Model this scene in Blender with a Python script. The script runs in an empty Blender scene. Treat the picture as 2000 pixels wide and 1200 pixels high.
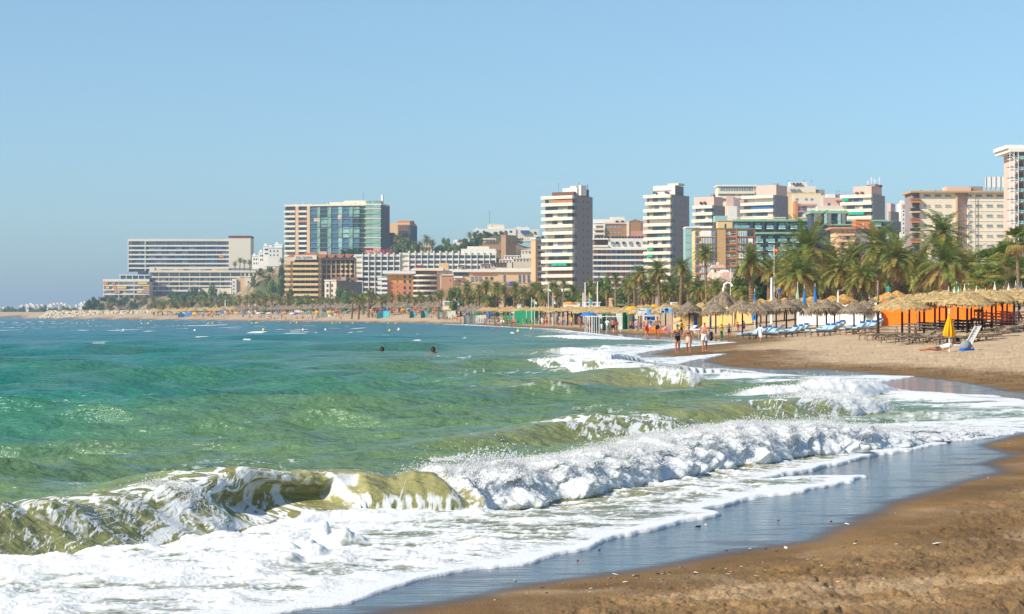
import bpy, math, random
import numpy as np
from mathutils import Vector, Matrix
S = bpy.context.scene
C = S.collection
R = math.radians
# ------------------------------------------------------------------ camera, sky, sun, exposure
F = 3889.0; H = 2.1; HOR = 616.0          # focal length in photo pixels (2000 wide), eye height, horizon row
cam_d = bpy.data.cameras.new("camera"); cam = bpy.data.objects.new("camera", cam_d); C.objects.link(cam)
cam_d.sensor_width = 36.0; cam_d.lens = 36.0 * F / 2000.0
cam_d.clip_start = 0.3; cam_d.clip_end = 40000
cam.location = (0, 0, H); cam.rotation_euler = (R(90) + math.atan((HOR - 600.0) / F), 0, 0)
S.camera = cam
SUN = Vector((-0.87, -0.50, 0.0)).normalized(); EL = R(36)
SUN = Vector((SUN.x * math.cos(EL), SUN.y * math.cos(EL), math.sin(EL)))
w = bpy.data.worlds.new("World"); S.world = w; w.use_nodes = True
nt = w.node_tree; nt.nodes.clear()
sky = nt.nodes.new("ShaderNodeTexSky"); sky.sky_type = 'NISHITA'; sky.sun_disc = False
sky.sun_elevation = EL; sky.sun_rotation = math.atan2(SUN.x, SUN.y)
sky.altitude = 0; sky.air_density = 1.0; sky.dust_density = 0.35; sky.ozone_density = 4.0
tint = nt.nodes.new("ShaderNodeMix"); tint.data_type = 'RGBA'; tint.blend_type = 'MULTIPLY'; tint.inputs[0].default_value = 1.0
tcw = nt.nodes.new("ShaderNodeTexCoord"); sepw = nt.nodes.new("ShaderNodeSeparateXYZ"); nt.links.new(tcw.outputs["Generated"], sepw.inputs[0])
rw = nt.nodes.new("ShaderNodeValToRGB"); nt.links.new(sepw.outputs[2], rw.inputs[0])       # clear sea air: less yellow low over the horizon
rw.color_ramp.elements[0].position = 0.0; rw.color_ramp.elements[0].color = (.56, .84, 1.10, 1)
rw.color_ramp.elements[1].position = .17; rw.color_ramp.elements[1].color = (1.05, 1.15, 1.12, 1)
e_ = rw.color_ramp.elements.new(.05); e_.color = (.80, .99, 1.13, 1)
nt.links.new(rw.outputs[0], tint.inputs[7])
bg = nt.nodes.new("ShaderNodeBackground"); bg.inputs[1].default_value = 0.105
wo = nt.nodes.new("ShaderNodeOutputWorld")
nt.links.new(sky.outputs[0], tint.inputs[6]); nt.links.new(tint.outputs[2], bg.inputs[0]); nt.links.new(bg.outputs[0], wo.inputs[0])
sl = bpy.data.lights.new("sun", 'SUN'); sl.energy = 5.0; sl.angle = R(0.5); sl.color = (1.0, 0.92, 0.80)
so = bpy.data.objects.new("sun", sl); C.objects.link(so)
so.rotation_euler = SUN.to_track_quat('Z', 'Y').to_euler(); so.location = (-30, -20, 60)
S.view_settings.view_transform = 'Standard'; S.view_settings.look = 'None'
S.view_settings.gamma = 1.0; S.view_settings.exposure = 0.3
S.cycles.max_bounces = 5; S.cycles.diffuse_bounces = 2; S.cycles.glossy_bounces = 3
S.cycles.transparent_max_bounces = 6; S.cycles.transmission_bounces = 3
S.cycles.volume_bounces = 0; HAZE = 0.00021
S.cycles.caustics_reflective = False; S.cycles.caustics_refractive = False

# ------------------------------------------------------------------ helpers
def px2x(px, Y): return (px - 1000.0) / F * Y
def py2z(py, Y): return H - (py - HOR) / F * Y
def P0(px, py):                       # where a photo point lies on the level of the sea
    Y = F * H / (py - HOR); return (px2x(px, Y), Y)

def rgb(h):
    v = [int(h[i:i + 2], 16) / 255.0 for i in (0, 2, 4)]
    return tuple(c / 12.92 if c <= .04045 else ((c + .055) / 1.055) ** 2.4 for c in v)

_M = {}
def mat(name, col, rough=0.8, spec=0.3, metal=0.0, var=0.12, scale=2.0, bump=0.0, bscale=20.0, stretch=(1, 1, 1), dirt=None, trans=0.0, lit_col=None):
    """procedural principled material: base colour broken up by noise, optional stain colour and bump"""
    if name in _M: return _M[name]
    m = bpy.data.materials.new(name); m.use_nodes = True
    n = m.node_tree; b = n.nodes["Principled BSDF"]
    if isinstance(col, str): col = rgb(col)
    tc = n.nodes.new("ShaderNodeTexCoord"); mp = n.nodes.new("ShaderNodeMapping"); mp.inputs[3].default_value = stretch
    n.links.new(tc.outputs["Object"], mp.inputs[0])
    nz = n.nodes.new("ShaderNodeTexNoise"); nz.inputs["Scale"].default_value = scale; nz.inputs["Detail"].default_value = 5
    n.links.new(mp.outputs[0], nz.inputs[0])
    r = n.nodes.new("ShaderNodeValToRGB")
    lo = tuple(max(0, c * (1 - var * 1.6)) for c in col) if dirt is None else dirt
    hi = tuple(min(1, c * (1 + var)) for c in col)
    r.color_ramp.elements[0].position = 0.32; r.color_ramp.elements[0].color = (*lo, 1)
    r.color_ramp.elements[1].position = 0.62; r.color_ramp.elements[1].color = (*hi, 1)
    n.links.new(nz.outputs[0], r.inputs[0]); n.links.new(r.outputs[0], b.inputs["Base Color"])
    b.inputs["Roughness"].default_value = rough; b.inputs["Metallic"].default_value = metal
    b.inputs["Specular IOR Level"].default_value = spec
    if bump:
        n2 = n.nodes.new("ShaderNodeTexNoise"); n2.inputs["Scale"].default_value = bscale; n2.inputs["Detail"].default_value = 4
        n.links.new(mp.outputs[0], n2.inputs[0])
        bp = n.nodes.new("ShaderNodeBump"); bp.inputs["Strength"].default_value = bump; bp.inputs["Distance"].default_value = 0.05
        n.links.new(n2.outputs[0], bp.inputs["Height"]); n.links.new(bp.outputs[0], b.inputs["Normal"])
    if trans:
        tr = n.nodes.new("ShaderNodeBsdfTranslucent"); n.links.new(r.outputs[0], tr.inputs[0])
        mx = n.nodes.new("ShaderNodeMixShader"); mx.inputs[0].default_value = trans
        o = n.nodes["Material Output"]
        n.links.new(b.outputs[0], mx.inputs[1]); n.links.new(tr.outputs[0], mx.inputs[2]); n.links.new(mx.outputs[0], o.inputs[0])
    _M[name] = m; return m

# numpy gradient noise
_rs = np.random.RandomState(7)
_perm = np.tile(_rs.permutation(256), 3)
_ang = _rs.rand(256) * 2 * np.pi
_gx = np.cos(_ang); _gy = np.sin(_ang)
def noise(x, y):
    xi = np.floor(x).astype(np.int64); yi = np.floor(y).astype(np.int64)
    xf = x - xi; yf = y - yi; xi &= 255; yi &= 255
    u = xf * xf * xf * (xf * (xf * 6 - 15) + 10); v = yf * yf * yf * (yf * (yf * 6 - 15) + 10)
    def g(a, b, dx, dy):
        h = _perm[_perm[xi + a] + yi + b]; return _gx[h] * dx + _gy[h] * dy
    n00 = g(0, 0, xf, yf); n10 = g(1, 0, xf - 1, yf); n01 = g(0, 1, xf, yf - 1); n11 = g(1, 1, xf - 1, yf - 1)
    return (n00 + u * (n10 - n00)) * (1 - v) + (n01 + u * (n11 - n01)) * v      # about -0.7..0.7
def fbm(x, y, o=4, g=0.5, l=2.03):
    s = 0; a = 1
    for i in range(o):
        s = s + a * noise(x + 17.3 * i, y - 9.1 * i); x = x * l; y = y * l; a *= g
    return s
def billow(x, y, o=4, g=0.5):
    s = 0; a = 1
    for i in range(o):
        s = s + a * np.abs(noise(x + 31.7 * i, y + 5.9 * i)); x = x * 2.07; y = y * 2.07; a *= g
    return s
def sst(a, b, x):
    t = np.clip((x - a) / (b - a), 0, 1); return t * t * (3 - 2 * t)

def grid_mesh(name, co, nr, nc, mask=None, mats=(), kind=None, attrs=None):
    """quad sheet from an (nr*nc,3) array; mask keeps the quads whose four corners pass"""
    i = np.arange(nr * nc).reshape(nr, nc)
    q = np.stack([i[:-1, :-1], i[:-1, 1:], i[1:, 1:], i[1:, :-1]], -1).reshape(-1, 4)
    if mask is not None:
        q = q[mask[q].any(axis=1)]
    used = np.unique(q); re = np.full(nr * nc, -1); re[used] = np.arange(len(used)); q = re[q]; cc = co[used]
    me = bpy.data.meshes.new(name)
    me.vertices.add(len(cc)); me.vertices.foreach_set("co", cc.astype(np.float32).ravel())
    me.loops.add(q.size); me.loops.foreach_set("vertex_index", q.astype(np.int32).ravel())
    me.polygons.add(len(q)); me.polygons.foreach_set("loop_start", np.arange(0, q.size, 4, dtype=np.int32))
    me.polygons.foreach_set("use_smooth", np.ones(len(q), dtype=bool))
    me.update(calc_edges=True)
    for k, a in (attrs or {}).items():
        if a.ndim == 1:
            t = me.attributes.new(k, 'FLOAT', 'POINT'); t.data.foreach_set("value", a[used].astype(np.float32))
        else:
            t = me.attributes.new(k, 'FLOAT_COLOR', 'POINT')
            t.data.foreach_set("color", np.c_[a[used], np.ones(len(used))].astype(np.float32).ravel())
    for m in mats: me.materials.append(m)
    o = bpy.data.objects.new(name, me); C.objects.link(o)
    if kind: o["kind"] = kind
    return o

# ------------------------------------------------------------------ shoreline in plan
W_PX = [(-900, 1560), (-200, 1350), (300, 1245), (620, 1212), (820, 1188), (1000, 1150), (1100, 1135), (1200, 1120), (1300, 1105), (1400, 1085), (1470, 1074),
        (1590, 1056), (1625, 1036), (1690, 1014), (1740, 985), (1850, 951), (1955, 922), (1925, 905), (1980, 888), (1915, 870),
        (2000, 848), (2250, 822), (2330, 800), (2200, 784), (2000, 769), (1850, 742), (1690, 728), (1600, 722), (1500, 722), (1420, 716),
        (1378, 706), (1425, 690), (1340, 696), (1275, 693), (1310, 684), (1370, 675), (1445, 668), (1400, 662), (1320, 659), (1200, 652), (1130, 646),
        (1080, 642), (1000, 638.5), (900, 633), (800, 631), (560, 628.2), (250, 624.5), (0, 622.2), (-300, 621.5)]
F_PX = [(-900, 1500), (-200, 1330), (300, 1228), (525, 1200), (675, 1176), (750, 1145), (860, 1122), (1000, 1101), (1130, 1070), (1220, 1042), (1350, 1010), (1398, 1001),
        (1360, 993), (1440, 978), (1500, 966), (1645, 941), (1672, 929), (1560, 930), (1480, 936), (1600, 910), (1700, 888), (1800, 873), (2000, 842), (2250, 818),
        (2310, 803), (2200, 792), (2000, 782), (1940, 772), (1850, 768), (1700, 757), (1690, 748), (1785, 735), (1700, 733), (1600, 735), (1500, 730), (1440, 722), (1360, 718),
        (1300, 712), (1415, 691), (1300, 699), (1240, 698), (1230, 690), (1300, 680), (1440, 669), (1330, 665), (1250, 663), (1200, 657), (1130, 649),
        (1080, 643), (1000, 639.5), (900, 633.5), (800, 631.4), (560, 628.5), (250, 624.7), (0, 622.4), (-300, 621.7)]
def plan(px_list): return np.array([P0(*p) for p in px_list])
Wl = plan(W_PX); Fl = plan(F_PX)
land_tail = np.array([[-900.0, 2600], [2500.0, 2600], [2500, -60], [-3, -60], [-8, 2]])
def seg_dist(x, y, L, closed=False):
    """distance to a polyline, index and parameter of the nearest point"""
    best = np.full(x.shape, 1e18); bi = np.zeros(x.shape, int); bt = np.zeros(x.shape)
    n = len(L)
    for i in range(n if closed else n - 1):
        a = L[i]; b = L[(i + 1) % n]; d = b - a; dd = (d * d).sum() + 1e-12
        t = np.clip(((x - a[0]) * d[0] + (y - a[1]) * d[1]) / dd, 0, 1)
        q = (x - a[0] - t * d[0]) ** 2 + (y - a[1] - t * d[1]) ** 2
        m = q < best; best[m] = q[m]; bi[m] = i; bt[m] = t[m]
    return np.sqrt(best), bi, bt
def inside(x, y, L):
    r = np.zeros(x.shape, bool); n = len(L); j = n - 1
    for i in range(n):
        xi, yi = L[i]; xj, yj = L[j]
        c = ((yi > y) != (yj > y)) & (x < (xj - xi) * (y - yi) / (yj - yi + 1e-12) + xi); r ^= c; j = i
    return r
def sdist(x, y, L):
    poly = np.vstack([L, land_tail]); d, _, _ = seg_dist(x, y, L); s = inside(x, y, poly)
    return np.where(s, d, -d)
def h_of_d(d, y):
    h = np.interp(d, [-400, -40, -8, -3.5, 0, 2, 6, 10, 14, 20, 35, 60, 120, 400, 3000], [-4, -2.5, -.6, -.06, 0.0, .03, .18, .38, .60, .95, 1.55, 1.8, 2.1, 2.6, 4])
    return h * (1 + sst(95, 185, y) * (d > 0))
def ground_z(x, y):
    x = np.atleast_1d(np.asarray(x, float)); y = np.atleast_1d(np.asarray(y, float))
    return h_of_d(sdist(x, y, Wl), y)
def gz(x, y): return float(ground_z(x, y)[0])
def on_ground(px, py):
    """where the sight line through a photo point meets the ground"""
    lo = 6.0
    Ys = np.geomspace(10, 2500, 1400)
    z = py2z(py, Ys); g = ground_z(px2x(px, Ys), Ys); k = np.where(z <= g)[0]
    if len(k) == 0: Y = 1200.0
    else: Y = Ys[k[0]]
    x = px2x(px, Y); return x, Y, gz(x, Y)
# ------------------------------------------------------------------ materials of beach and sea
def sand_material():
    m = bpy.data.materials.new("beach_sand"); m.use_nodes = True; n = m.node_tree; L = n.links; b = n.nodes["Principled BSDF"]
    at = n.nodes.new("ShaderNodeAttribute"); at.attribute_name = "wet"
    tc = n.nodes.new("ShaderNodeTexCoord")
    def nz(s, d=5, st=None):
        t = n.nodes.new("ShaderNodeTexNoise"); t.inputs["Scale"].default_value = s; t.inputs["Detail"].default_value = d
        if st:
            mp = n.nodes.new("ShaderNodeMapping"); mp.inputs[3].default_value = st; L.new(tc.outputs["Object"], mp.inputs[0]); L.new(mp.outputs[0], t.inputs[0])
        else: L.new(tc.outputs["Object"], t.inputs[0])
        return t
    def ramp(src, a, b_, pa, pb):
        r = n.nodes.new("ShaderNodeValToRGB"); r.color_ramp.elements[0].position = pa; r.color_ramp.elements[1].position = pb
        r.color_ramp.elements[0].color = (*a, 1); r.color_ramp.elements[1].color = (*b_, 1); L.new(src, r.inputs[0]); return r
    def mix(f, a, b_, bt='MIX'):
        t = n.nodes.new("ShaderNodeMix"); t.data_type = 'RGBA'; t.blend_type = bt
        if isinstance(f, float): t.inputs[0].default_value = f
        else: L.new(f, t.inputs[0])
        L.new(a, t.inputs[6]); L.new(b_, t.inputs[7]); return t.outputs[2]
    n1 = nz(0.8); n2 = nz(55, 3); n3 = nz(230, 2)
    dry = ramp(n1.outputs[0], rgb("bca383"), rgb("d0b694"), .35, .65)
    grain = ramp(n2.outputs[0], (.66, .64, .6), (1.12, 1.1, 1.06), .36, .6)
    dryg = mix(0.9, dry.outputs[0], grain.outputs[0], 'MULTIPLY')
    moist = ramp(n1.outputs[0], rgb("705739"), rgb("917249"), .35, .65)
    moistg = mix(0.8, moist.outputs[0], grain.outputs[0], 'MULTIPLY')
    ds = n.nodes.new("ShaderNodeAttribute"); ds.attribute_name = "damp"
    col = mix(ds.outputs["Fac"], dryg, moistg)
    wetc = n.nodes.new("ShaderNodeRGB"); wetc.outputs[0].default_value = (*rgb("3b3630"), 1)
    col = mix(at.outputs["Fac"], col, wetc.outputs[0])
    # grit: dark and pale specks of shell and gravel
    v = n.nodes.new("ShaderNodeTexVoronoi"); v.inputs["Scale"].default_value = 38; L.new(tc.outputs["Object"], v.inputs[0])
    sp = n.nodes.new("ShaderNodeMath"); sp.operation = 'LESS_THAN'; sp.inputs[1].default_value = 0.13; L.new(v.outputs["Distance"], sp.inputs[0])
    pick = n.nodes.new("ShaderNodeSeparateColor"); L.new(v.outputs["Color"], pick.inputs[0])
    gt = n.nodes.new("ShaderNodeMath"); gt.operation = 'GREATER_THAN'; gt.inputs[1].default_value = 0.72; L.new(pick.outputs[1], gt.inputs[0])
    mu = n.nodes.new("ShaderNodeMath"); mu.operation = 'MULTIPLY'; L.new(sp.outputs[0], mu.inputs[0]); L.new(gt.outputs[0], mu.inputs[1])
    iw = n.nodes.new("ShaderNodeMath"); iw.operation = 'SUBTRACT'; iw.inputs[0].default_value = 1; L.new(at.outputs["Fac"], iw.inputs[1])
    mu2 = n.nodes.new("ShaderNodeMath"); mu2.operation = 'MULTIPLY'; L.new(mu.outputs[0], mu2.inputs[0]); L.new(iw.outputs[0], mu2.inputs[1])
    gc = ramp(pick.outputs[0], rgb("3a2e26"), rgb("b5aa9a"), .6, .8)
    col = mix(mu2.outputs[0], col, gc.outputs[0])
    L.new(col, b.inputs["Base Color"])
    mr = n.nodes.new("ShaderNodeMapRange"); mr.inputs[3].default_value = .95; mr.inputs[4].default_value = 0.09; L.new(at.outputs["Fac"], mr.inputs[0]); L.new(mr.outputs[0], b.inputs["Roughness"])
    ms = n.nodes.new("ShaderNodeMapRange"); ms.inputs[3].default_value = .1; ms.inputs[4].default_value = 0.95; L.new(at.outputs["Fac"], ms.inputs[0]); L.new(ms.outputs[0], b.inputs["Specular IOR Level"])
    b.inputs["IOR"].default_value = 1.7
    # bump: rough grain when dry, faint run-off streaks when wet
    bh = n.nodes.new("ShaderNodeMath"); bh.operation = 'MULTIPLY'; L.new(n2.outputs[0], bh.inputs[0]); L.new(iw.outputs[0], bh.inputs[1])
    st = nz(3.2, 4, (0.5, 3.0, 1)); st2 = n.nodes.new("ShaderNodeMath"); st2.operation = 'MULTIPLY_ADD'; st2.inputs[1].default_value = 0.9; L.new(st.outputs[0], st2.inputs[0]); L.new(bh.outputs[0], st2.inputs[2])
    bp = n.nodes.new("ShaderNodeBump"); bp.inputs["Strength"].default_value = .5; bp.inputs["Distance"].default_value = .022
    L.new(st2.outputs[0], bp.inputs["Height"]); L.new(bp.outputs[0], b.inputs["Normal"])
    return m
def water_material():
    m = bpy.data.materials.new("sea_water"); m.use_nodes = True; n = m.node_tree; L = n.links; b = n.nodes["Principled BSDF"]
    ca = n.nodes.new("ShaderNodeAttribute"); ca.attribute_name = "body"
    fo = n.nodes.new("ShaderNodeAttribute"); fo.attribute_name = "foam"
    fr = n.nodes.new("ShaderNodeAttribute"); fr.attribute_name = "rip"
    tc = n.nodes.new("ShaderNodeTexCoord")
    def nz(s, d, st):
        t = n.nodes.new("ShaderNodeTexNoise"); t.inputs["Scale"].default_value = s; t.inputs["Detail"].default_value = d
        mp = n.nodes.new("ShaderNodeMapping"); mp.inputs[3].default_value = st; mp.inputs[2].default_value = (0, 0, .25)
        L.new(tc.outputs["Object"], mp.inputs[0]); L.new(mp.outputs[0], t.inputs[0]); return t
    # wind ripples, finer near the camera, coarser further off (real wave sizes)
    a = nz(6.5, 5, (.55, 1.0, 1)); c = nz(0.55, 6, (.5, 1.0, 1))
    b1 = n.nodes.new("ShaderNodeBump"); b1.inputs["Distance"].default_value = .24; L.new(a.outputs[0], b1.inputs["Height"]); b1.inputs["Strength"].default_value = .5
    b2 = n.nodes.new("ShaderNodeBump"); b2.inputs["Distance"].default_value = 1.15; L.new(c.outputs[0], b2.inputs["Height"]); L.new(fr.outputs["Fac"], b2.inputs["Strength"])
    m_ = nz(2.1, 5, (.45, 1.0, 1)); b4 = n.nodes.new("ShaderNodeBump"); b4.inputs["Distance"].default_value = .42; L.new(m_.outputs[0], b4.inputs["Height"]); b4.inputs["Strength"].default_value = .32
    L.new(b2.outputs[0], b4.inputs["Normal"]); L.new(b4.outputs[0], b1.inputs["Normal"])
    # foam: crisp lace edge from the vertex mask plus fine noise
    f1 = nz(22, 5, (.6, 1, 1))
    ad = n.nodes.new("ShaderNodeMath"); ad.operation = 'MULTIPLY_ADD'; ad.inputs[1].default_value = .55; L.new(f1.outputs[0], ad.inputs[0]); L.new(fo.outputs["Fac"], ad.inputs[2])
    mr = n.nodes.new("ShaderNodeMapRange"); mr.inputs[1].default_value = .60; mr.inputs[2].default_value = 1.0; L.new(ad.outputs[0], mr.inputs[0]); mr.clamp = True
    L.new(ca.outputs["Color"], b.inputs["Base Color"]); L.new(b1.outputs[0], b.inputs["Normal"])
    b.inputs["Roughness"].default_value = .19; b.inputs["IOR"].default_value = 1.33
    sm = n.nodes.new("ShaderNodeMapRange"); sm.inputs[1].default_value = .3; sm.inputs[2].default_value = 1.0; sm.inputs[3].default_value = .50; sm.inputs[4].default_value = .10; L.new(fr.outputs["Fac"], sm.inputs[0]); L.new(sm.outputs[0], b.inputs["Specular IOR Level"])
    fb = n.nodes.new("ShaderNodeBsdfPrincipled"); fb.inputs["Base Color"].default_value = (.80, .81, .785, 1); fb.inputs["Roughness"].default_value = .75
    fb.inputs["Specular IOR Level"].default_value = .25; fb.inputs['Subsurface Weight'].default_value = .9; fb.inputs['Subsurface Radius'].default_value = (1, 1, 1); fb.inputs['Subsurface Scale'].default_value = .035
    f2 = nz(38, 4, (1, 1, 1)); b3 = n.nodes.new("ShaderNodeBump"); b3.inputs["Strength"].default_value = .5; b3.inputs["Distance"].default_value = .025
    L.new(f2.outputs[0], b3.inputs["Height"]); L.new(b3.outputs[0], fb.inputs["Normal"])
    tr = n.nodes.new("ShaderNodeBsdfTranslucent"); tr.inputs[0].default_value = (.92, .93, .9, 1)
    ms = n.nodes.new("ShaderNodeMixShader"); ms.inputs[0].default_value = .08; L.new(fb.outputs[0], ms.inputs[1]); L.new(tr.outputs[0], ms.inputs[2])
    mx = n.nodes.new("ShaderNodeMixShader"); fa = n.nodes.new("ShaderNodeAttribute"); fa.attribute_name = "face"; tb = n.nodes.new("ShaderNodeBsdfTranslucent"); L.new(ca.outputs["Color"], tb.inputs[0])
    bm = n.nodes.new("ShaderNodeMixShader"); L.new(fa.outputs["Fac"], bm.inputs[0]); L.new(b.outputs[0], bm.inputs[1]); L.new(tb.outputs[0], bm.inputs[2])
    L.new(mr.outputs[0], mx.inputs[0]); L.new(bm.outputs[0], mx.inputs[1]); L.new(ms.outputs[0], mx.inputs[2])
    L.new(mx.outputs[0], n.nodes["Material Output"].inputs[0])
    return m

# ------------------------------------------------------------------ sand sheet, reaching to the horizon
def build_sand():
    rows = np.concatenate([np.arange(1700, 1215, -12.0), np.arange(1215, 845, -1.1), np.arange(845, 650, -1.0), np.arange(650, 622, -.5), np.arange(622, 617.4, -.25), [616.8, 616.62]])
    cols = np.concatenate([[-3200, -1500], np.arange(-600, 700, 14.0), np.arange(700, 2060, 2.2), np.arange(2060, 2600, 14), [3200, 5200]])
    PY, PX = np.meshgrid(rows, cols, indexing='ij'); Y = F * H / (PY - HOR); X = (PX - 1000) / F * Y
    x = X.ravel(); y = Y.ravel(); d = sdist(x, y, Wl); z = h_of_d(d, y)
    dry = sst(0.25, 1.6, d)
    near = 1 / (1 + (y / 45.0) ** 2)
    # trampled sand: footprints and lumps, flattened towards the water
    lump = fbm(x * 2.2, y * 1.8, 4) * .036 + billow(x * 6.2 + 3, y * 3.6, 4, .6) * .032 + np.clip(fbm(x * 7 + 9, y * 5, 3) - .3, 0, .4) * .06
    pit = -np.clip(fbm(x * 3.4 + 40, y * 2.8, 3) - .22, 0, .3) * .20
    swell = fbm(x * .35, y * .30, 3) * .07
    z = z + dry * (lump + pit) * np.clip(60 / y, .35, 1) + swell * sst(3, 9, d) + dry * fbm(x * .9, y * .9, 3) * .02
    far = sst(60, 140, y) * sst(4, 9, d); z = z + far * fbm(x * .25, y * .12, 4) * .05
    # where is it wet: film of water between foam and the last run-up line
    wob = fbm(x * .8, y * .35, 3) * .25
    rill = sst(.05, .4, fbm(x * .9 + y * .2, y * 2.2, 3)); wet = (1 - sst(-.25, .30, d + wob * .6 * np.clip(y / 40, .4, 1.5))) * (1 - .22 * rill * sst(-1.6, -.1, d))
    damp_w = np.clip(y / 22.0, 1.2, 3.2)
    damp = 1 - sst(damp_w * .6, damp_w * 1.9, d + fbm(x * .5, y * .5, 3) * 2.0)
    nearfore = (1 - sst(22, 42, y)); damp = np.maximum(damp, nearfore * (0.92 - .35 * sst(-.05, .35, fbm(x * .7, y * .7, 3))))
    keep = d > -60
    grid_mesh("sand_beach", np.c_[x, y, z], len(rows), len(cols), keep, [sand_material()], "structure", {"wet": wet, "damp": damp})

# ------------------------------------------------------------------ breakers: (foot line in photo pixels, amplitude, front width, back width, foam on px ranges)
def crest(foot, amp, wf, wb, foam, seed, curl=None, face=1.0):
    """foot: [(px,py)], amp: [(px,a)], foam: [(px,f)]"""
    p = np.array([P0(*q) for q in foot]); return dict(L=p, px=np.array([q[0] for q in foot], float), amp=amp, wf=wf, wb=wb, foam=foam, seed=seed, curl=curl, face=face)
BR = [
 crest([(-500, 1190), (-150, 1120), (0, 1098), (250, 1072), (450, 1037), (600, 1012), (720, 1004), (900, 1000), (1000, 992), (1150, 973), (1300, 941), (1450, 913), (1600, 893), (1800, 868), (2000, 846)],
       [(-500, .40), (0, .42), (250, .42), (450, .39), (560, .38), (700, .37), (850, .40), (950, .38), (1050, .38), (1200, .34), (1300, .34), (1450, .37), (1600, .35), (1700, .29), (1850, .14), (2000, .05)],
       .95, 1.5, [(-500, .26), (0, .32), (200, .38), (330, .52), (450, .78), (540, .66), (640, .30), (700, .20), (760, .02), (880, 0.0), (925, .7), (960, 1.0), (2000, 1.0)], 1, curl=(455, 590, 690, 738)),
 crest([(850, 905), (1000, 892), (1250, 874), (1400, 866), (1520, 858)], [(850, 0), (1000, .18), (1150, .34), (1350, .34), (1480, .25), (1520, .1)], .9, 1.6,
       [(850, 0), (1130, 0), (1165, .6), (1350, .7), (1400, .2), (1520, .6)], 2, face=.45),
 crest([(1180, 850), (1300, 838), (1450, 832), (1600, 826), (1720, 815), (1800, 806)], [(1180, .0), (1350, .22), (1500, .28), (1700, .34), (1800, .2)], 1.0, 2.0,
       [(1180, 0), (1480, .0), (1530, .5), (1600, .25), (1650, .8), (1700, 1), (1800, 1)], 3, face=.6),
 crest([(1440, 806), (1520, 796), (1600, 788), (1700, 779), (1790, 762)], [(1440, .1), (1530, .34), (1700, .36), (1790, .12)], 1.2, 2.0, [(1440, 0), (1500, .35), (1530, .9), (1790, 1)], 4),
 crest([(900, 775), (1100, 770), (1250, 764), (1350, 764), (1435, 757)], [(900, .0), (1050, .15), (1250, .36), (1400, .40), (1435, .1)], 1.3, 2.4, [(900, 0), (1240, 0.0), (1290, .8), (1435, 1)], 5),
 crest([(1000, 722), (1100, 728), (1230, 741), (1290, 738)], [(1000, .18), (1150, .34), (1290, .2)], 1.6, 3, [(1000, .7), (1290, 1)], 6),
 crest([(930, 702), (1000, 706), (1100, 716), (1200, 719), (1300, 716)], [(930, .1), (1060, .42), (1300, .40)], 2.2, 4, [(930, .1), (975, .55), (1040, .6), (1075, 1), (1300, 1)], 7),
 crest([(960, 694), (1100, 695), (1200, 698), (1290, 692)], [(960, .1), (1080, .35), (1290, .35)], 2.5, 4, [(960, .0), (1070, .3), (1160, .9), (1290, 1)], 8),
 crest([(1040, 681), (1130, 685), (1200, 688), (1300, 681)], [(1040, .1), (1150, .38), (1300, .3)], 3, 5, [(1040, 0), (1130, .5), (1170, 1), (1300, 1)], 9),
 crest([(980, 659), (1060, 660), (1150, 664), (1210, 664)], [(980, .1), (1080, .45), (1210, .3)], 4, 7, [(980, .3), (1010, .9), (1120, 1), (1210, 1)], 10),
 crest([(1090, 648), (1150, 651), (1220, 653)], [(1090, .1), (1150, .4), (1220, .2)], 5, 8, [(1090, .8), (1220, 1)], 11),
 crest([(860, 634.5), (950, 637.5), (1060, 642)], [(860, .2), (950, .4), (1060, .2)], 5, 8, [(860, .8), (1060, .9)], 12),
]
SMALLCAPS = [(245, 645, 9), (10, 646, 8), (115, 654, 5), (500, 650, 14), (410, 636, 16), (290, 648, 5), (350, 637, 4), (240, 649, 5), (585, 645, 6), (600, 653, 6), (815, 667, 8), (905, 663, 5), (820, 656, 4),
             (75, 633, 4), (60, 630, 4), (80, 629, 6), (30, 707, 10), (1100, 790, 34), (620, 703, 5), (700, 642, 5), (1000, 651, 4), (165, 645, 4), (130, 632, 4), (450, 640, 5), (690, 650, 4), (760, 655, 5), (45, 640, 4), (190, 637, 4)]
CURLP = np.array([0, .12, .25, .34, .42, .52, .66, .82, 1.0]); CURLX = np.array([.0, .12, .20, .21, .13, .04, .05, .28, 1.0]); CURLZ = np.array([1., .98, .86, .68, .60, .52, .28, .08, .0])
WHITE = []
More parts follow.
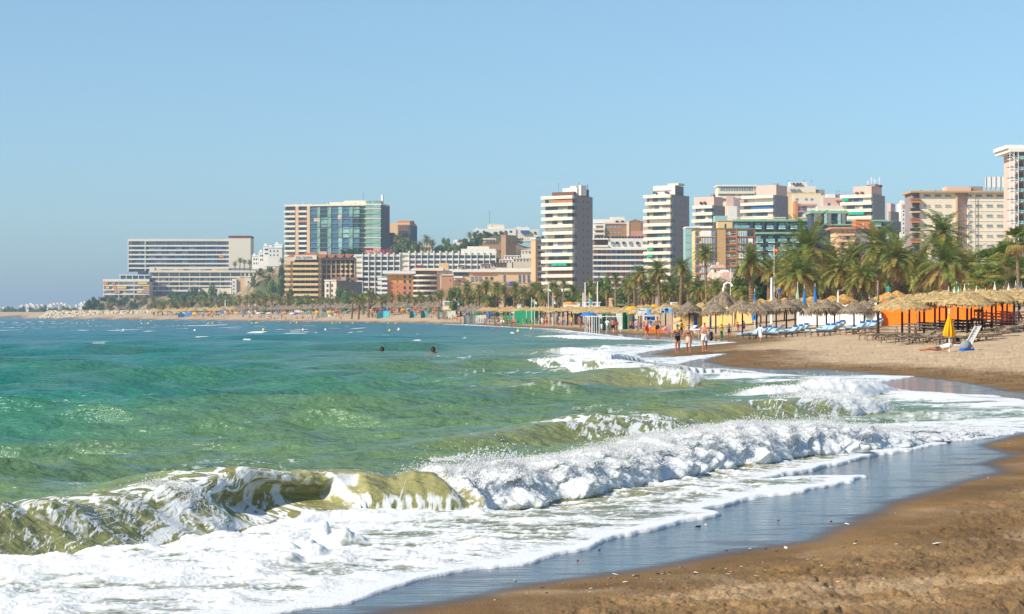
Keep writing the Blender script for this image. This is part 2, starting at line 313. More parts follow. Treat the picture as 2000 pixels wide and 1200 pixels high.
def build_sea():
    rows = np.concatenate([np.arange(1420, 1225, -6.0), np.arange(1225, 1100, -1.0), np.arange(1100, 860, -.62), np.arange(860, 760, -.8), np.arange(760, 650, -.42), np.arange(650, 621, -.35), np.arange(621, 617.1, -.25), [616.6]])
    cols = np.concatenate([[-4200, -2000, -1000], np.arange(-500, -60, 12.0), np.arange(-60, 2060, 2.1), np.arange(2060, 2400, 10)])
    nr, nc = len(rows), len(cols)
    PY, PX = np.meshgrid(rows, cols, indexing='ij'); Y = F * H / (PY - HOR); X = (PX - 1000) / F * Y
    x = X.ravel().copy(); y = Y.ravel().copy(); px = PX.ravel(); py = PY.ravel()
    dF = sdist(x, y, Fl) + fbm(x * 1.3, y * .6, 4) * .22 * np.clip(y / 25, .5, 2)      # >0: beyond the foam edge (land side)
    s = -dF
    dy = y * y / 8167.0 * .8
    z = np.zeros_like(x)
    # wind sea: many sines, each faded out where the sheet cannot carry it, gentler near the shore
    rs = np.random.RandomState(3); grow = sst(.5, 14, s) * .8 + .2 * sst(.3, 3, s)
    dxs = np.zeros_like(x); dys = np.zeros_like(x)
    for k in range(84):
        lam = 0.34 * (22.0 / .34) ** rs.rand(); th = R(-97 + rs.normal() * 24); kx, ky = math.cos(th) * 2 * math.pi / lam, math.sin(th) * 2 * math.pi / lam
        a = .0150 * lam ** .58 * (1.0 if lam < 4 else .72); ph = rs.rand() * 6.283
        fade = 1 - sst(.16, .42, dy / lam); warp = fbm(x / lam * .13 + k, y / lam * .13, 2) * 2.5
        A = kx * x + ky * y + ph + warp; amp = a * fade * grow
        z += amp * np.sin(A); q = .8 * amp * np.cos(A); dxs += q * kx / np.hypot(kx, ky); dys += q * ky / np.hypot(kx, ky)
    x2 = x + dxs; y2 = y + dys
    foam = np.zeros_like(x); face_all = np.zeros_like(x); push = np.zeros_like(x)
    fw = sst(30, 48, y); stream = fbm(x * 1.1 + y * .25, y * 3.2, 4) * (1 - fw) + fbm(x * .30 + y * .1, y * .55, 4) * fw            # streaky noise used by all foam
    cell = np.abs(fbm(x * 2.6 + .8 * stream, y * 4.2, 4)) * (1 - fw) + np.abs(fbm(x * .8 + .8 * stream, y * .9, 3)) * fw; lace = 1 - np.clip(cell / .20, 0, 1)        # thin branching lines
    for B in BR:
        L = B["L"]; pad = 14.0
        m = (x > L[:, 0].min() - pad) & (x < L[:, 0].max() + pad) & (y > L[:, 1].min() - 6) & (y < L[:, 1].max() + pad)
        idx = np.where(m)[0]; xx = x[idx]; yy = y[idx]
        d, bi, bt = seg_dist(xx, yy, L); fs = min(1.0, 27.0 / float(L[:, 1].mean()))
        sg = np.diff(L, axis=0); sn = np.c_[-sg[:, 1], sg[:, 0]]; sn /= np.hypot(sn[:, 0], sn[:, 1])[:, None]; vn = np.vstack([sn[:1], sn[:-1] + sn[1:], sn[-1:]]); vn /= np.hypot(vn[:, 0], vn[:, 1])[:, None]
        b1_ = np.minimum(bi + 1, len(L) - 1); nn = vn[bi] * (1 - bt)[:, None] + vn[b1_] * bt[:, None]; nn /= np.hypot(nn[:, 0], nn[:, 1])[:, None]; nx, ny = nn[:, 0], nn[:, 1]      # seaward normal, smooth round the bends
        near_p = L[bi] * (1 - bt)[:, None] + L[b1_] * bt[:, None]; side = (xx - near_p[:, 0]) * nx + (yy - near_p[:, 1]) * ny
        d = np.where(side > 0, d, -d)                                   # 0 at the foot, positive seaward
        p = B["px"][bi] + bt * (B["px"][np.minimum(bi + 1, len(L) - 1)] - B["px"][bi])
        endfade = np.where((bt <= 0) & (bi == 0) | (bt >= 1) & (bi == len(L) - 2), np.exp(-(np.abs(d) / 1.5) ** 2), 1)
        fr_ = (p - B['px'][0]) / (B['px'][-1] - B['px'][0]); tap = 1.0 if B['seed'] == 1 else sst(0, .16, fr_) * (1 - sst(.86, 1, fr_))
        amp = tap * np.interp(p, *zip(*B["amp"])) * (1 + .22 * fbm(p * .012 + B["seed"], p * 0 + B["seed"], 3)); fm = np.interp(p, *zip(*B["foam"]))
        wf = B["wf"]; wb = B["wb"]; jag = fbm(p * .02, p * 0 + 3.3 * B["seed"], 4) * .25 * wf * fs ** 1.5 * sst(.6, 1, fm)
        dd = d + jag
        q = np.clip(1 - dd / wf, 0, 1)                                   # 0 crest, 1 foot
        smooth = 1 - sst(0, 1, q)
        hz = np.where(dd < 0, 0, np.where(dd < wf, smooth, np.exp(-((dd - wf) / wb) ** 2)))
        steep = np.where(dd < 0, 0, np.where(dd < wf, 1 - q ** 2.6, np.exp(-((dd - wf) / wb) ** 2)))
        hz = hz + (steep - hz) * (.25 + .75 * sst(.5, 1, fm))
        hgt = amp * hz * endfade
        pushf = .28 * hgt * sst(.3, 1, hz) * (1 if fs > .6 else 0)
        lip = np.zeros_like(hgt)
        if B["curl"]:
            c0, c1, c2, c3 = B["curl"]; cw = sst(c0, c1, p) * (1 - sst(c2, c3, p)); inq = (dd > 0) & (dd < wf)
            cz = np.interp(q, CURLP, CURLZ); cx = np.interp(q, CURLP, CURLX)
            hgt = np.where(inq, hgt * (1 - cw) + amp * cz * cw, hgt); pushf = np.where(inq, pushf * (1 - cw) + (.28 * amp + wf * (cx - q)) * cw, pushf)
            # poured lip, convex and smooth, reaching the trough
            c4 = sst(c2, c3, p) * (1 - sst(900, 960, p)); vx = 1 - (1 - q) ** 1.0
            hgt = np.where(inq, hgt * (1 - c4) + amp * np.sqrt(np.clip(1 - q ** 2.4, 0, 1)) * c4, hgt)
            lip = np.where(inq, (np.exp(-((p - 716 - 10 * fbm(q * 3, q * 0 + 2, 2)) / 6.0) ** 2) * (q > .2) * 1.0) + cw * np.exp(-((q - .27) / .10) ** 2) * .85 * sst(470, 600, p) * (1 - sst(630, 685, p)) * sst(-.3, .25, fbm(p * .05, q * 4, 3)) + cw * (.75 * sst(.02, .30, fbm(p * .045 + q * 2.2, q * 1.2 + p * .004, 4)) * sst(.36, .5, q) * (1 - .25 * sst(610, 680, p))), 0)
        # tumbling white water
        wh = sst(.6, 1.0, fm) * np.where(dd < wf, sst(-.12, .12, dd), np.exp(-((dd - wf) / (wb * .55)) ** 2)) * endfade * np.clip(amp / .12, 0, 1)
        fine = .5 - billow(xx * 6.5 * fs + 8, yy * 4.5 * fs, 3, .55)
        hgt = hgt + wh * ((billow(xx * 1.7 * fs, yy * 1.5 * fs, 4, .58) - .34) * .15 * (.4 + .6 * fs) + fine * .062 * fs + (.4 - billow(xx * 15, yy * 11, 2)) * .03 * (fs > .8) + (.45 - billow(xx * 1.6, yy * 1.1, 3, .6)) * .14 * (fs < .6)) * np.clip(amp / .4, .3, 1.3) * np.clip(hz * 1.6, .15, 1)
        pushf = pushf + wh * ((billow(xx * 2.2 * fs + 9, yy * 1.8 * fs, 3, .55) - .3) * .42 + .10) * (fs ** 2 if fs < .8 else 1)
        z[idx] += hgt; x2[idx] -= nx * pushf; y2[idx] -= ny * pushf
        if B['seed'] <= 7: kk = np.where(wh * (dd > -.05) * endfade > .35)[0]; WHITE.append((idx[kk], B['seed'], hz[kk] * amp[kk]))
        on = np.where(dd < wf * 1.05, sst(-.02, .05, dd), np.exp(-((dd - wf) / (wb * .42)) ** 2)) * endfade
        st = stream[idx]; la = lace[idx]
        au = xx * 2.6 * fs + .35 * fbm(xx * 2, yy * 2, 2); rg = 1 - np.clip(np.abs(fbm(au * 2.1 - q * 1.2, q * 1.7 + B['seed'] + au * .3, 5, .66)) / .12, 0, 1)
        onf = (dd < wf) & (dd > 0); la = np.where(onf, np.maximum(rg, .60 * sst(.02, .5, fbm(au * 1.8, q * 1.7 + 9, 5, .70))), la)
        part = np.clip(1.15 * la + .9 * (fm - .5) + .35 * sst(.05, .4, st), 0, 1) * on
        full = on * sst(.78, .98, fm)
        fo = np.where(fm > .02, np.maximum(part * sst(.05, .45, fm), full), 0)
        # dragged white streaks on the clean face
        if B["curl"]:
            fo = np.maximum(fo, lip)
            clean = (p > 724) & (p < 960) & (dd > 0) & (dd < wf); stk = sst(.30, .55, fbm(p * .06 + q * 3.2, q * 1.3 + 4, 3))
            fo = np.where(clean, np.maximum(fo, .62 * stk), fo)
            foot = np.exp(-(dd / .13) ** 2) * (p > 700) * (p < 960) * sst(-.22, .22, fbm(p * .07, dd * 9 + 3, 4)); fo = np.maximum(fo, foot * .95)
        foam[idx] = np.maximum(foam[idx], fo)
        face_all[idx] = np.maximum(face_all[idx], B["face"] * np.exp(-((dd - wf * .6) / (wf * .9)) ** 2) * np.clip(amp / .3, 0, 1.2) * np.clip(30 / yy, .35, 1))
    # swash: sheet of lumpy foam running up the sand
    run = 1 - sst(2.2, 6.5, s + .8 * stream)
    dB, _, _ = seg_dist(x, y, BR[0]["L"]); insh = sst(40, 34, y)
    sw_near = np.where((y < 36), 1 - sst(.0, .25, np.where(inside(x, y, np.vstack([BR[0]["L"], [[40, 34], [40, -5], [-20, -5], [-20, 14]]])), 0, 1)), 0)
    dens_px = np.interp(px, [0, 500, 900, 1000, 1300, 1500, 2000], [1, 1, .86, .60, .58, .66, .72])
    band = .55 * sst(.1, .5, fbm(x * .5 + 5, y * 1.5, 3) + .25) + .6 * (1 - sst(.0, .5, s))
    web = 1 - np.clip(np.abs(fbm(x * 3.4 + .5 * stream, y * 6.5, 3)) / .13, 0, 1); sw = sw_near * np.clip(dens_px * (.40 + .48 * sst(-.3, .3, stream)) + .34 * web + .25 * lace + band * .38, 0, 1.1)
    gap = (sst(.02, .22, fbm(x * 1.7, y * 4.5 + 7, 4)) * np.interp(px, [500, 950, 1250, 2000], [.15, .45, .75, .6])); sw = sw - gap * sst(.2, .5, s) * .62 * sw_near
    foam = np.maximum(foam, sw * sst(-.05, .0, s))
    # the other swashes further along the beach
    far_sw = (y > 36) * run * np.clip(.55 + .9 * stream + .55 * lace, 0, 1) * (1 - .5 * sst(70, 300, y)); foam = np.maximum(foam, far_sw)
    edge = (s > -.5) * (1 - sst(.05, .22 * np.clip(y / 20, 1, 6), s)); foam = np.maximum(foam, edge * 1.0)
    # drifting lace behind the breaker and small whitecaps
    foam = np.maximum(foam, .58 * lace * sst(.10, .42, fbm(x * .22, y * .35 + 2, 3)) * (1 - sst(9, 22, s)))
    for cx, cy, r in SMALLCAPS:
        gx, gy = P0(cx, cy); rx = r / F * gy; ry = max(rx * .9, gy * gy / 8167 * 1.3)
        u = ((x - gx) / rx) ** 2 + ((y - gy) / ry) ** 2; k = u < 6
        foam[k] = np.maximum(foam[k], np.clip(1.25 * np.exp(-u[k]) + .5 * stream[k], 0, 1) * (u[k] < 4)); z[k] += .10 * np.exp(-u[k]) * (gy < 120)
    rc = sst(.47, .56, fbm(x * .20, y * .085 + 11, 4)) * sst(90, 160, y) * .75; foam = np.maximum(foam, rc * sst(10, 30, s))
    # lumps in foam
    lum = (billow(x * 1.7, y * 2.6, 4, .5) - .15) * .085 + (billow(x * 7, y * 8, 2) - .2) * .012
    thin = sst(.0, .5, s); z += sw_near * np.clip(sw, 0, 1) * lum * thin + .010 * edge
    # one tall blob of foam thrown up in front of the barrel
    for bx, by, br, bh in ((632, 1062, 20, .17), (600, 1072, 22, .10), (655, 1068, 30, .08), (566, 1082, 26, .07), (560, 1108, 30, .06), (615, 1095, 26, .06), (690, 1066, 26, .05)):
        gx, gy = P0(bx, by); rx = br / F * gy; u = ((x - gx) / rx) ** 2 + ((y - gy) / (rx * 1.1)) ** 2; z += bh * np.exp(-u * u) * (1 + .3 * fbm(x * 9, y * 9, 2)); foam = np.maximum(foam, 1.1 * np.exp(-u))
    base = np.where(s > 0, .006 + .03 * sst(0, 1.5, s), .006 - .5 * sst(.0, 1.0, -s / np.maximum(.35, 2.0 * dy)))
    zw = base + z * sst(-.03, 1.0, s / np.maximum(.5, 3 * dy))
    # body colour of the water: clear teal offshore, silty green inshore, ochre in the breaking faces
    sh = sst(8, 75, s + 10 * fbm(x * .03, y * .02, 3)); 
    deep = np.array(rgb("00626f")); mid = np.array(rgb("267363")); near_c = np.array(rgb("687c53")); och = np.array(rgb("b9b173"))
    t_far = sst(60, 330, y + 60 * fbm(x * .012, y * .006, 3) - x * 2.2)
    t_far = np.maximum(t_far, sst(14, 70, s + 12 * fbm(x * .03, y * .015, 3)) * .62)
    t_mid = sst(2, 26, s + 3 * fbm(x * .15, y * .08, 3))
    col = near_c[None] * (1 - t_mid)[:, None] + mid[None] * t_mid[:, None]
    col = col * (1 - t_far)[:, None] + deep[None] * t_far[:, None]
    patch = .25 * sst(.0, .5, fbm(x * .12, y * .05, 3)) * (1 - t_far); col = col * (1 - patch)[:, None] + near_c[None] * patch[:, None]
    swc = (1 - sst(.8, 3.5, s)) * .8; col = col * (1 - swc)[:, None] + np.array(rgb('8a8872'))[None] * swc[:, None]
    fa = (np.clip(face_all, 0, 1) * .85 * np.where(y < 24, np.interp(px, [0, 420, 560], [.6, .7, 1]), 1))[:, None]; col = col * (1 - fa) + och[None] * fa
    rip = .25 + .75 * sst(15, 120, y); rip = rip * sst(.3, 5, s) * (1 - .8 * sst(.3, .8, face_all))
    keep = (s > -.5)
    for i, (ix, sd, hh) in enumerate(WHITE): WHITE[i] = (np.c_[x2[ix], y2[ix], zw[ix]], sd, hh)
    grid_mesh("sea", np.c_[x2, y2, zw], nr, nc, keep, [water_material()], "structure", {"foam": np.clip(foam, 0, 1.1), "rip": rip, "body": col, "face": np.clip(face_all, 0, 1) * .25})

def build_spray():
    # droplets torn off the tumbling water: tiny tetrahedra, thick near the surface, thinning upward
    rs = np.random.RandomState(5); P = []; Z = []
    for pts, sd, hh in WHITE:
        n = {1: 95000, 2: 2500, 3: 7000, 4: 4000, 5: 4000}.get(sd, 0)
        if n == 0 or len(pts) < 10: continue
        wgt = (hh ** 1.3 + .01) * pts[:, 1] ** 1.0; k = rs.choice(len(pts), n, p=wgt / wgt.sum()); p = pts[k] + rs.normal(size=(n, 3)) * (.05, .06, .01)
        burst = sst(.0, .45, fbm(p[:, 0] * .9 + 3, p[:, 1] * .9, 3)); up = rs.exponential(1, n) * (.012 + .058 * burst * np.clip(hh[k] / .5, 0, 1.3))
        p[:, 2] += up; p[:, 1] -= rs.rand(n) * up * .6; P.append(p); Z.append((.0018 + .0060 * rs.rand(n) ** 3) * (pts[k][:, 1] / 24) ** .8)
    # a sparser veil thrown ahead along the top of the pouring lip
    n = 900; px = rs.uniform(840, 1010, n); yy = 22.6 + rs.normal(size=n) * .15; p = np.c_[px2x(px, yy), yy, .46 + rs.exponential(.06, n) * sst(840, 980, px)]; P.append(p); Z.append(.003 + .007 * rs.rand(n) ** 2)
    P = np.vstack(P); Z = np.concatenate(Z); n = len(P)
    tet = np.array([[1, 1, 1], [1, -1, -1], [-1, 1, -1], [-1, -1, 1]], float); q = rs.normal(size=(n, 4)); q /= np.linalg.norm(q, axis=1)[:, None]
    a, b, c, d = q.T; Rm = np.stack([1 - 2 * (c * c + d * d), 2 * (b * c - a * d), 2 * (b * d + a * c), 2 * (b * c + a * d), 1 - 2 * (b * b + d * d), 2 * (c * d - a * b), 2 * (b * d - a * c), 2 * (c * d + a * b), 1 - 2 * (b * b + c * c)], 1).reshape(-1, 3, 3)
    V = (np.einsum('nij,kj->nki', Rm, tet) * Z[:, None, None] + P[:, None, :]).reshape(-1, 3)
    Fa = (np.array([[0, 1, 2], [0, 3, 1], [0, 2, 3], [1, 3, 2]])[None] + 4 * np.arange(n)[:, None, None]).reshape(-1, 3)
    me = bpy.data.meshes.new("sea_spray"); me.vertices.add(len(V)); me.vertices.foreach_set("co", V.astype(np.float32).ravel())
    me.loops.add(Fa.size); me.loops.foreach_set("vertex_index", Fa.astype(np.int32).ravel()); me.polygons.add(len(Fa)); me.polygons.foreach_set("loop_start", np.arange(0, Fa.size, 3, dtype=np.int32)); me.update(calc_edges=True)
    me.materials.append(mat("spray_white", (.98, .98, .97), .5, .3, var=.01, trans=.55))
    o = bpy.data.objects.new("sea_spray", me); C.objects.link(o); o["kind"] = "stuff"; o["label"] = "white spray thrown up by the breaking waves"; o["category"] = "spray"
build_sand(); build_sea(); build_spray()
# ------------------------------------------------------------------ object helpers
from mathutils import noise as mnoise
rnd = random.Random(11)
def empty(name, loc, rz=0.0, label=None, cat=None, group=None):
    o = bpy.data.objects.new(name, None); C.objects.link(o); o.location = loc; o.rotation_euler = (0, 0, rz); o.empty_display_size = .2
    if label: o["label"] = label
    if cat: o["category"] = cat
    if group: o["group"] = group
    return o
def mesh_obj(name, V, Fc, m, parent=None, smooth=False):
    me = bpy.data.meshes.new(name); me.from_pydata([tuple(v) for v in V], [], Fc)
    for q in (m if isinstance(m, (list, tuple)) else [m]): me.materials.append(q)
    if smooth: me.polygons.foreach_set("use_smooth", [True] * len(me.polygons))
    me.update(); o = bpy.data.objects.new(name, me); C.objects.link(o)
    if parent: o.parent = parent
    return o
BF = [(0, 3, 2, 1), (4, 5, 6, 7), (0, 1, 5, 4), (1, 2, 6, 5), (2, 3, 7, 6), (3, 0, 4, 7)]
def boxv(x0, x1, y0, y1, z0, z1): return [(x0, y0, z0), (x1, y0, z0), (x1, y1, z0), (x0, y1, z0), (x0, y0, z1), (x1, y0, z1), (x1, y1, z1), (x0, y1, z1)]
class MB:                                   # collects shapes into one mesh
    def __init__(s): s.v = []; s.f = []
    def add(s, V, Fc): n = len(s.v); s.v += [tuple(v) for v in V]; s.f += [tuple(i + n for i in f) for f in Fc]; return s
    def box(s, *a): return s.add(boxv(*a), BF)
    def tube(s, pts, rad, n=8, cap=True):
        pts = [Vector(p) for p in pts]; rad = rad if isinstance(rad, (list, tuple)) else [rad] * len(pts); V = []; Fc = []
        for i, p in enumerate(pts):
            t = (pts[min(i + 1, len(pts) - 1)] - pts[max(i - 1, 0)]).normalized(); u = t.cross(Vector((0, .02, 1)) if abs(t.z) < .95 else Vector((0, 1, 0))).normalized(); w_ = t.cross(u)
            for k in range(n): a = 2 * math.pi * k / n; V.append(p + (u * math.cos(a) + w_ * math.sin(a)) * rad[i])
        for i in range(len(pts) - 1):
            for k in range(n): Fc.append((i * n + k, i * n + (k + 1) % n, (i + 1) * n + (k + 1) % n, (i + 1) * n + k))
        if cap: Fc += [tuple(range(n))[::-1], tuple(range((len(pts) - 1) * n, len(pts) * n))]
        return s.add(V, Fc)
    def lathe(s, prof, n=16, c=(0, 0, 0), jit=0.0):
        V = []; Fc = []
        for (r, z) in prof:
            for k in range(n): a = 2 * math.pi * k / n; j = 1 + (rnd.uniform(-jit, jit) if jit else 0); V.append((c[0] + r * j * math.cos(a), c[1] + r * j * math.sin(a), c[2] + z))
        for i in range(len(prof) - 1):
            for k in range(n): Fc.append((i * n + k, i * n + (k + 1) % n, (i + 1) * n + (k + 1) % n, (i + 1) * n + k))
        return s.add(V, Fc)
    def build(s, name, m, parent=None, smooth=False): return mesh_obj(name, s.v, s.f, m, parent, smooth)
_cube = {}
def unit(name, m, x0, x1, y0, y1, z0, z1, parent):      # repeated boxes share one mesh per material
    if m.name not in _cube:
        me = bpy.data.meshes.new(name); me.from_pydata(boxv(-.5, .5, -.5, .5, -.5, .5), [], BF); me.materials.append(m); _cube[m.name] = me
    o = bpy.data.objects.new(name, _cube[m.name]); C.objects.link(o); o.parent = parent
    o.location = ((x0 + x1) / 2, (y0 + y1) / 2, (z0 + z1) / 2); o.scale = (abs(x1 - x0), abs(y1 - y0), abs(z1 - z0)); return o
def copy_tree(o, parent=None):
    c = o.copy(); C.objects.link(c)
    if parent is not None: c.parent = parent
    for ch in o.children: copy_tree(ch, c)
    return c
# landmarks along the shore, used to say which one a repeat is
MARKS = [(-900, 165, "the far marina"), (165, 300, "the rocky headland"), (300, 470, "the long cream clifftop hotel"), (470, 555, "the bare cliff"), (555, 690, "the yellow balcony hotel"), (690, 752, "the white stepped hotel"),
         (752, 812, "the orange building"), (812, 900, "the curved balcony building"), (900, 970, "the arcaded beige building"), (970, 1058, "the purple domed awning"), (1058, 1162, "the tallest tower"), (1162, 1262, "the white hotel between towers"),
         (1262, 1342, "the second tall tower"), (1342, 1400, "the turquoise glass wing"), (1400, 1475, "the orange apartment block"), (1475, 1580, "the dark glass balcony hotel"), (1580, 1640, "the green edged roof"), (1640, 1770, "the tower with antennas"),
         (1770, 1870, "the cream building's left half"), (1870, 1965, "the cream building's right half"), (1965, 3000, "the fire stair tower")]
ORD = ["first", "second", "third", "fourth", "fifth", "sixth", "seventh", "eighth", "ninth", "tenth", "eleventh", "twelfth", "thirteenth", "fourteenth", "fifteenth", "sixteenth", "seventeenth", "eighteenth", "nineteenth", "twentieth"]
REG = {}
def mark(px):
    for a, b, n in MARKS:
        if a <= px < b: return n
def register(o, look, px, word="below"): REG.setdefault((look, word, mark(px)), []).append((px, o))
def finish_labels():
    for (look, word, mk), L in REG.items():
        L.sort(key=lambda t: t[0])
        for i, (px, o) in enumerate(L):
            n = len(L); k, sd = (i, "left") if i < (n + 1) // 2 else (n - 1 - i, "right")
            o["label"] = f"{look} {word} {mk}" if n == 1 else f"{look} {word} {mk}, {ORD[min(k, 19)]} from {sd}"

# ------------------------------------------------------------------ building kit; positions in photo pixels at the building's own distance
G = dict(cream=mat("wall_cream", "eadcc2", .85, .2, var=.05, scale=1.5), white=mat("wall_white", "e9e4d8", .85, .2, var=.05, scale=1.5), pale=mat("wall_pale", "d9cbb4", .85, .2, var=.06),
         peach=mat("wall_peach", "dfb98e", .85, .2, var=.06), pinkish=mat("wall_pink_grey_shaded", "988c88", .9, .15, var=.05), pink=mat("wall_pink", "dcb9a6", .85, .2, var=.06), yellow=mat("wall_yellow", "e4c68e", .85, .2, var=.05), tan=mat("wall_tan", "c49e6c", .85, .2, var=.06),  # pinkish has the shade of the towers' side walls put into its colour
         orange=mat("wall_orange", "cd8352", .85, .2, var=.06), amber=mat("wall_amber", "d69a46", .85, .2, var=.06), roof=mat("roof_tile", "bd7553", .9, .15, var=.14, scale=6), redcap=mat("cap_red", "7d3236", .8, .2, var=.06),
         stone=mat("wall_stone", "b08a6a", .95, .1, var=.22, scale=9, bump=.5), grey=mat("wall_grey", "85807c", .9, .2, var=.08), dark=mat("wall_slate", "4a515e", .7, .3, var=.12), brown=mat("shutter_brown", "7b5540", .8, .2, var=.15), brick=mat("wall_brown_brick", "a98056", .9, .15, var=.12),
         gl=mat("glass_dark", "2b3641", .12, .5, var=.4, scale=.9), glb=mat("glass_blue", "44607a", .12, .5, var=.4, scale=.9), glg=mat("glass_grey", "727d84", .2, .5, var=.35, scale=.9), cur=mat("curtain_pale", "a89f93", .6, .3, var=.25), shade=mat("recess_shade_brown", "8b6e58", .9, .1, var=.15),  # brown recess colour holds the shade behind balconies and in openings
         teal=mat("awning_teal", "16a583", .7, .3, var=.08), awn=mat("awning_orange", "ea9440", .8, .2, var=.1), awny=mat("awning_yellow", "ecc25c", .8, .2, var=.08), awnr=mat("awning_coral", "cc907c", .8, .2, var=.1), turq=mat("panel_turquoise", "9fc4be", .35, .5, var=.12, scale=3), glassg=mat("glass_green", "7d9a8e", .15, .55, var=.35, scale=1.2),
         glassb=mat("glass_balustrade", "7fb3b0", .12, .5, var=.2), mtl=mat("metal_grey", "8a8e92", .5, .5, metal=.4, var=.1), wht=mat("paint_white", "f0eee8", .5, .4, var=.03), purp=mat("fabric_purple", "5a4a9e", .8, .2, var=.1), blue=mat("paint_blue", "2b62a8", .6, .3, var=.1), solar=mat("solar_panel", "1d3a40", .2, .5, var=.3),
         green=mat("edge_green", "88b58a", .8, .2, var=.1), asph=mat("pave", "9a9083", .9, .2, var=.1))
WINS = ["gl", "gl", "glb", "glg", "cur", "gl", "glg", "brown"]
class Bd:
    def __init__(s, name, label, Y, xc, py_base, a=0.0, cat="building", group=None):
        s.Y = Y; s.s = Y / F; s.xc = xc; s.a = R(a); s.z0 = py2z(py_base, Y); s.n = {}
        s.root = empty(name, (px2x(xc, Y), Y, s.z0), -s.a, label, cat, group); s.ca = math.cos(s.a); s.sa = math.sin(s.a) if a else 1.0
    def x(s, px): return (px - s.xc) * s.s / s.ca
    def z(s, py): return py2z(py, s.Y) - s.z0
    def yr(s, px): return (px - s.xc) * s.s / s.sa
    def box(s, part, p0, p1, q0, q1, m, out=0.0, dep=1.0, parent=None):
        return MB().box(s.x(p0), s.x(p1), -out, dep, s.z(q1), s.z(q0)).build(part, G[m], parent or s.root)
    def win(s, part, p0, p1, q0, q1, m, out=.06, dep=.1, parent=None):
        s.n[part] = s.n.get(part, 0) + 1
        if s.n[part] > 99: part_over = True
        if s.n[part] > 99: return None
        return unit(part, G[m], s.x(p0), s.x(p1), -out, dep, s.z(q1), s.z(q0), parent or s.root)
    def swin(s, part, p0, p1, q0, q1, m, out=.06):                        # on the right-hand face
        return unit(part, G[m], -.1, out, s.yr(p0), s.yr(p1), s.z(q1), s.z(q0), s.root)
    def mass(s, part, p0, p1, p2, q0, q1, m, inset=0.0, dep=12.0):        # p0..p1 lit face, p1..p2 right face
        d = s.yr(p2) if s.a and p2 > s.xc else dep
        return MB().box(s.x(p0), s.x(p1), inset, d, s.z(q1), s.z(q0)).build(part, G[m], s.root)
    def punched(s, xs, ys, w_, h, m="gl", out=.05, frame=None, part="window"):
        for x in xs:
            for y in ys:
                mm = m if isinstance(m, str) else rnd.choice(m)
                o = s.win(part, x - w_ / 2, x + w_ / 2, y - h / 2, y + h / 2, mm, out)
                if frame and o:
                    f_ = s.win("sill", x - w_ / 2 - .5, x + w_ / 2 + .5, y + h / 2, y + h / 2 + .7, frame, out + .12)
                    if f_: bpy.context.view_layer.update() if False else None; f_.parent = o; f_.matrix_parent_inverse = Matrix.LocRotScale(o.location, None, o.scale).inverted()
    def floors(s, p0, p1, top, dy, n, bh, bm="cream", ncol=6, wins=WINS, out=1.1, wout=.05, awn=None, jitter=0.0, slabpart="balcony"):
        """n floors: parapet band of height bh on top of a strip of windows of height dy-bh"""
        for i in range(n):
            y = top + i * dy; j0 = rnd.uniform(-jitter, jitter)
            s.win(slabpart, p0 + j0, p1, y, y + bh, bm, out, .0)
            x = p0 + 1; wd = (p1 - p0 - 2) / ncol
            for c in range(ncol):
                s.win("window", x + .12 * wd * .3, x + wd * .96, y + bh + .3, y + dy, rnd.choice(wins), wout); x += wd
            if awn and rnd.random() < awn[0]:
                x0 = rnd.uniform(p0, p1 - 8); s.win("awning", x0, x0 + rnd.uniform(5, 14), y + bh, y + bh + (dy - bh) * .6, rnd.choice(awn[1]), out * .9)
def antenna(b, px, q0, q1, r=.05): MB().tube([(b.x(px), 1, b.z(q1)), (b.x(px), 1, b.z(q0))], r, 5).tube([(b.x(px) - .6, 1, b.z(q0) - .4), (b.x(px) + .6, 1, b.z(q0) - .4)], r * .6, 4).build("antenna", G["mtl"], b.root)

# far left: clifftop hotel
b = Bd("clifftop_hotel_tower", "long white slab hotel on the cliff with red capped end block", 1430, 250, 530)
b.box("wall", 250, 447, 468.5, 530, "glg", -1.2, 14); b.box("roof_slab", 249, 447, 467, 471.5, "cream", .5, 14.5)
b.floors(250, 447, 479, 8.7, 6, 3.0, "white", 15, ["gl", "gl", "glb", "gl", "glg"], out=.9, wout=-1.0)
for x in (250, 283): b.box("column", x, x + 1.5, 471.5, 530, "white", 1.0, 1)
for k in range(8): b.win("partition", 303 + k * 20, 303.7 + k * 20, 471.5, 530, "pinkish", .6)
for k in range(7): b.win("window", 251.5, 257, 473 + k * 8.7, 478.5 + k * 8.7, "cur", -.9); b.win("window", 258, 270, 473 + k * 8.7, 478.5 + k * 8.7, "gl", -.9)
e = b.box("end_block", 447.3, 490, 465, 530, "cream", 2, 16); b.box("roof_cap", 447, 490, 461, 465.2, "redcap", 2.2, 16.2)
for k in range(5): b.win("window", 454, 482, 476 + k * 8.6, 479 + k * 8.6, "pale", 2.06)
antenna(b, 468, 457, 461)
b.win("awning", 428, 437, 498.5, 503.5, "awn", 1.0)
b = Bd("long_cream_hotel", "long low cream hotel stepping along the clifftop", 1395, 292, 580)
b.box("wall", 292, 492, 524, 580, "glg", -1.0, 15); b.box("roof_slab", 292, 512, 528.4, 532.5, "cream", 1.0, 15.2); b.box("roof_box", 292, 302, 522, 528, "cream", .6, 6)
b.floors(292, 470, 540, 8.8, 3, 3.0, "cream", 17, ["gl", "glb", "glg", "cur", "gl"], out=.9, wout=-.9); b.floors(292, 400, 566.5, 8.6, 1, 3.4, "cream", 9, out=.9, wout=-.9)
b.floors(292, 447, 521.5, 11, 1, 4.6, "cream", 14, ["gl", "cur", "peach", "glg"], out=-.2, wout=-.9)
for k in range(9): b.win("column", 310 + k * 20, 310.8 + k * 20, 532, 570, "cream", .7)
b.box("lower_wall", 395, 452, 563, 580, "cream", .8, 10)
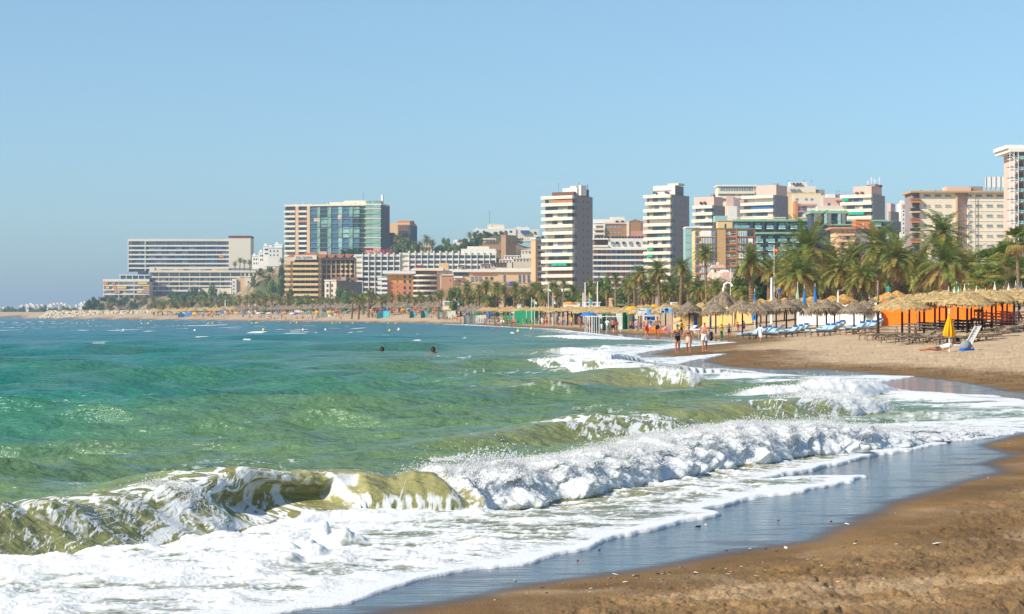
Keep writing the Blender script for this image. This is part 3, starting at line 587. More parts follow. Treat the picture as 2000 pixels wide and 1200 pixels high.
for x in (402, 416, 437): b.win("window", x, x + 2.2, 561, 563.5, "gl", .9)
b.box("wing", 470, 512, 532, 542, "cream", .5, 9)
for k in range(5): b.win("window", 472 + 8 * k, 477 + 8 * k, 534, 539.5, "gl", .62)
b.box("end_tower", 454, 463, 545, 577, "white", 3, 10); b.box("end_tower", 463, 480, 543, 577, "peach", 1.5, 12); b.box("end_tower", 480, 491, 543, 578, "cream", 3, 11)
for k in range(4): b.win("window", 485, 488, 550 + 7 * k, 553.5 + 7 * k, "gl", 3.08); b.win("window", 456, 459, 550 + 7 * k, 553.5 + 7 * k, "glg", 3.08)
b = Bd("stepped_terrace_hotel", "low stepped hotel with orange and yellow awnings above the rocky headland", 1380, 202, 584)
b.box("wall", 202, 292, 546, 584, "pale", -1.0, 14); b.box("roof_slab", 202, 292, 545.5, 550.5, "white", .9, 14.2)
b.floors(202, 292, 556.5, 8.6, 4, 2.6, "white", 12, ["gl", "glg", "cur", "pale"], out=.9, wout=-.9)
for x in (203, 232, 262): b.box("column", x, x + 1, 546, 584, "white", 1.0, 0)
for x, y, ww, m in ((202, 551.5, 9, "awn"), (220, 552, 5, "awnr"), (270, 551.5, 18, "awny"), (207, 560, 7, "awny"), (229, 560, 18, "awny"), (222, 560.5, 6, "awn"), (280, 560.5, 12, "awn"), (224, 568.8, 11, "awnr"), (268, 568.5, 10, "awny"), (279, 569, 13, "awnr")):
    b.win("awning", x, x + ww, y, y + 4.3, m, 1.3)
b.box("link_roof", 232, 292, 536.8, 538.5, "white", .2, 10); b.box("link_glass", 235, 292, 538.5, 546, "glb", -1, 9)
for k in range(5): b.win("column", 234 + k * 12, 235.2 + k * 12, 538, 546, "white", .1)
b.box("pergola", 268, 287, 531, 537, "gl", -3, 6)
# white village houses
for i, (x0, x1, y0, y1, lab) in enumerate([(492, 512, 500, 526, "lowest white village house beside the clifftop hotel"), (505, 521, 493, 526, "white village house with flat roof above the cliff"), (514, 526, 481, 520, "narrow tall white village house with stair turret"), (524, 551, 484, 520, "wide white village house beside the glass fronted tower"), (536, 552, 478, 500, "topmost white village house touching the glass fronted tower")]):
    b = Bd("village_house", lab, 1290 - 12 * i + (20 if i == 4 else 0), x0, y1, cat="house", group="white houses above the cliff")
    b.box("wall", x0, x1, y0, y1, "white", 0, 9); b.box("parapet", x0 - .3, x1 + .3, y0 - 1, y0 + .6, "wht", .3, 9.3); b.box("stair_turret", x0 + 2, x0 + 6, y0 - 5, y0 - .9, "wht", -1, 4)
    for k in range(3): b.win("window", x0 + 3 + k * (x1 - x0 - 6) / 3, x0 + 5.5 + k * (x1 - x0 - 6) / 3, y0 + 5, y0 + 8.5, "gl"); b.win("window", x0 + 3 + k * (x1 - x0 - 6) / 3, x0 + 5.5 + k * (x1 - x0 - 6) / 3, y0 + 13, y0 + 16.5, "glb")
b = Bd("cliff_house", "small cream house with pitched roof on the cliff edge", 1190, 528, 548, cat="house")
b.box("wall", 529, 548, 530, 548, "cream", 0, 8); MB().add([(b.x(527), -.6, b.z(530)), (b.x(550), -.6, b.z(530)), (b.x(550), 8.6, b.z(530)), (b.x(527), 8.6, b.z(530)), (b.x(533), 4, b.z(522)), (b.x(545), 4, b.z(522))], [(0, 1, 5, 4), (1, 2, 5), (2, 3, 4, 5), (3, 0, 4), (3, 2, 1, 0)]).build("roof", G["peach"], b.root)
for k in (532, 540): b.win("window", k, k + 3.4, 535, 540, "gl")

# glass fronted tower
b = Bd("glass_fronted_tower", "broad tower with cream left bays and blue green glazed balconies", 1120, 745, 512, 12)
b.mass("wall", 551, 745, 757.5, 400, 512, "pinkish", 1.3); b.mass("roof_slab", 551, 745, 757.5, 398, 401.5, "cream", -.3)
for x in (574, 597): b.box("pier", x, x + 6, 401.5, 512, "peach", .9, 1.3)
for i in range(11):
    y = 404 + i * 9.7
    for x0, x1 in ((551, 559), (559, 573), (580.5, 596.5)):
        b.win("balcony", x0, x1, y + 5.6, y + 9.7, rnd.choice(["cream", "white", "cream", "awnr" if i in (2, 3) else "cream"]), 1.0, 0); b.win("window", x0 + .5, x1 - .5, y, y + 5.6, rnd.choice(["gl", "glb", "cur", "gl"]), -.6, 1.35)
cols = ["glb", "glassg", "gl", "glassg", "glb", "glassg", "glb", "glassg", "gl"]
xs = [603, 617, 624, 638, 646, 660, 668, 681, 689, 702]
for c in range(9):
    for i in range(5):
        m = cols[c] if rnd.random() < .72 else rnd.choice(["glassg", "glg", "glb", "turq"])
        y = 404 + i * 20; b.win("glass_bay", xs[c] + .3, xs[c + 1] - .3, y, y + 19.3, m, (.9 if c % 2 else .5), 1.3)
b.win("shutter", 611, 623, 425, 432, "pink", .95); b.win("shutter", 659, 666, 420, 428, "pink", .98)
for i in range(11):
    y = 400 + i * 9.4; b.win("rail", 603, 712, y + 7.6, y + 8.2, "green", 1.05, .9); b.win("sunroom", 714, 744, y + .3, y + 8.7, "glassg" if i != 9 else "peach", .8, 1.3); b.win("sunroom_sill", 712, 745, y + 7.2, y + 9.3, "green" if i % 2 else "pale", 1.0, 1.3)
b.mass("edge_wall", 745, 745, 757.4, 401, 512, "pinkish", 0)  # right-hand strip, its shade given by the darker wall colour
b.mass("penthouse", 668, 716, 742, 391, 398, "cream", 2, 10); b.box("penthouse", 640, 668, 394, 398, "cream", -2, 8); b.box("penthouse", 714, 744, 392, 400, "glassg", -.5, 6)
b.box("chimney", 742, 746, 380.5, 399, "wht", -2, 4); antenna(b, 708, 377, 392, .12)
for x in (571, 585, 601, 634, 662, 690): b.win("roof_vent", x, x + 2.4, 395.6, 398, "pale", -2, 4)
b = Bd("orange_hill_building", "orange brick building with dark glass corner behind the palms", 1150, 800, 500, 14)
b.mass("wall", 758, 800, 811, 436, 500, "peach", 0); b.mass("upper_wall", 775, 800, 808, 431, 437, "orange", 1, 9); b.box("bay", 777, 798, 439, 462, "shade", .6, 3)
for k in range(3): b.win("window", 780 + k * 6, 784 + k * 6, 441, 447, "brown", .75); b.win("window", 780 + k * 6, 784 + k * 6, 450, 457, "gl", .75)
MB().box(0.02, .5, .0, b.yr(811), b.z(500), b.z(440)).build("side_cladding", G["dark"], b.root); b.box("annex", 757.5, 770, 455, 500, "dark", 3, 2)

# yellow balcony hotel
b = Bd("yellow_balcony_hotel", "yellow hotel with long balconies and zigzag orange tiled roof", 935, 626, 592)
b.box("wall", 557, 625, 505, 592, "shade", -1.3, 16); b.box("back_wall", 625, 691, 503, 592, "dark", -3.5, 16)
for i in range(8):
    y = 513 + i * 10.15
    b.win("balcony", 556, 568, y - (1.5 if i < 1 else 0), y + 4.6, "yellow", 1.2, .2); b.win("balcony", 572.5, 622, y, y + 4.6, "yellow", 1.5, .2)
    for k in range(6): b.win("window", 577 + k * 7.6, 581 + k * 7.6, y + 5, y + 9.6, ["glb", "shade", "cur", "gl", "brown", "glb"][(k + i) % 6], -1.1, 1.4)
for k in range(9): b.win("partition", 580.5 + k * 5, 581.5 + k * 5, 513, 592, "tan" if k % 2 else "brown", -.2, 1.2)
b.box("pier", 567.5, 572.5, 505, 592, "tan", .3, 1.4); b.box("pier", 622, 627, 500, 592, "tan", .5, 4)
for i in range(7):
    y = 509 + i * 9.4
    b.win("floor_slab", 627, 690, y + 6, y + 9, "brown" if i % 2 else "tan", -1.6, 3)
    for k in range(6): b.win("window", 630 + k * 9.8, 636 + k * 9.8, y, y + 6, rnd.choice(["gl", "glb", "gl"]), -3.2, 3.6)
    for k in (4, 5, 6):
        if i in (0, 1, 2): b.win("sunlit_balcony", 628 + k * 9, 633 + k * 9, y + 5.2, y + 9.2, "yellow", -1.2, 1.8)
for k in range(8): b.win("column", 627 + k * 9.2, 629 + k * 9.2, 505, 592, "tan", -1.3, 3)
b.box("sign_wall", 576, 619, 499, 507.5, "cream", 1.6, 4); b.box("parapet", 619, 691, 502, 508, "pinkish", -.5, 4); b.box("corner_wall", 556, 576, 503, 511, "pale", .9, 6)
r_ = MB(); zz = [(561, 501), (569, 494.5), (596, 494), (608, 492.5), (619, 499)]
z = b.z
def prism(bb, pts, y0, y1, m, name="roof"):
    n = len(pts); V = [(bb.x(p), y0, bb.z(q)) for p, q in pts] + [(bb.x(p), y1, bb.z(q)) for p, q in pts]
    MB().add(V, [tuple(range(n))[::-1], tuple(range(n, 2 * n))] + [(i, (i + 1) % n, n + (i + 1) % n, n + i) for i in range(n)]).build(name, G[m], bb.root)
prism(b, [(557, 504), (566, 498), (592, 496.5), (596, 494), (616, 494), (622, 499.5), (622, 504)], 1.0, 9, "roof")
for k in range(4):
    x = 622 + k * 17; prism(b, [(x, 497), (x + 17, 497), (x + 14, 502.5 if k < 3 else 500), (x + 8, 504.5), (x + 3, 502.5)], -.9 + .01 * k, 8, "roof")
b.box("roof_box", 622, 637, 491, 497, "pink", -4, 9)
def text(body, x, y, z, h, m, parent, name="lettering", rx=90, bold=0.0, wx=1.0):
    c = bpy.data.curves.new(name, 'FONT'); c.body = body; c.size = h; c.extrude = .06; c.offset = bold; c.align_x = 'LEFT'
    t = bpy.data.objects.new(name, c); me = bpy.data.meshes.new_from_object(t); bpy.data.objects.remove(t); me.materials.append(m)
    o = bpy.data.objects.new(name, me); C.objects.link(o); o.parent = parent; o.location = (x, y, z); o.rotation_euler = (R(rx), 0, 0); o.scale = (wx, 1, 1); return o
text("SOL QUITA", b.x(578), -1.7, b.z(505.6), 1.5, G["mtl"], b.root, wx=1.02)
# white stepped hotel with red roof letters
b = Bd("white_stepped_hotel", "long white hotel with gridded balconies and stepped roof posts", 985, 782, 592)
b.box("wall", 690, 782, 497, 592, "white", -1.0, 15); b.box("wall", 783, 968, 494, 592, "white", -1.3, 15); b.box("stair_block", 691, 708, 499, 592, "cream", .3, 1); b.box("stair_block", 783, 798, 495, 592, "cream", .3, 1)
for i in range(9):
    y = 498 + i * 10.2
    b.win("balcony", 694, 782, y, y + 3.6, "white", .9, .3)
    for k in range(6): b.win("window", 708.5 + k * 12.2, 718.5 + k * 12.2, y + 3.8, y + 9.8, rnd.choice(["glg", "glg", "cur", "glb"]), -.7, 1.1)
for i in range(4):
    y = 495 + i * 10.2; b.win("balcony", 786, 968, y, y + 3.8, "white", .9, .3)
    for k in range(14): b.win("window", 799.5 + k * 12.1, 809.5 + k * 12.1, y + 4, y + 9.6, rnd.choice(["glg", "glg", "cur", "glb"]), -.7, 1.4)
for k in range(7): b.win("fin", 719.3 + k * 12.2 - 12, 720.7 + k * 12.2 - 12, 494.5, 592, "white", 1.3, .9)
for k in range(15): b.win("fin", 798.3 + k * 12.1, 799.6 + k * 12.1, 491, 540, "white", 1.3, .9); b.win("roof_post", 797.4 + k * 12.1, 800.6 + k * 12.1, 490.5, 495, "white", 1.4, .2)
for k in range(6): b.win("roof_post", 718.5 + k * 12.2, 722 + k * 12.2, 494, 498, "white", 1.4, .2)
b.box("roof_terrace", 900, 968, 486, 494.5, "white", -2, 10); b.box("roof_terrace", 912, 955, 481, 486, "cream", -4, 9)
sg = Bd("rooftop_sign", "red letter sign on the white hotel roof", 990, 712, 497, cat="sign")
sg.box("back_panel", 712, 729, 485, 489, "redcap", 0, .3)
red = mat("letter_red", "c8325a", .5, .4, var=.05); text("BAJONDILLO", sg.x(713), -.3, sg.z(496), 2.9, red, sg.root, "lettering", bold=.05, wx=.80)
for k in range(9): sg.win("post", 713 + k * 7, 713.5 + k * 7, 486, 498, "mtl", -.3, .5)
sg.win("rail", 713, 772, 486.6, 487.2, "redcap", -.3, .5)
b = Bd("derelict_townhouse", "narrow weathered beige townhouse with grey side wall behind palms", 880, 657, 600, 24)
b.mass("wall", 633, 657, 657, 548, 600, "pale", 0, 9); b.mass("side_wing", 657, 657.2, 700, 549, 600, "grey", 0)
b.punched([639, 648], [558, 568, 578, 588], 4.2, 6, ["gl", "brown"], part="window"); b.box("parapet", 632.5, 657.5, 546.5, 549, "pale", .3, 8)
for x in (643.5, 644.8): b.win("drainpipe", x, x + .5, 548, 598, "mtl", .25)
b.box("roof_hut", 662, 672, 541, 548, "pinkish", -2, 5); prism(b, [(633, 547), (645, 540), (690, 542), (694, 548)], 4, 9, "brown", "roof")
b = Bd("orange_building", "square orange and amber building with overhanging white roof", 870, 757, 592)
b.box("wall", 757, 807, 537, 553, "amber", 0, 12); b.box("wall", 757, 807, 553, 592, "orange", -.0, 11.9); b.box("roof_slab", 748, 812, 530, 535, "white", 2, 13); b.box("roof_slab", 752, 808, 535, 537.2, "cream", 1, 12.6)
b.punched([790.5, 801], [541, 551, 563, 573], 4.6, 6.5, "gl", frame="cream"); b.punched([776.5], [540, 550, 560, 570], 1.8, 3.6, "gl")
for i in range(5): b.win("side_balcony", 738, 756.8, 543 + i * 9, 547.5 + i * 9, "white", 1.4, 3); b.win("side_window", 746, 756.5, 538.5 + i * 9, 543 + i * 9, "glassg", -1, 4)
b = Bd("curved_balcony_building", "cream building with curved stacked balconies beside the orange building", 870, 808, 592)
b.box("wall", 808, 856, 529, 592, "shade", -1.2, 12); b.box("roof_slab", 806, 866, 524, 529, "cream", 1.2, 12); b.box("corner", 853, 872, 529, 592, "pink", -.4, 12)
for i in range(5):
    y = 536.5 + i * 10; V = []; Fc = []; n = 12
    for k in range(n + 1):
        t = k / n; px = 807.5 + 46 * t; o = 2.4 * math.sin(math.pi * (.15 + .8 * t)); V += [(b.x(px), -o, b.z(y + 3.4)), (b.x(px), -o, b.z(y)), (b.x(px), 1, b.z(y)), (b.x(px), 1, b.z(y + 3.4))]
    for k in range(n): a_ = 4 * k; Fc += [(a_ + i2, a_ + 4 + i2, a_ + 4 + (i2 + 1) % 4, a_ + (i2 + 1) % 4) for i2 in range(4)]
    mesh_obj("balcony", V, [f[::-1] for f in Fc], G["cream"], b.root)
    for k in range(4): b.win("window", 812 + k * 10, 819 + k * 10, y + 3.6, y + 9.5, rnd.choice(["gl", "brown", "cur"]), -1.0, 1.4)
b.box("roof_hut", 812, 826, 518, 524, "redcap", -2, 4); b.box("roof_hut", 857, 876, 514, 529, "peach", .2, 6)
b = Bd("beige_shingle_building", "blank beige block with one small window above the palms", 860, 862, 592); b.box("wall", 862, 885, 538, 592, "stone", 0, 10); b.box("roof_slab", 861, 886, 536, 538.4, "pale", .4, 10.4); b.punched([880], [548], 1.8, 4, "gl")
b = Bd("arcaded_building", "low beige arcaded building with long parapet above the palm grove", 850, 886, 600)
b.box("wall", 886, 1058, 532, 600, "peach", 0, 12); b.box("parapet", 884, 1040, 527, 531.8, "white", .8, 12); b.box("parapet", 968, 1058, 524, 530, "cream", .4, 12.2)
b.box("loggia", 886, 915, 533, 539, "gl", .3, 1); b.box("red_lintel", 918, 965, 531.5, 533.5, "roof", .95, 1)
b.punched([893], [553], 13, 11, "shade", .2); b.punched([922, 930, 938], [545], 5, 9, "glg", .2); b.punched([985, 1015, 1023, 1032], [545, 545], 3.6, 15, "glb", .2, frame="cream"); b.punched([950, 960], [544], 5, 5, "gl", .2)
b.box("canopy", 886, 904, 540, 543, "wht", 1.5, .5)
for k, (x0, x1, y0, y1, m) in enumerate([(958, 990, 515, 527, "pale"), (975, 1000, 508, 524, "cream"), (1002, 1040, 505, 524, "pale"), (1018, 1038, 490, 506, "cream"), (985, 1016, 500, 512, "white"), (893, 908, 520, 528, "white"), (938, 960, 518, 528, "cream")]):
    h = Bd("terrace_house", ["small flat roofed house stepping down beside the stone tower", "cream terrace house with a row of little arches", "wide pale terrace house behind the arcade roof", "upper cream house with two tall windows by the peach slab", "white terrace house with satellite dish below the stone tower", "tiny white roof house with red awning on the arcade", "cream roof house with red trim on the arcade"][k], 890 + 12 * k, x0, y1, cat="house", group="small houses above the arcade")
    h.box("wall", x0, x1, y0, y1, m, 0, 8); h.box("parapet", x0 - .3, x1 + .3, y0 - 1, y0 + .4, "white", .3, 8.3)
    nw = max(2, int((x1 - x0) / 6)); h.punched([x0 + (i + .5) * (x1 - x0) / nw for i in range(nw)], [y0 + 4], 2.4, 4, ["gl", "glg", "brown"]);
    if k in (5, 6, 0): h.win("awning", x0 + 1, x1 - 1, y0 - 1.8, y0 + .2, "redcap", 1.2)
aw = Bd("domed_awning", "purple domed awning between palm crowns", 780, 1000, 562, cat="awning")
V = []; Fc = []
for i in range(7):
    for k in range(13): t = math.pi * k / 12; ph = math.pi / 2 * i / 6; r = 11 * aw.s; V.append((r * math.cos(t) * math.cos(ph), -2 * math.sin(ph) , 1.9 * math.sin(t) * math.cos(ph) + aw.z(559)))
for i in range(6):
    for k in range(12): Fc.append((i * 13 + k, i * 13 + k + 1, (i + 1) * 13 + k + 1, (i + 1) * 13 + k))
mesh_obj("canopy", V, Fc, G["purp"], aw.root, True); MB().tube([(-11 * aw.s, 0, 0), (-11 * aw.s, 0, aw.z(558))], .08).tube([(11 * aw.s, 0, 0), (11 * aw.s, 0, aw.z(558))], .08).build("post", G["wht"], aw.root)
# hilltop
b = Bd("hilltop_white_building", "large white stepped building on the hilltop beside the mast", 1110, 925, 470, cat="building")
b.box("wall", 925, 1008, 447, 470, "white", 0, 14); b.box("upper_floor", 952, 985, 438.5, 447, "cream", -2, 10); b.box("upper_floor", 1007, 1034, 444, 449, "white", -1, 10); b.box("wall", 1008, 1052, 448.5, 472, "cream", -.5, 12)
b.punched([933, 945, 988, 998], [453, 463], 4.5, 4, "gl"); b.punched([1045], [455], 4, 4, "gl", -.3, ); b.win("awning", 1017, 1034, 450.5, 455.5, "blue", .9)
for i in range(3): b.box("lean_to", 917 - i * 1.5, 925, 458 + i * 6, 464 + i * 6, "white", .5 + i * .1, 6)
for x in (930, 956, 962, 1012, 1028): b.win("chimney", x, x + 2, 436.5 if 950 < x < 985 else 444 if x < 950 else 442, 448, "white", -3, 4)
antenna(b, 956, 413, 438, .1)
b = Bd("stone_watchtower", "square old stone tower standing on the hillside", 1010, 988, 512, 30)
b.mass("wall", 978.5, 988, 1008, 460, 512, "stone", 0, 8); b.mass("parapet", 978, 988.4, 1008.5, 459, 461.5, "stone", -.2, 8.2); b.swin("window", 994, 996, 470, 475, "gl"); b.swin("window", 1001, 1002.5, 472, 476, "gl")
b = Bd("hill_house", "little white house with brown tiled roof among hill shrubs", 1120, 885, 484, cat="house")
b.box("wall", 885, 916, 471, 484, "white", 0, 8); prism(b, [(893, 472.5), (897, 468), (914, 468), (918, 472.5)], -.4, 8.2, "brown"); prism(b, [(884.5, 472), (886, 469), (891, 468), (895, 472)], 1, 7, "white", "gable"); b.punched([889, 910], [477], 3, 4, "gl")
b = Bd("pergola_terrace", "beige terraced house with pergola beside the stone tower", 1030, 942, 490, cat="house"); b.box("wall", 942, 978, 474, 490, "stone", 0, 9); b.box("canopy", 943, 969, 466, 468.4, "cream", 1, 6); b.box("upper_wall", 945, 970, 468.4, 474, "pale", -1, 6)
for k in range(5): b.win("post", 943.5 + k * 6, 944.2 + k * 6, 468, 474, "pale", .9, 0)
for x0, x1, y0, lab in ((815, 845, 482, "low cream garden house behind the hill palms"), (857, 883, 484, "low cream house with orange roof edge on the hill")):
    b = Bd("garden_house", lab, 1060, x0, 500, cat="house"); b.box("wall", x0, x1, y0 + 1, 500, "cream", 0, 8); b.box("roof", x0 - 1, x1 + 1, y0 - 1, y0 + 1.2, "peach", .6, 8.6); b.punched([x0 + 6, x1 - 6], [y0 + 6], 3, 4, "gl")
# peach slab
b = Bd("peach_slab_block", "narrow peach apartment slab left of the tall tower", 800, 1046, 585, 20)
b.mass("wall", 1037, 1046, 1068, 467, 585, "peach", 0, 9); b.mass("roof_slab", 1036.5, 1046.5, 1068, 465, 468, "white", -.3)
for i in range(9):
    y = 476 + i * 10.5; o = unit("balcony", G["white"], -.2, 1.6, b.yr(1050), b.yr(1064), b.z(y + 4), b.z(y), b.root); b.swin("window", 1051, 1060, y + 4.2, y + 9, rnd.choice(["gl", "shade", "cur"]), .1)

# the rotated apartment towers
def tower(label, Y, xl, xc, xr, top, nfl, dy, band=6.2, a=33, awn=(), low=600, corner=7, ncol=5, steps=None, side_rows=None, win0=None):
    b = Bd("apartment_tower", label, Y, xc, low, a, group="grey sided apartment towers")
    b.mass("wall", xl + 3, xc, xr, top, low, "pinkish", 1.2)
    b.mass("corner_glazing", xc - 1.5, xc - .2, xc + corner, top + 4, low, "glg", .6)
    for i in range(nfl):
        y = top + i * dy; l = xl + (rnd.uniform(0, 4) if i % 5 in (0, 1) else rnd.uniform(0, 1.5))
        b.win("balcony", l, xc + 1.2, y, y + band, "cream", 1.3, .6)
        o = unit("balcony", G["pinkish"], -1.0, .5, 0.2, b.yr(xc + corner), b.z(y + band), b.z(y), b.root)  # balcony turns the corner in a darker colour, standing for the shaded side
        n = ncol; x = l + (win0 or 6) + rnd.uniform(0, 4); wd = (xc - 1 - x) / n
        b.win("recess", l + 2, x - .2, y + band + .2, y + dy, rnd.choice(["pale", "cream", "shade"]), -1.0, 1.3)
        mode = rnd.random()
        for k in range(n):
            b.win("window", x + .3, x + wd - .2, y + band + .3, y + dy - .1, ("brown" if mode < .12 else "white" if mode > .9 else rnd.choice(["gl", "gl", "glb", "glg", "cur", "gl", "pale"])), .1 if mode < .6 else -.8, 1.3); x += wd
        o = unit("corner_window", G[rnd.choice(["gl", "glg", "glb", "cur"])], -.3, .25, .4, b.yr(xc + corner - .8), b.z(y + dy - .1), b.z(y + band + .3), b.root)
    for (i, x0, x1) in awn: y = top + i * dy + band; b.win("awning", x0, x1, y - .5, y + 5.2, "teal", 1.5, 0)
    for i in range(nfl + 1):
        y = top + 9 + i * dy
        if y < low - 20:
            for f in (.42, .68): p = xc + corner + (xr - xc - corner) * f; b.swin("side_window", p - 1, p + 1.2, y, y + 3.6, "gl", .05)
    return b
b = tower("tallest tower with shade grey side, cream balconies and teal awnings low down", 745, 1060, 1120, 1160, 382, 14, 14.0, awn=((9, 1082, 1093), (9, 1094, 1102), (9, 1103, 1110)), low=606)
b.win("shutter", 1081, 1120, 390.5, 396.5, "roof", .9, 0)
b.mass("penthouse", 1075, 1117, 1124, 374, 382, "brown", 3, 9); b.box("penthouse", 1090, 1118, 366, 381, "white", -3.4, 9); b.box("penthouse", 1103, 1115, 362, 366, "cream", -4, 8); b.box("lift_room", 1119, 1124, 361, 381, "white", -4, 8)
MB().box(-7, -1, b.yr(1134), b.yr(1157), b.z(382), b.z(367)).build("lift_room", G["dark"], b.root)
for x in (1089, 1128): antenna(b, x, 356, 372, .08)
MB().tube([(-1, b.yr(1154), b.z(368)), (-1, b.yr(1154), b.z(356))], .18, 5).build("antenna", G["mtl"], b.root); MB().tube([(-.4, .5, b.z(380)), (-.4, b.yr(1158), b.z(380))], .06, 4).build("roof_rail", G["mtl"], b.root)
b = tower("second tall tower with white penthouse right of the white hotel", 790, 1261, 1311, 1352, 380, 14, 13.9, corner=9, awn=((7, 1273, 1280), (8, 1269, 1279)), low=606)
b.mass("penthouse", 1272, 1312, 1320, 361.5, 380, "white", 2.5, 10); b.box("penthouse_band", 1271, 1305, 370.5, 372, "awnr", -2.2, 3); b.punched([1278, 1300], [376], 3, 4, "gl", -2.4); b.box("lift_room", 1298, 1318, 357.5, 361.5, "pale", -3, 8)
MB().box(-9, -2, b.yr(1322), b.yr(1349), b.z(380), b.z(361)).build("lift_room", G["grey"], b.root)
b = tower("third shorter pink grey tower behind the turquoise wing", 860, 1354, 1392, 1421, 401, 9, 13.6, corner=5, awn=((3, 1354, 1358),), low=606, ncol=4)
b.mass("penthouse", 1355, 1392, 1416, 384, 401, "pink", 1.2); b.punched([1369, 1376], [396], 3, 5, "gl", -1.1); b.box("lift_room", 1383, 1389, 379, 386, "pinkish", -2, 4)
b = tower("tower with blue glazed balcony behind the dark balcony hotel", 900, 1452, 1511, 1547, 381, 9, 13.6, corner=7, low=606)
b.mass("penthouse", 1476, 1512, 1543, 361, 381, "pink", 2.2); b.box("lift_room", 1505, 1513, 357.5, 362, "pinkish", -3, 4); b.win("blue_glazing", 1475, 1508, 402, 408, "blue", .4)
b.win("awning", 1452, 1460, 389, 394, "awnr", 1.5)
b = tower("right hand tower with roof antennas and green striped awnings", 880, 1646, 1703, 1739, 380, 9, 13.9, corner=7, awn=((0, 1653, 1664), (2, 1664, 1691)), low=606, ncol=6)
b.mass("penthouse", 1668, 1700, 1735, 363, 380, "pink", 1.5); b.punched([1675, 1684], [376], 4, 4.5, "brown", -1.3); b.box("lift_room", 1697, 1706, 359, 364, "pinkish", -2, 5); b.win("roof_rail", 1648, 1668, 373, 374, "mtl", -.5, .8)
for x, h_ in ((1690, 350), (1696, 344), (1702, 348), (1710, 345)):
    MB().tube([(b.x(x), 4, b.z(360)), (b.x(x), 4, b.z(h_))], .12, 5).tube([(b.x(x - 2), 4, b.z(h_ + 4)), (b.x(x + 2), 4, b.z(h_ + 6))], .09, 4).tube([(b.x(x + 2), 4, b.z(h_ + 3)), (b.x(x - 2), 4, b.z(h_ + 8))], .07, 4).build("antenna", G["wht"], b.root)
MB().box(-6, 0, b.yr(1724), b.yr(1732), b.z(363), b.z(359)).build("roof_box", G["redcap"], b.root)
b2 = Bd("grey_annex_block", "lower grey annex block right of the antenna tower", 905, 1740, 606, 33); b2.mass("wall", 1736, 1740, 1763, 413, 606, "pinkish", 0, 9)
for i in range(6):
    for p in (1748, 1755): b2.swin("window", p, p + 1.4, 424 + i * 12, 427.5 + i * 12, "gl")
b2 = Bd("pink_rooftop_block", "small pink block peeping between the annex and white flats", 960, 1742, 470, 25); b2.mass("wall", 1733, 1740, 1757, 397, 470, "pink", 0, 9); b2.swin("window", 1748, 1750, 402, 405, "gl")
# white hotel between towers
b = Bd("white_midrise_hotel", "white midrise hotel with ribbon balconies and rooftop solar panels", 820, 1160, 600)
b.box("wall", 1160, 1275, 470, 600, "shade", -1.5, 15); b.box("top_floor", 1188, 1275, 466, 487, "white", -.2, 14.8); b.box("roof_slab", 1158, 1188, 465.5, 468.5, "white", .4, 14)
b.floors(1158, 1188, 479, 11, 1, 4.5, "white", 6, ["brown", "shade", "cur"], out=.8, wout=-1.3); b.floors(1158, 1270, 485, 10.9, 8, 3.6, "white", 9, ["glb", "shade", "shade", "glb", "cur", "gl"], out=.9, wout=-1.4)
b.punched([1196, 1205, 1218, 1231, 1245, 1258], [475], 5.2, 5.4, ["glg", "gl"], .3, frame="white")
for k in range(8): b.win("window", 1161 + k * 3.4, 1163.6 + k * 3.4, 470, 477.5, "brown", -1.3, 1.6)
for k in range(12): b.win("partition", 1166 + k * 9.3, 1166.6 + k * 9.3, 488, 600, "pale", -.1, 1.5)
for k in range(15):
    x = 1161 + k * 6.3 + (3 if k > 4 else 0); o = unit("solar_panel", G["solar"], b.x(x), b.x(x + 5.4), 2, 2.15, b.z(465.5), b.z(461.2), b.root); o.rotation_euler = (R(-25), 0, 0)
b = Bd("brown_gabled_block", "brown brick block with gabled end and white terraces behind", 960, 1236, 480)
b.box("wall", 1181, 1232, 437, 480, "brick", 0, 10); b.box("roof_edge", 1180, 1234, 435, 438, "pink", .4, 10); b.box("gable_wall", 1231, 1252, 432, 480, "brick", 1, 9.8); prism(b, [(1229, 433), (1240, 428), (1254, 433)], -1.2, 9, "brick", "roof")
b.box("side_wing", 1252, 1268, 431, 480, "pink", .5, 9); b.box("pink_wall", 1232, 1262, 452, 480, "awnr", 3, 2); b.box("terrace", 1160, 1182, 438, 480, "white", .5, 9); b.box("upper_floor", 1160, 1222, 428, 436, "white", -2, 8); b.box("roof_house", 1193, 1220, 423.5, 430, "cream", -3, 8); b.box("stair_block", 1224, 1229, 433, 480, "cream", 1, 6)
b.punched([1186, 1193, 1202, 1210], [442, 452], 4, 3.4, "glg", frame="white"); b.punched([1205, 1216], [433], 5, 4, "gl", -1.9)
for i in range(3): b.win("balcony", 1158, 1181, 446 + i * 9, 450 + i * 9, "cream", 1.4, 0); b.win("window", 1164, 1178, 441 + i * 9, 446 + i * 9, "shade", .6, 0)
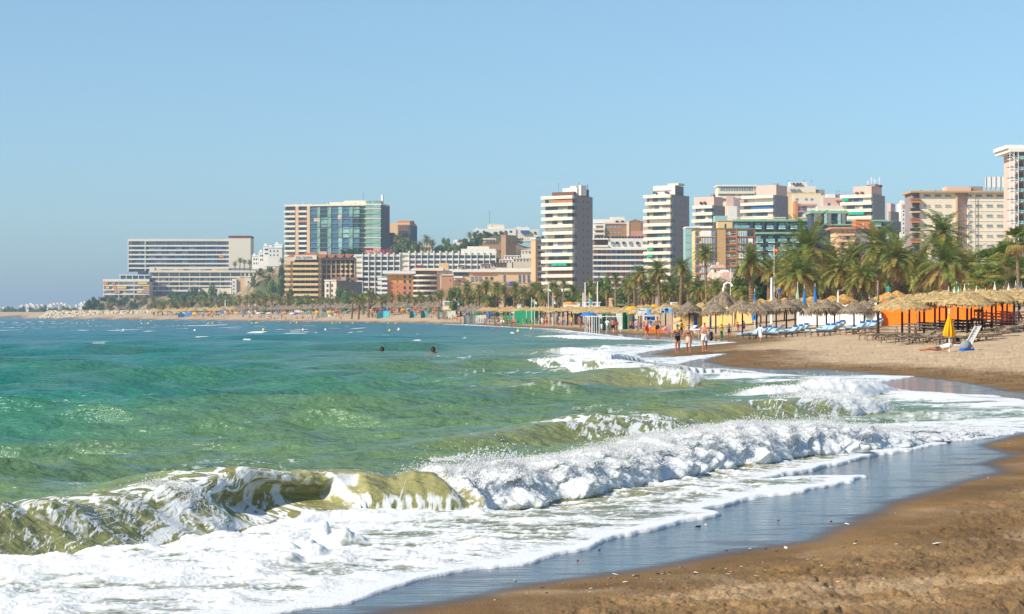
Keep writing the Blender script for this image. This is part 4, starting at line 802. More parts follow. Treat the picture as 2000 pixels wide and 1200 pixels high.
# turquoise wing, orange apartment block
b = Bd("turquoise_wing", "turquoise tiled glass wing between tower and orange block", 660, 1340, 600, 0)
b.box("wall", 1339, 1367, 445, 600, "turq", 0, 9); b.box("roof_slab", 1338.5, 1367, 443, 445.4, "wht", .2, 9.2)
for i in range(9): b.win("joint", 1339, 1367, 460 + i * 14, 460.5 + i * 14, "glg", .06)
b.box("stair_top", 1400, 1425, 420, 432, "turq", -6, 12)
b = Bd("orange_apartment_block", "orange and white apartment block with glazed enclosures and brick bands", 640, 1400, 600)
b.box("wall", 1357, 1400, 448, 600, "yellow", 0, 10); b.box("roof_slab", 1355, 1476, 446, 448.6, "shade", .5, 11); b.box("stair_shaft", 1400, 1417, 449, 600, "tan", .8, 10); b.box("wall", 1417, 1471, 449, 600, "tan", 0, 10)
b.box("roof_house", 1403, 1431, 431.5, 446.2, "yellow", -1, 7); b.box("roof_house_eave", 1402, 1432, 430.5, 432, "tan", -.8, 7.3); b.win("door", 1416, 1419, 437, 446, "gl", -.95, 1.1)
for i in range(7):
    y = 450 + i * 14.3
    b.win("floor_band", 1357, 1399.6, y + 12.4, y + 14, "roof" if i else "tan", .9, 0); b.win("floor_band", 1417.4, 1475, y + 12.4, y + 14, "roof", .7, 0)
    b.win("glazed_balcony", 1369, 1389, y + 1, y + 12.2, "wht" if i == 0 else "glg", .8, 0); b.win("glazed_balcony", 1389.5, 1397, y + 1, y + 12.2, "glg", .8, 0)
    if i:
        for k in range(7): b.win("mullion", 1370 + 3 * k, 1371.2 + 3 * k, y + 1, y + 12, "wht", .95, 0)
    b.win("window", 1358, 1364, y + 3, y + 10, "glb", .2)
    b.win("window", 1418.5, 1425.5, y + 3.5, y + 9.5, "wht" if (i % 3 == 0) else "glg", .12); b.win("window", 1428, 1436, y + 3.5, y + 9.5, "gl" if i % 2 == 0 else "glg", .12); b.win("window_frame", 1427.6, 1436.4, y + 6.1, y + 6.7, "wht", .2)
    b.win("glazed_balcony", 1440, 1459, y + 1.5, y + 12.2, ["turq", "glg", "cur", "wht"][i % 4], .75, 0); b.win("glazed_balcony", 1460, 1470, y + 2, y + 12.2, ["gl", "wht", "shade"][i % 3], .5, 0)
    for k in range(4): b.win("mullion", 1441 + 4.6 * k, 1441.7 + 4.6 * k, y + 1.5, y + 12, "wht", .9, 0)
b.box("pier", 1437, 1439.4, 449, 600, "roof", 1, 0); b.box("pier", 1471, 1475, 449, 600, "shade", .3, 8)
b = Bd("pavilion_house", "small house with pink tiled pavilion roof before the orange block", 600, 1400, 560, cat="house")
b.box("wall", 1392, 1412, 523, 560, "cream", 0, 6); prism(b, [(1388, 523.5), (1394, 517.5), (1412, 517.5), (1418, 523.5)], -.6, 6.6, "pink"); b.box("chimney", 1401, 1405, 512, 518, "cream", -2, 3.4); b.punched([1397, 1407], [530], 3, 5, "gl")
prism(b, [(1378, 548), (1390, 531), (1392, 531), (1392, 548)], 1, 7, "pink", "lean_to_roof")
b = Bd("market_roof_building", "low building with broad pale pink pitched roof behind the lamp", 520, 1430, 575, cat="building")
b.box("wall", 1402, 1462, 549, 575, "cream", 0, 8); prism(b, [(1396, 549), (1412, 532), (1450, 531), (1470, 549)], -1, 9, "pink"); prism(b, [(1408, 533), (1412, 527), (1424, 527), (1428, 533)], 2, 6, "white", "roof_lantern"); b.punched([1410, 1422, 1434, 1446], [558], 5, 8, ["gl", "brown"])
# dark hotel with glass balconies
b = Bd("dark_balcony_hotel", "slate grey hotel with rows of green glass balconies", 700, 1476, 600)
b.box("wall", 1432, 1760, 433, 454, "dark", 0, 14); b.box("wall", 1476, 1600, 454, 600, "dark", 0, 13.9); b.box("roof_edge", 1431, 1600, 429.5, 433.2, "green", 1.6, 14); b.box("lower_edge", 1474, 1560, 454, 458, "green", 2.2, 6)
for k in range(9):
    x = 1434 + k * 23.4 if k == 0 else 1450 + k * 23.3
    wv = 30 if k == 0 else 15; b.win("glass_balustrade", x, x + wv, 441, 446.5, "glassb", 1.5, .1); b.win("glass_door", x + 2, x + wv - 3, 435.5, 441, "turq" if k % 2 else "cur", .15); b.win("balcony_slab", x - .5, x + wv + .5, 446.5, 448, "wht", 1.5, 0)
for r in range(6):
    for k in range(6):
        x = 1472 + k * 23.4; y = 463 + r * 16
        if x > 1595 or (k == 0 and 0): continue
        b.win("glass_balustrade", x + (5 if k == 0 else 0), x + 17, y + 4, y + 10, "glassb", 1.5, .1); b.win("glass_door", x + 5, x + 14, y - 2, y + 4, "turq" if (k + r) % 3 else "wht", .15); b.win("balcony_slab", x + 4, x + 17.5, y + 10, y + 11.6, "wht", 1.5, 0)
for k in range(3): b.win("pergola_beam", 1438 + k * 60, 1475 + k * 60, 424.5, 426, "cream", .5, .5); b.win("pergola_beam", 1438 + k * 60, 1475 + k * 60, 427.8, 429, "cream", .5, .5)
for k in range(5): b.win("slate_pier", 1463 + k * 23.3, 1469 + k * 23.3, 433.5, 454, "gl", 1.8, 0)
b = Bd("slate_roof_block", "slate and turquoise block with green edged roofs", 690, 1584, 600)
b.box("wall", 1584, 1654, 417, 600, "dark", 0, 12); b.box("roof_edge", 1582, 1656, 412.5, 417.3, "green", 1, 12.3); b.box("wall_panel", 1590, 1603, 418, 434, "grey", 1.5, 0)
for x in (1609, 1636): b.box("turquoise_panel", x, x + 5, 418, 440, "turq", 1.6, 0)
for x in (1615, 1643): b.box("wall_panel", x, x + 7, 418, 442, "grey", 1.8, 0)
b.box("lower_roof", 1622, 1672, 438.5, 441.2, "green", 2.5, 8); b.box("lower_wall", 1620, 1672, 441, 460, "gl", .8, 6)
for x in (1585, 1598, 1612, 1640, 1648): b.win("planter", x, x + 5, 411, 412.6, "green", .5, .5)
b.box("wing", 1654, 1720, 433, 445, "dark", 1, 10); b.box("wing_roof", 1652, 1732, 430, 433.3, "green", 2, 10.3); b.box("wing_window", 1660, 1670, 435, 441, "turq", 1.2, 0); b.box("wing_window", 1708, 1720, 435, 443, "turq", 1.2, 0)
b = Bd("peach_villa_block", "peach block with red roof line above the palm crowns", 560, 1680, 600, 0)
b.box("wall", 1632, 1700, 447, 600, "peach", 0, 9); b.box("roof_slab", 1622, 1706, 444, 447.3, "awnr", 1.2, 10); b.box("roof_house", 1673, 1701, 429, 444.2, "orange", -1, 7); b.box("roof_house_eave", 1672, 1702, 427.5, 429.3, "peach", -.7, 7.3); b.win("door", 1686, 1689, 435, 444, "peach", -.95, 1.2)
for i in range(4): b.win("balcony", 1636, 1668, 457 + i * 12, 461 + i * 12, "peach", 1.4, 0); b.punched([1646, 1656, 1664], [453 + i * 12], 5, 6, ["cur", "wht", "gl"], .1)
b.box("side_wall", 1672, 1700, 447.4, 600, "pinkish", .3, 0)
# back row, upper right
b = Bd("cream_terraced_flats", "cream flats with long glazed terraces on the skyline", 1010, 1405, 470)
b.box("wall", 1402, 1480, 365, 470, "cream", 0, 12); b.box("roof_slab", 1400, 1480, 361.5, 364.5, "white", 1, 12.3); b.floors(1402, 1474, 374, 9.2, 2, 5, "cream", 11, ["glg", "cur", "pale", "glg"], out=1.2, wout=.1)
b.box("glazing", 1406, 1470, 366, 373, "glg", .3, 0); b.box("annex", 1418, 1432, 384, 470, "pink", 2, 6); b.box("annex", 1432, 1452, 388, 470, "pinkish", 2.4, 5)
for k in range(14): b.win("mullion", 1407 + k * 5, 1407.6 + k * 5, 366, 373, "wht", .4, 0)
b.box("low_block", 1420, 1438, 404, 470, "white", 3.5, 5); b.box("low_block", 1438, 1452, 405, 470, "pinkish", 3.6, 5)
b = Bd("yellow_setback_flats", "pale yellow flats with set back roof floors on the skyline", 1020, 1550, 470)
b.box("wall", 1536, 1604, 377, 470, "yellow", 0, 12); b.box("set_back", 1532, 1594, 364, 377, "cream", -1, 10); b.box("set_back", 1544, 1578, 355, 364, "white", -2, 8); b.box("wall", 1548, 1611, 382, 470, "cream", 1.5, 4)
b.box("side_wing", 1594, 1612, 370, 382, "pinkish", -2, 9); b.punched([1546, 1552, 1560], [371], 4, 3.5, "glg", -.9); b.punched([1551, 1558, 1564], [359], 4, 3.4, "gl", -1.9); b.punched([1556, 1574, 1585], [390], 5, 4, "glg", 1.6)
for i in range(5): b.win("roof_rail", 1536 + i * 14, 1548 + i * 14, 375.5, 376.2, "mtl", .3, 0)
for x in (1541, 1572, 1586): antenna(b, x, 351, 357, .1)
b = Bd("red_framed_flats", "flats with red framed balconies and blue glazing", 990, 1555, 470)
b.box("wall", 1554, 1596, 398, 470, "pink", 0, 10); b.floors(1558, 1594, 400, 12, 4, 3, "awnr", 4, ["glb", "wht", "glb", "cur"], out=.8, wout=.1, slabpart="balcony"); b.box("pier", 1553, 1558, 393, 470, "orange", 1, 8)
b = Bd("cream_terrace_block", "wide cream terrace block with arched window left of antenna tower", 960, 1600, 470)
b.box("wall", 1608, 1652, 386, 470, "pink", 0, 10); b.box("wall", 1596, 1650, 403, 470, "cream", 1, 5); b.box("roof_house", 1617, 1633, 379, 386, "white", -2, 7); b.box("roof_house", 1632, 1644, 379, 386, "pinkish", -3, 7); b.punched([1619], [399], 5, 5, "glb", .1); b.punched([1642], [399], 7, 5, "glb", .1); b.box("canopy", 1632, 1650, 391.5, 393.6, "roof", 1.6, 0); b.win("parapet", 1600, 1650, 410, 414, "white", 1.4, 0)
for x in (1654 - 20, 1640): antenna(b, x, 372, 380, .09)
b = Bd("white_flats_sliver", "narrow white flats with small dark windows left of cream building", 990, 1762, 500)
b.box("wall", 1759, 1784, 397, 500, "white", 0, 10); b.box("roof_box", 1762, 1768, 391, 398, "cream", -2, 6); b.punched([1765, 1769, 1773, 1777], [413, 420, 429, 437, 446, 455], 2.2, 3.4, "gl"); b.box("balcony_block", 1762, 1768, 400, 406, "awnr", .5, 0)
# long cream building on the right
b = Bd("long_cream_building", "long cream building with small windows, orange roof slab and stair recess", 560, 1796, 600)
b.box("wall", 1797, 1866, 377, 600, "cream", 0, 12); b.box("wall", 1891, 1972, 377, 600, "cream", 0, 12); b.box("recess_wall", 1866, 1891, 377, 600, "pink", -1.4, 12); b.box("roof_slab", 1778, 1972, 373.2, 376.9, "tan", 1.2, 12.5); b.box("stair_tower", 1866, 1870, 381, 600, "peach", .35, 2)
b.box("edge_wall", 1784, 1797, 377, 600, "pinkish", -1.5, 12)
for r in range(6):
    y = 382.5 + r * 19.6
    b.punched([1811, 1832, 1852, 1892.5, 1912, 1933, 1953], [y], 12, 4.4, ["glg", "glg", "cur"], .05, frame="white")
    b.win("balcony", 1778.5, 1796.8, y + 11, y + 14, "orange" if r % 2 == 0 else "peach", 1.2, 1.5); b.win("balcony_rail", 1779, 1796, y + 5, y + 10.5, "gl" if r % 2 else "shade", 1.1, 1.0); b.win("cornice", 1891.3, 1972, y + 10.4, y + 11, "white", .12); 
for i in range(6): MB().tube([(b.x(1872), -.9, b.z(392 + i * 19.6)), (b.x(1889), -.9, b.z(405 + i * 19.6))], .12, 5).tube([(b.x(1889), -.9, b.z(405 + i * 19.6)), (b.x(1874), -.9, b.z(411 + i * 19.6))], .12, 5).build("stair_flight", G["mtl"], b.root)
for x in (1905,): MB().tube([(b.x(x), -.5, 0), (b.x(x), -.5, b.z(385))], .1, 5).build("drainpipe", G["grey"], b.root)
b.box("roof_house", 1852, 1900, 364, 373.4, "pink", -2, 8); b.box("roof_house", 1897, 1925, 363, 373.4, "pinkish", -3, 8)
for x in (1803, 1832, 1842): b.win("roof_vent", x, x + 2, 370, 373.3, "mtl", -3, 4)
b = Bd("rooftop_billboard", "white blank billboard frame seen on the cream building roof", 575, 1925, 372, cat="billboard")
b.box("panel", 1925, 1965, 345.5, 366, "wht", 0, .3)
for k in range(5): b.win("post", 1926 + k * 9.4, 1926.8 + k * 9.4, 345, 373, "mtl", .15, .3)
b = Bd("fire_stair_tower", "white hotel tower with zigzag outside fire stairs at right edge", 480, 1968, 600)
b.box("wall", 1985, 2060, 286, 600, "pink", 0, 12); b.box("roof_slab", 1964, 2062, 284, 291, "white", 1.5, 12); b.box("roof_slab", 1968, 2062, 291, 298, "white", 2.2, 12.3)
for i in range(11):
    y = 306 + i * 21
    b.win("balcony", 1984, 2058, y, y + 5, "glassb", 2, 0); b.win("floor_slab", 1968, 2058, y + 5, y + 6.4, "white", 2.2, 0); b.win("window", 1986, 1998, y - 12, y, "shade", .1); b.win("landing", 1966, 1983, y, y + 1.2, "mtl", 3.0, 0)
    MB().tube([(b.x(1968), -2.8, b.z(y)), (b.x(1983), -2.8, b.z(y + 11))], .14, 5).tube([(b.x(1983), -2.0, b.z(y + 11)), (b.x(1968), -2.0, b.z(y + 21))], .14, 5).tube([(b.x(1968), -2.8, b.z(y - 5)), (b.x(1983), -2.8, b.z(y + 6))], .06, 4).tube([(b.x(1983), -2.0, b.z(y + 6)), (b.x(1968), -2.0, b.z(y + 16))], .06, 4).build("stair_flight", G["wht"], b.root)
for x in (1967, 1975, 1983): MB().tube([(b.x(x), -3, 0), (b.x(x), -3, b.z(300))], .09, 5).build("stair_post", G["wht"], b.root)
b.box("roof_house", 1985, 2060, 298, 306, "tan", .2, 8)
# ------------------------------------------------------------------ hills and cliffs behind the beach
def hill_material():
    m = mat("hill_rock", "a08568", .95, .1, var=.3, scale=.12, bump=.8, bscale=.6); n = m.node_tree; b = n.nodes["Principled BSDF"]
    at = n.nodes.new("ShaderNodeAttribute"); at.attribute_name = "scrub"; src = b.inputs["Base Color"].links[0].from_socket
    mx = n.nodes.new("ShaderNodeMix"); mx.data_type = 'RGBA'; n.links.new(at.outputs["Fac"], mx.inputs[0]); n.links.new(src, mx.inputs[6]); mx.inputs[7].default_value = (*rgb("4d5a2e"), 1); n.links.new(mx.outputs[2], b.inputs["Base Color"]); return m
HM = hill_material()
def hill(name, prof, yref, y0, y1, yend, rough, scr):
    """prof: (px, py) of the crest as seen at distance yref; the slope rises from y0 to y1"""
    px = np.arange(prof[0][0], prof[-1][0] + 1, 2.5); ys = np.concatenate([np.linspace(y0, y1, 26), np.linspace(y1, yend, 10)[1:]])
    YY, PX = np.meshgrid(ys, px, indexing='ij'); zt = py2z(np.interp(PX, *zip(*prof)), yref); X = px2x(PX, yref) + (PX - 1000) / F * (YY - yref) * .3
    jag = fbm(X * .045, YY * .03, 3) * 12; t = sst(y0, y1, YY + jag); Z = -1 + (zt + 1) * t + t * (1 - t) * fbm(X * .11, YY * .13, 4) * rough + t * fbm(X * .05, YY * .05, 3) * 1.2
    sc = sst(-.25, .15, fbm(X * .07 + 5, YY * .05, 3) + scr); gr = grid_mesh(name, np.c_[X.ravel() + t.ravel() * (1 - t.ravel()) * fbm(X * .2, YY * .2 + 4, 3).ravel() * rough * .5, YY.ravel(), Z.ravel()], len(ys), len(px), None, [HM], "structure", {"scrub": sc.ravel() * .8})
    def at(p, Y): return float(np.interp(0, [0], [0])) if False else (-1 + (py2z(np.interp(p, *zip(*prof)), yref) + 1) * float(sst(y0, y1, np.array(Y + 0.0))))
    return at
headland = hill("headland", [(158, 618), (166, 604), (176, 594), (190, 586), (210, 583), (300, 580), (400, 577), (455, 576), (470, 566), (485, 552), (498, 536), (512, 527), (560, 522), (580, 520)], 1330, 1290, 1345, 1700, 9, -.12)
hillside = hill("hillside", [(476, 620), (484, 590), (492, 562), (505, 544), (522, 530), (548, 518), (600, 511), (740, 502), (800, 494), (850, 489), (905, 486), (925, 474), (950, 459), (985, 461), (1003, 474), (1020, 482), (1062, 490), (1150, 520), (1280, 560), (1340, 610)], 1085, 1010, 1085, 1500, 7, .12)

# ------------------------------------------------------------------ palms
leafm = [mat("palm_leaf", "74873a", .55, .35, var=.3, scale=1.3, trans=.30), mat("palm_leaf_olive", "a39a48", .6, .3, var=.25, scale=1.5, trans=.30), mat("palm_leaf_dry", "ac8c54", .8, .2, var=.25, scale=2, trans=.2), mat("palm_fruit", "e0902c", .6, .3, var=.15)]
trunkm = mat("palm_trunk", "7d644a", .95, .1, var=.4, scale=7, bump=1.0, bscale=9, stretch=(1, 1, 2.2))
trunk_thin = mat("palm_trunk_slim", "8a735b", .95, .1, var=.3, scale=6, bump=.6, stretch=(1, 1, 3))
def frond(V, Fc, M, L, az, el, droop, nl, lw, ll, mi, rr):
    # curved rachis with leaflets folded upward on both sides
    pts = []; p = Vector((0, 0, 0)); e = el; n = 9
    for i in range(n + 1):
        pts.append(p.copy()); p = p + Vector((math.cos(e) * math.cos(az), math.cos(e) * math.sin(az), math.sin(e))) * (L / n); e -= droop * (.5 + i / n) / n * 1.3
    side = Vector((-math.sin(az), math.cos(az), 0)); bank = rr.uniform(-.5, .5)
    for k in range(nl):
        t = .12 + .88 * (k + .5) / nl; f = t * n; i = min(int(f), n - 1); q = pts[i].lerp(pts[i + 1], f - i); d = (pts[i + 1] - pts[i]).normalized(); up = side.cross(d).normalized() * -1
        if up.z < 0: up = -up
        l = ll * (math.sin(math.pi * min(1, t * .86 + .14)) ** .55) * rr.uniform(.82, 1.1) * (1.15 if t < .5 else .95)
        for sgn in (-1, 1):
            o = (d * .62 + side * sgn * (1 + bank * sgn * .3) + up * rr.uniform(.05, .5) - Vector((0, 0, .18))).normalized(); w_ = d * lw * .5
            tip = q + o * l - Vector((0, 0, l * .12)); mid = q + o * l * .55; a = len(V)
            V += [q - w_ * .6, q + w_ * .6, mid + w_, mid - w_, tip]; Fc += [(a, a + 1, a + 2, a + 3), (a + 3, a + 2, a + 4)]; M += [mi, mi]
    a = len(V)                                                       # the rachis itself
    for i in (0, 3, 6, 9): r = .035 * (1 - i / 11); V += [pts[i] + side * r, pts[i] - side * r, pts[i] - Vector((0, 0, r))]
    for s_ in range(3):
        for j in range(3): Fc.append((a + 3 * s_ + j, a + 3 * s_ + (j + 1) % 3, a + 3 * s_ + 3 + (j + 1) % 3, a + 3 * s_ + 3 + j)); M.append(1 if mi < 2 else 2)
def crown_mesh(seed, R0, nf, nl, lw, ll, dry=.22, top=1.25, low=-.95):
    rr = random.Random(seed); V = []; Fc = []; M = []
    for i in range(nf):
        u = (i + .5) / nf; el = top - (top - low) * u ** .85 + rr.uniform(-.12, .12); az = i * 2.39996 + rr.uniform(-.25, .25)
        mi = 2 if (u > 1 - dry and rr.random() < .75) else (1 if rr.random() < .22 + .5 * u else 0)
        frond(V, Fc, M, R0 * rr.uniform(.85, 1.08) * (1 - .18 * (u > .8)), az, el, rr.uniform(.65, 1.15) * (1.0 if el > 0 else .6), nl, lw, ll, mi, rr)
    me = bpy.data.meshes.new("crown"); me.from_pydata([tuple(v) for v in V], [], Fc)
    for q in leafm[:3]: me.materials.append(q)
    me.polygons.foreach_set("material_index", M); me.update(); return me
def trunk_mesh(h, r0, r1, m, bumpy=.12, rings=None, lean=0.0, seed=1):
    rr = random.Random(seed); n = 12; rings = rings or int(h * 5); V = []; Fc = []
    for i in range(rings + 1):
        t = i / rings; z = h * t; r = (r0 + (r1 - r0) * t) * (1.25 if t < .03 else 1) * (1 + (bumpy if i % 2 else -bumpy * .4)) * (1.18 if t > .93 and bumpy > .08 else 1)
        for k in range(n): a = 2 * math.pi * (k + .5 * (i % 2)) / n; q = r * (1 + rr.uniform(-.05, .05)); V.append((q * math.cos(a) + lean * t * t, q * math.sin(a), z))
    for i in range(rings):
        for k in range(n): Fc.append((i * n + k, i * n + (k + 1) % n, (i + 1) * n + (k + 1) % n, (i + 1) * n + k))
    me = bpy.data.meshes.new("trunk"); me.from_pydata(V, [], Fc); me.materials.append(m); me.update(); return me
def fan_mesh(seed, R0=1.5, nf=30):
    rr = random.Random(seed); V = []; Fc = []; M = []
    for i in range(nf):
        u = (i + .5) / nf; el = 1.2 - 2.5 * u + rr.uniform(-.15, .15); az = i * 2.4; d = Vector((math.cos(el) * math.cos(az), math.cos(el) * math.sin(az), math.sin(el))); s_ = Vector((-math.sin(az), math.cos(az), 0)); up = d.cross(s_); c = d * R0 * .5; mi = 2 if u > .72 else (1 if rr.random() < .35 else 0)
        for k in range(17):
            a = -1.35 + 2.7 * k / 16; o = d * math.cos(a) + s_ * math.sin(a); l = R0 * .75 * (1 - .25 * abs(a) / 1.35) * rr.uniform(.9, 1.1); w_ = (s_ * math.cos(a) - d * math.sin(a)) * .045; tip = c + o * l + up * -.1 - Vector((0, 0, .22 * l * (1 if u < .7 else 2))); m_ = c + o * l * .6; q = len(V)
            V += [c - w_ * .3, c + w_ * .3, m_ + w_, m_ - w_, tip]; Fc += [(q, q + 1, q + 2, q + 3), (q + 3, q + 2, q + 4)]; M += [mi, mi]
        q = len(V); V += [s_ * .02, s_ * -.02, c - s_ * .02, c + s_ * .02]; Fc.append((q, q + 1, q + 2, q + 3)); M.append(1)
    me = bpy.data.meshes.new("crown"); me.from_pydata([tuple(v) for v in V], [], Fc)
    for q in leafm[:3]: me.materials.append(q)
    me.polygons.foreach_set("material_index", M); me.update(); return me
CR_NEAR = [crown_mesh(100 + i, 3.0 * (.92 + .06 * i), 58 + 6 * i, 26, .075, .46, dry=.20 + .04 * i) for i in range(4)]
CR_MID = [crown_mesh(200 + i, 2.7, 58, 20, .085, .52, dry=.26) for i in range(4)]
CR_FAR = [crown_mesh(300 + i, 2.6, 46, 11, .16, .55, dry=.22) for i in range(4)]
FAN = [fan_mesh(5), fan_mesh(6)]
_tm = {}
def put_palm(px, py, Y, r_px, kind="near", look=None, ground=None, slim=False, rot=None, fruit=False):
    s_ = Y / F; x = px2x(px, Y); zc = py2z(py, Y); zg = gz(x, Y) - .15 if ground is None else ground; h = max(1.5, zc - zg)
    root = empty("palm_tree", (x, Y, zg), 0); root["category"] = "palm"; root["group"] = "palms along the promenade"; root.rotation_euler = (rnd.uniform(-.05, .05), rnd.uniform(-.06, .06), 0)
    hq = round(h, 1); key = (hq, kind if kind == "near" else "x", slim)
    if key not in _tm: _tm[key] = trunk_mesh(hq, .19 if slim else (.42 if kind == "near" else .30), .15 if slim else (.36 if kind == "near" else .26), trunk_thin if slim else trunkm, .03 if slim else .12, seed=int(hq * 10), rings=int(hq * (6 if kind == "near" else 3)))
    t = bpy.data.objects.new("trunk", _tm[key]); C.objects.link(t); t.parent = root
    lib, base = {"near": (CR_NEAR, 3.0), "mid": (CR_MID, 2.7), "far": (CR_FAR, 2.6), "fan": (FAN, 1.5)}[kind]
    c = bpy.data.objects.new("crown", rnd.choice(lib)); C.objects.link(c); c.parent = root; c.location = (0, 0, h); k = r_px * s_ / base / .86; c.scale = (k, k, k * rnd.uniform(.92, 1.08)); c.rotation_euler = (0, 0, rnd.uniform(0, 6.28) if rot is None else rot)
    if fruit:
        mb = MB()
        for j in range(5):
            a = j * 1.3 + rnd.random(); 
            for q in range(26): mb.add([(Vector(v) * .05 + Vector((math.cos(a) * (.55 + .25 * rnd.random()) * k, math.sin(a) * (.55 + .25 * rnd.random()) * k, (-.05 - .75 * rnd.random()) * k))) for v in ((1, 0, -1), (-1, 1, -1), (-1, -1, -1), (0, 0, 1.5))], [(0, 1, 3), (1, 2, 3), (2, 0, 3), (0, 2, 1)])
        f = mb.build("fruit_cluster", leafm[3], root); f.location = (0, 0, h)
    if look is None:
        look = ("slim fan palm" if kind == "fan" else "slender tall palm" if slim else "big shaggy date palm with orange fruit" if fruit else "broad date palm with thick trunk" if kind == "near" else "bushy palm with drooping fronds" if zc > 8.2 else "shorter bushy palm")
    register(root, look, px); return root
NEAR = [(1470, 508, 196, 36, 0), (1502, 524, 204, 32, 0), (1545, 512, 214, 40, 0), (1583, 484, 205, 60, 1), (1560, 533, 186, 52, 0), (1618, 512, 216, 40, 0), (1640, 528, 196, 42, 0), (1664, 508, 214, 44, 0), (1690, 538, 190, 40, 0), (1716, 478, 212, 52, 0),
        (1752, 505, 192, 56, 0), (1785, 528, 212, 42, 0), (1838, 456, 208, 58, 1), (1852, 512, 188, 58, 0), (1812, 536, 200, 40, 0), (1893, 520, 204, 46, 0), (1605, 545, 222, 36, 0), (1722, 545, 224, 38, 0), (1880, 548, 222, 38, 0), (1532, 545, 226, 34, 0), (1775, 552, 226, 36, 0), (1832, 553, 228, 36, 0), (1660, 552, 228, 34, 0), (1925, 545, 224, 36, 0), (1572, 553, 232, 36, 0), (1485, 552, 236, 28, 0),
        (2035, 505, 196, 55, 0), (1975, 552, 226, 36, 0), (2020, 556, 228, 36, 0)]
for px, py, Y, r, fr in NEAR: put_palm(px, py, Y * 1.28, r * 1.12, "near", fruit=bool(fr))
for px, py, Y, r in ((1928, 515, 196, 30), (1948, 507, 202, 30), (1992, 468, 200, 26), (1968, 492, 214, 24), (1940, 540, 190, 28), (1985, 535, 206, 30), (1905, 552, 190, 22)): put_palm(px, py, Y, r, "fan", slim=True)
MID = [(1202, 543, 262, 12, 1), (1255, 532, 330, 22, 0), (1290, 526, 318, 26, 0), (1328, 520, 300, 24, 0), (1380, 494, 296, 27, 1), (1275, 553, 340, 22, 0), (1308, 552, 336, 22, 0), (1345, 548, 318, 24, 0), (1366, 562, 300, 24, 0), (1398, 560, 292, 26, 0), (1428, 565, 282, 28, 0), (1240, 548, 352, 18, 0), (1228, 560, 360, 18, 0), (1186, 566, 372, 18, 0), (1168, 560, 388, 17, 0), (1150, 572, 380, 18, 0), (1212, 572, 366, 17, 0), (1262, 568, 330, 20, 0), (1296, 568, 330, 20, 0), (1320, 565, 330, 20, 0), (1356, 572, 330, 20, 0), (1384, 575, 310, 20, 0), (1412, 578, 305, 22, 0), (1446, 560, 272, 26, 0), (1452, 575, 262, 22, 0),
       (1100, 553, 400, 11, 1), (1120, 566, 410, 17, 0), (1078, 560, 412, 19, 0), (1058, 568, 420, 18, 0), (1092, 578, 404, 15, 0), (1134, 580, 404, 15, 0), (1064, 584, 404, 14, 0), (1110, 586, 420, 14, 0), (1040, 562, 452, 18, 0), (1022, 570, 450, 17, 0), (1004, 562, 462, 18, 0), (986, 567, 458, 17, 0), (968, 562, 470, 18, 0), (950, 558, 478, 18, 0), (934, 566, 486, 17, 0), (910, 562, 500, 18, 0), (892, 570, 510, 16, 0), (1012, 582, 470, 15, 0), (992, 584, 480, 15, 0), (972, 580, 486, 15, 0), (940, 582, 496, 15, 0), (916, 584, 506, 15, 0), (1034, 584, 462, 15, 0), (900, 586, 516, 14, 0), (956, 586, 470, 14, 0), (1048, 578, 470, 15, 0)]
for px, py, Y, r, sl in MID: put_palm(px, py, Y * 1.1, r * 1.1, "mid", slim=bool(sl))
pr = random.Random(4)
for px, a, b_, ylo, yhi, rr_ in ([(690 + i * 11, 572, 588, 620, 690, 13) for i in range(18)] + [(300 + i * 9.5, 581, 594, 860, 1080, 10) for i in range(42)] + [(480 + i * 17, 578, 590, 800, 900, 11) for i in range(13)]):
    tt = (px - 300) / 580; Y = pr.uniform(ylo, yhi) if px > 480 else pr.uniform(1000, 1150) - (px - 300) * .5
    if px > 480 and ylo == 860: Y = 960 - (px - 480) * .75 + pr.uniform(-20, 30)
    put_palm(px + pr.uniform(-4, 4), pr.uniform(a, b_) + (3 if px < 420 else 0), Y, rr_ * pr.uniform(.8, 1.15), "far")
for px, py, Y, r, g_ in ((459, 515, 1370, 6, 527), (468, 508, 1375, 8, 527), (477, 511, 1372, 6, 527), (488, 512, 1378, 7, 528), (500, 520, 1300, 6, 533), (550, 508, 1130, 7, 520), (778, 466, 1062, 12, 492), (792, 474, 1058, 12, 492), (808, 478, 1050, 10, 492), (834, 468, 1062, 13, 490), (844, 474, 1058, 10, 490), (822, 478, 1066, 10, 492), (918, 459, 1098, 8, 474), (833, 490, 1010, 9, 503), (825, 486, 1015, 8, 503)):
    put_palm(px, py, Y, r, "far", look="small hillside palm", ground=py2z(g_ + 2, Y))["group"] = "palms on the hill"
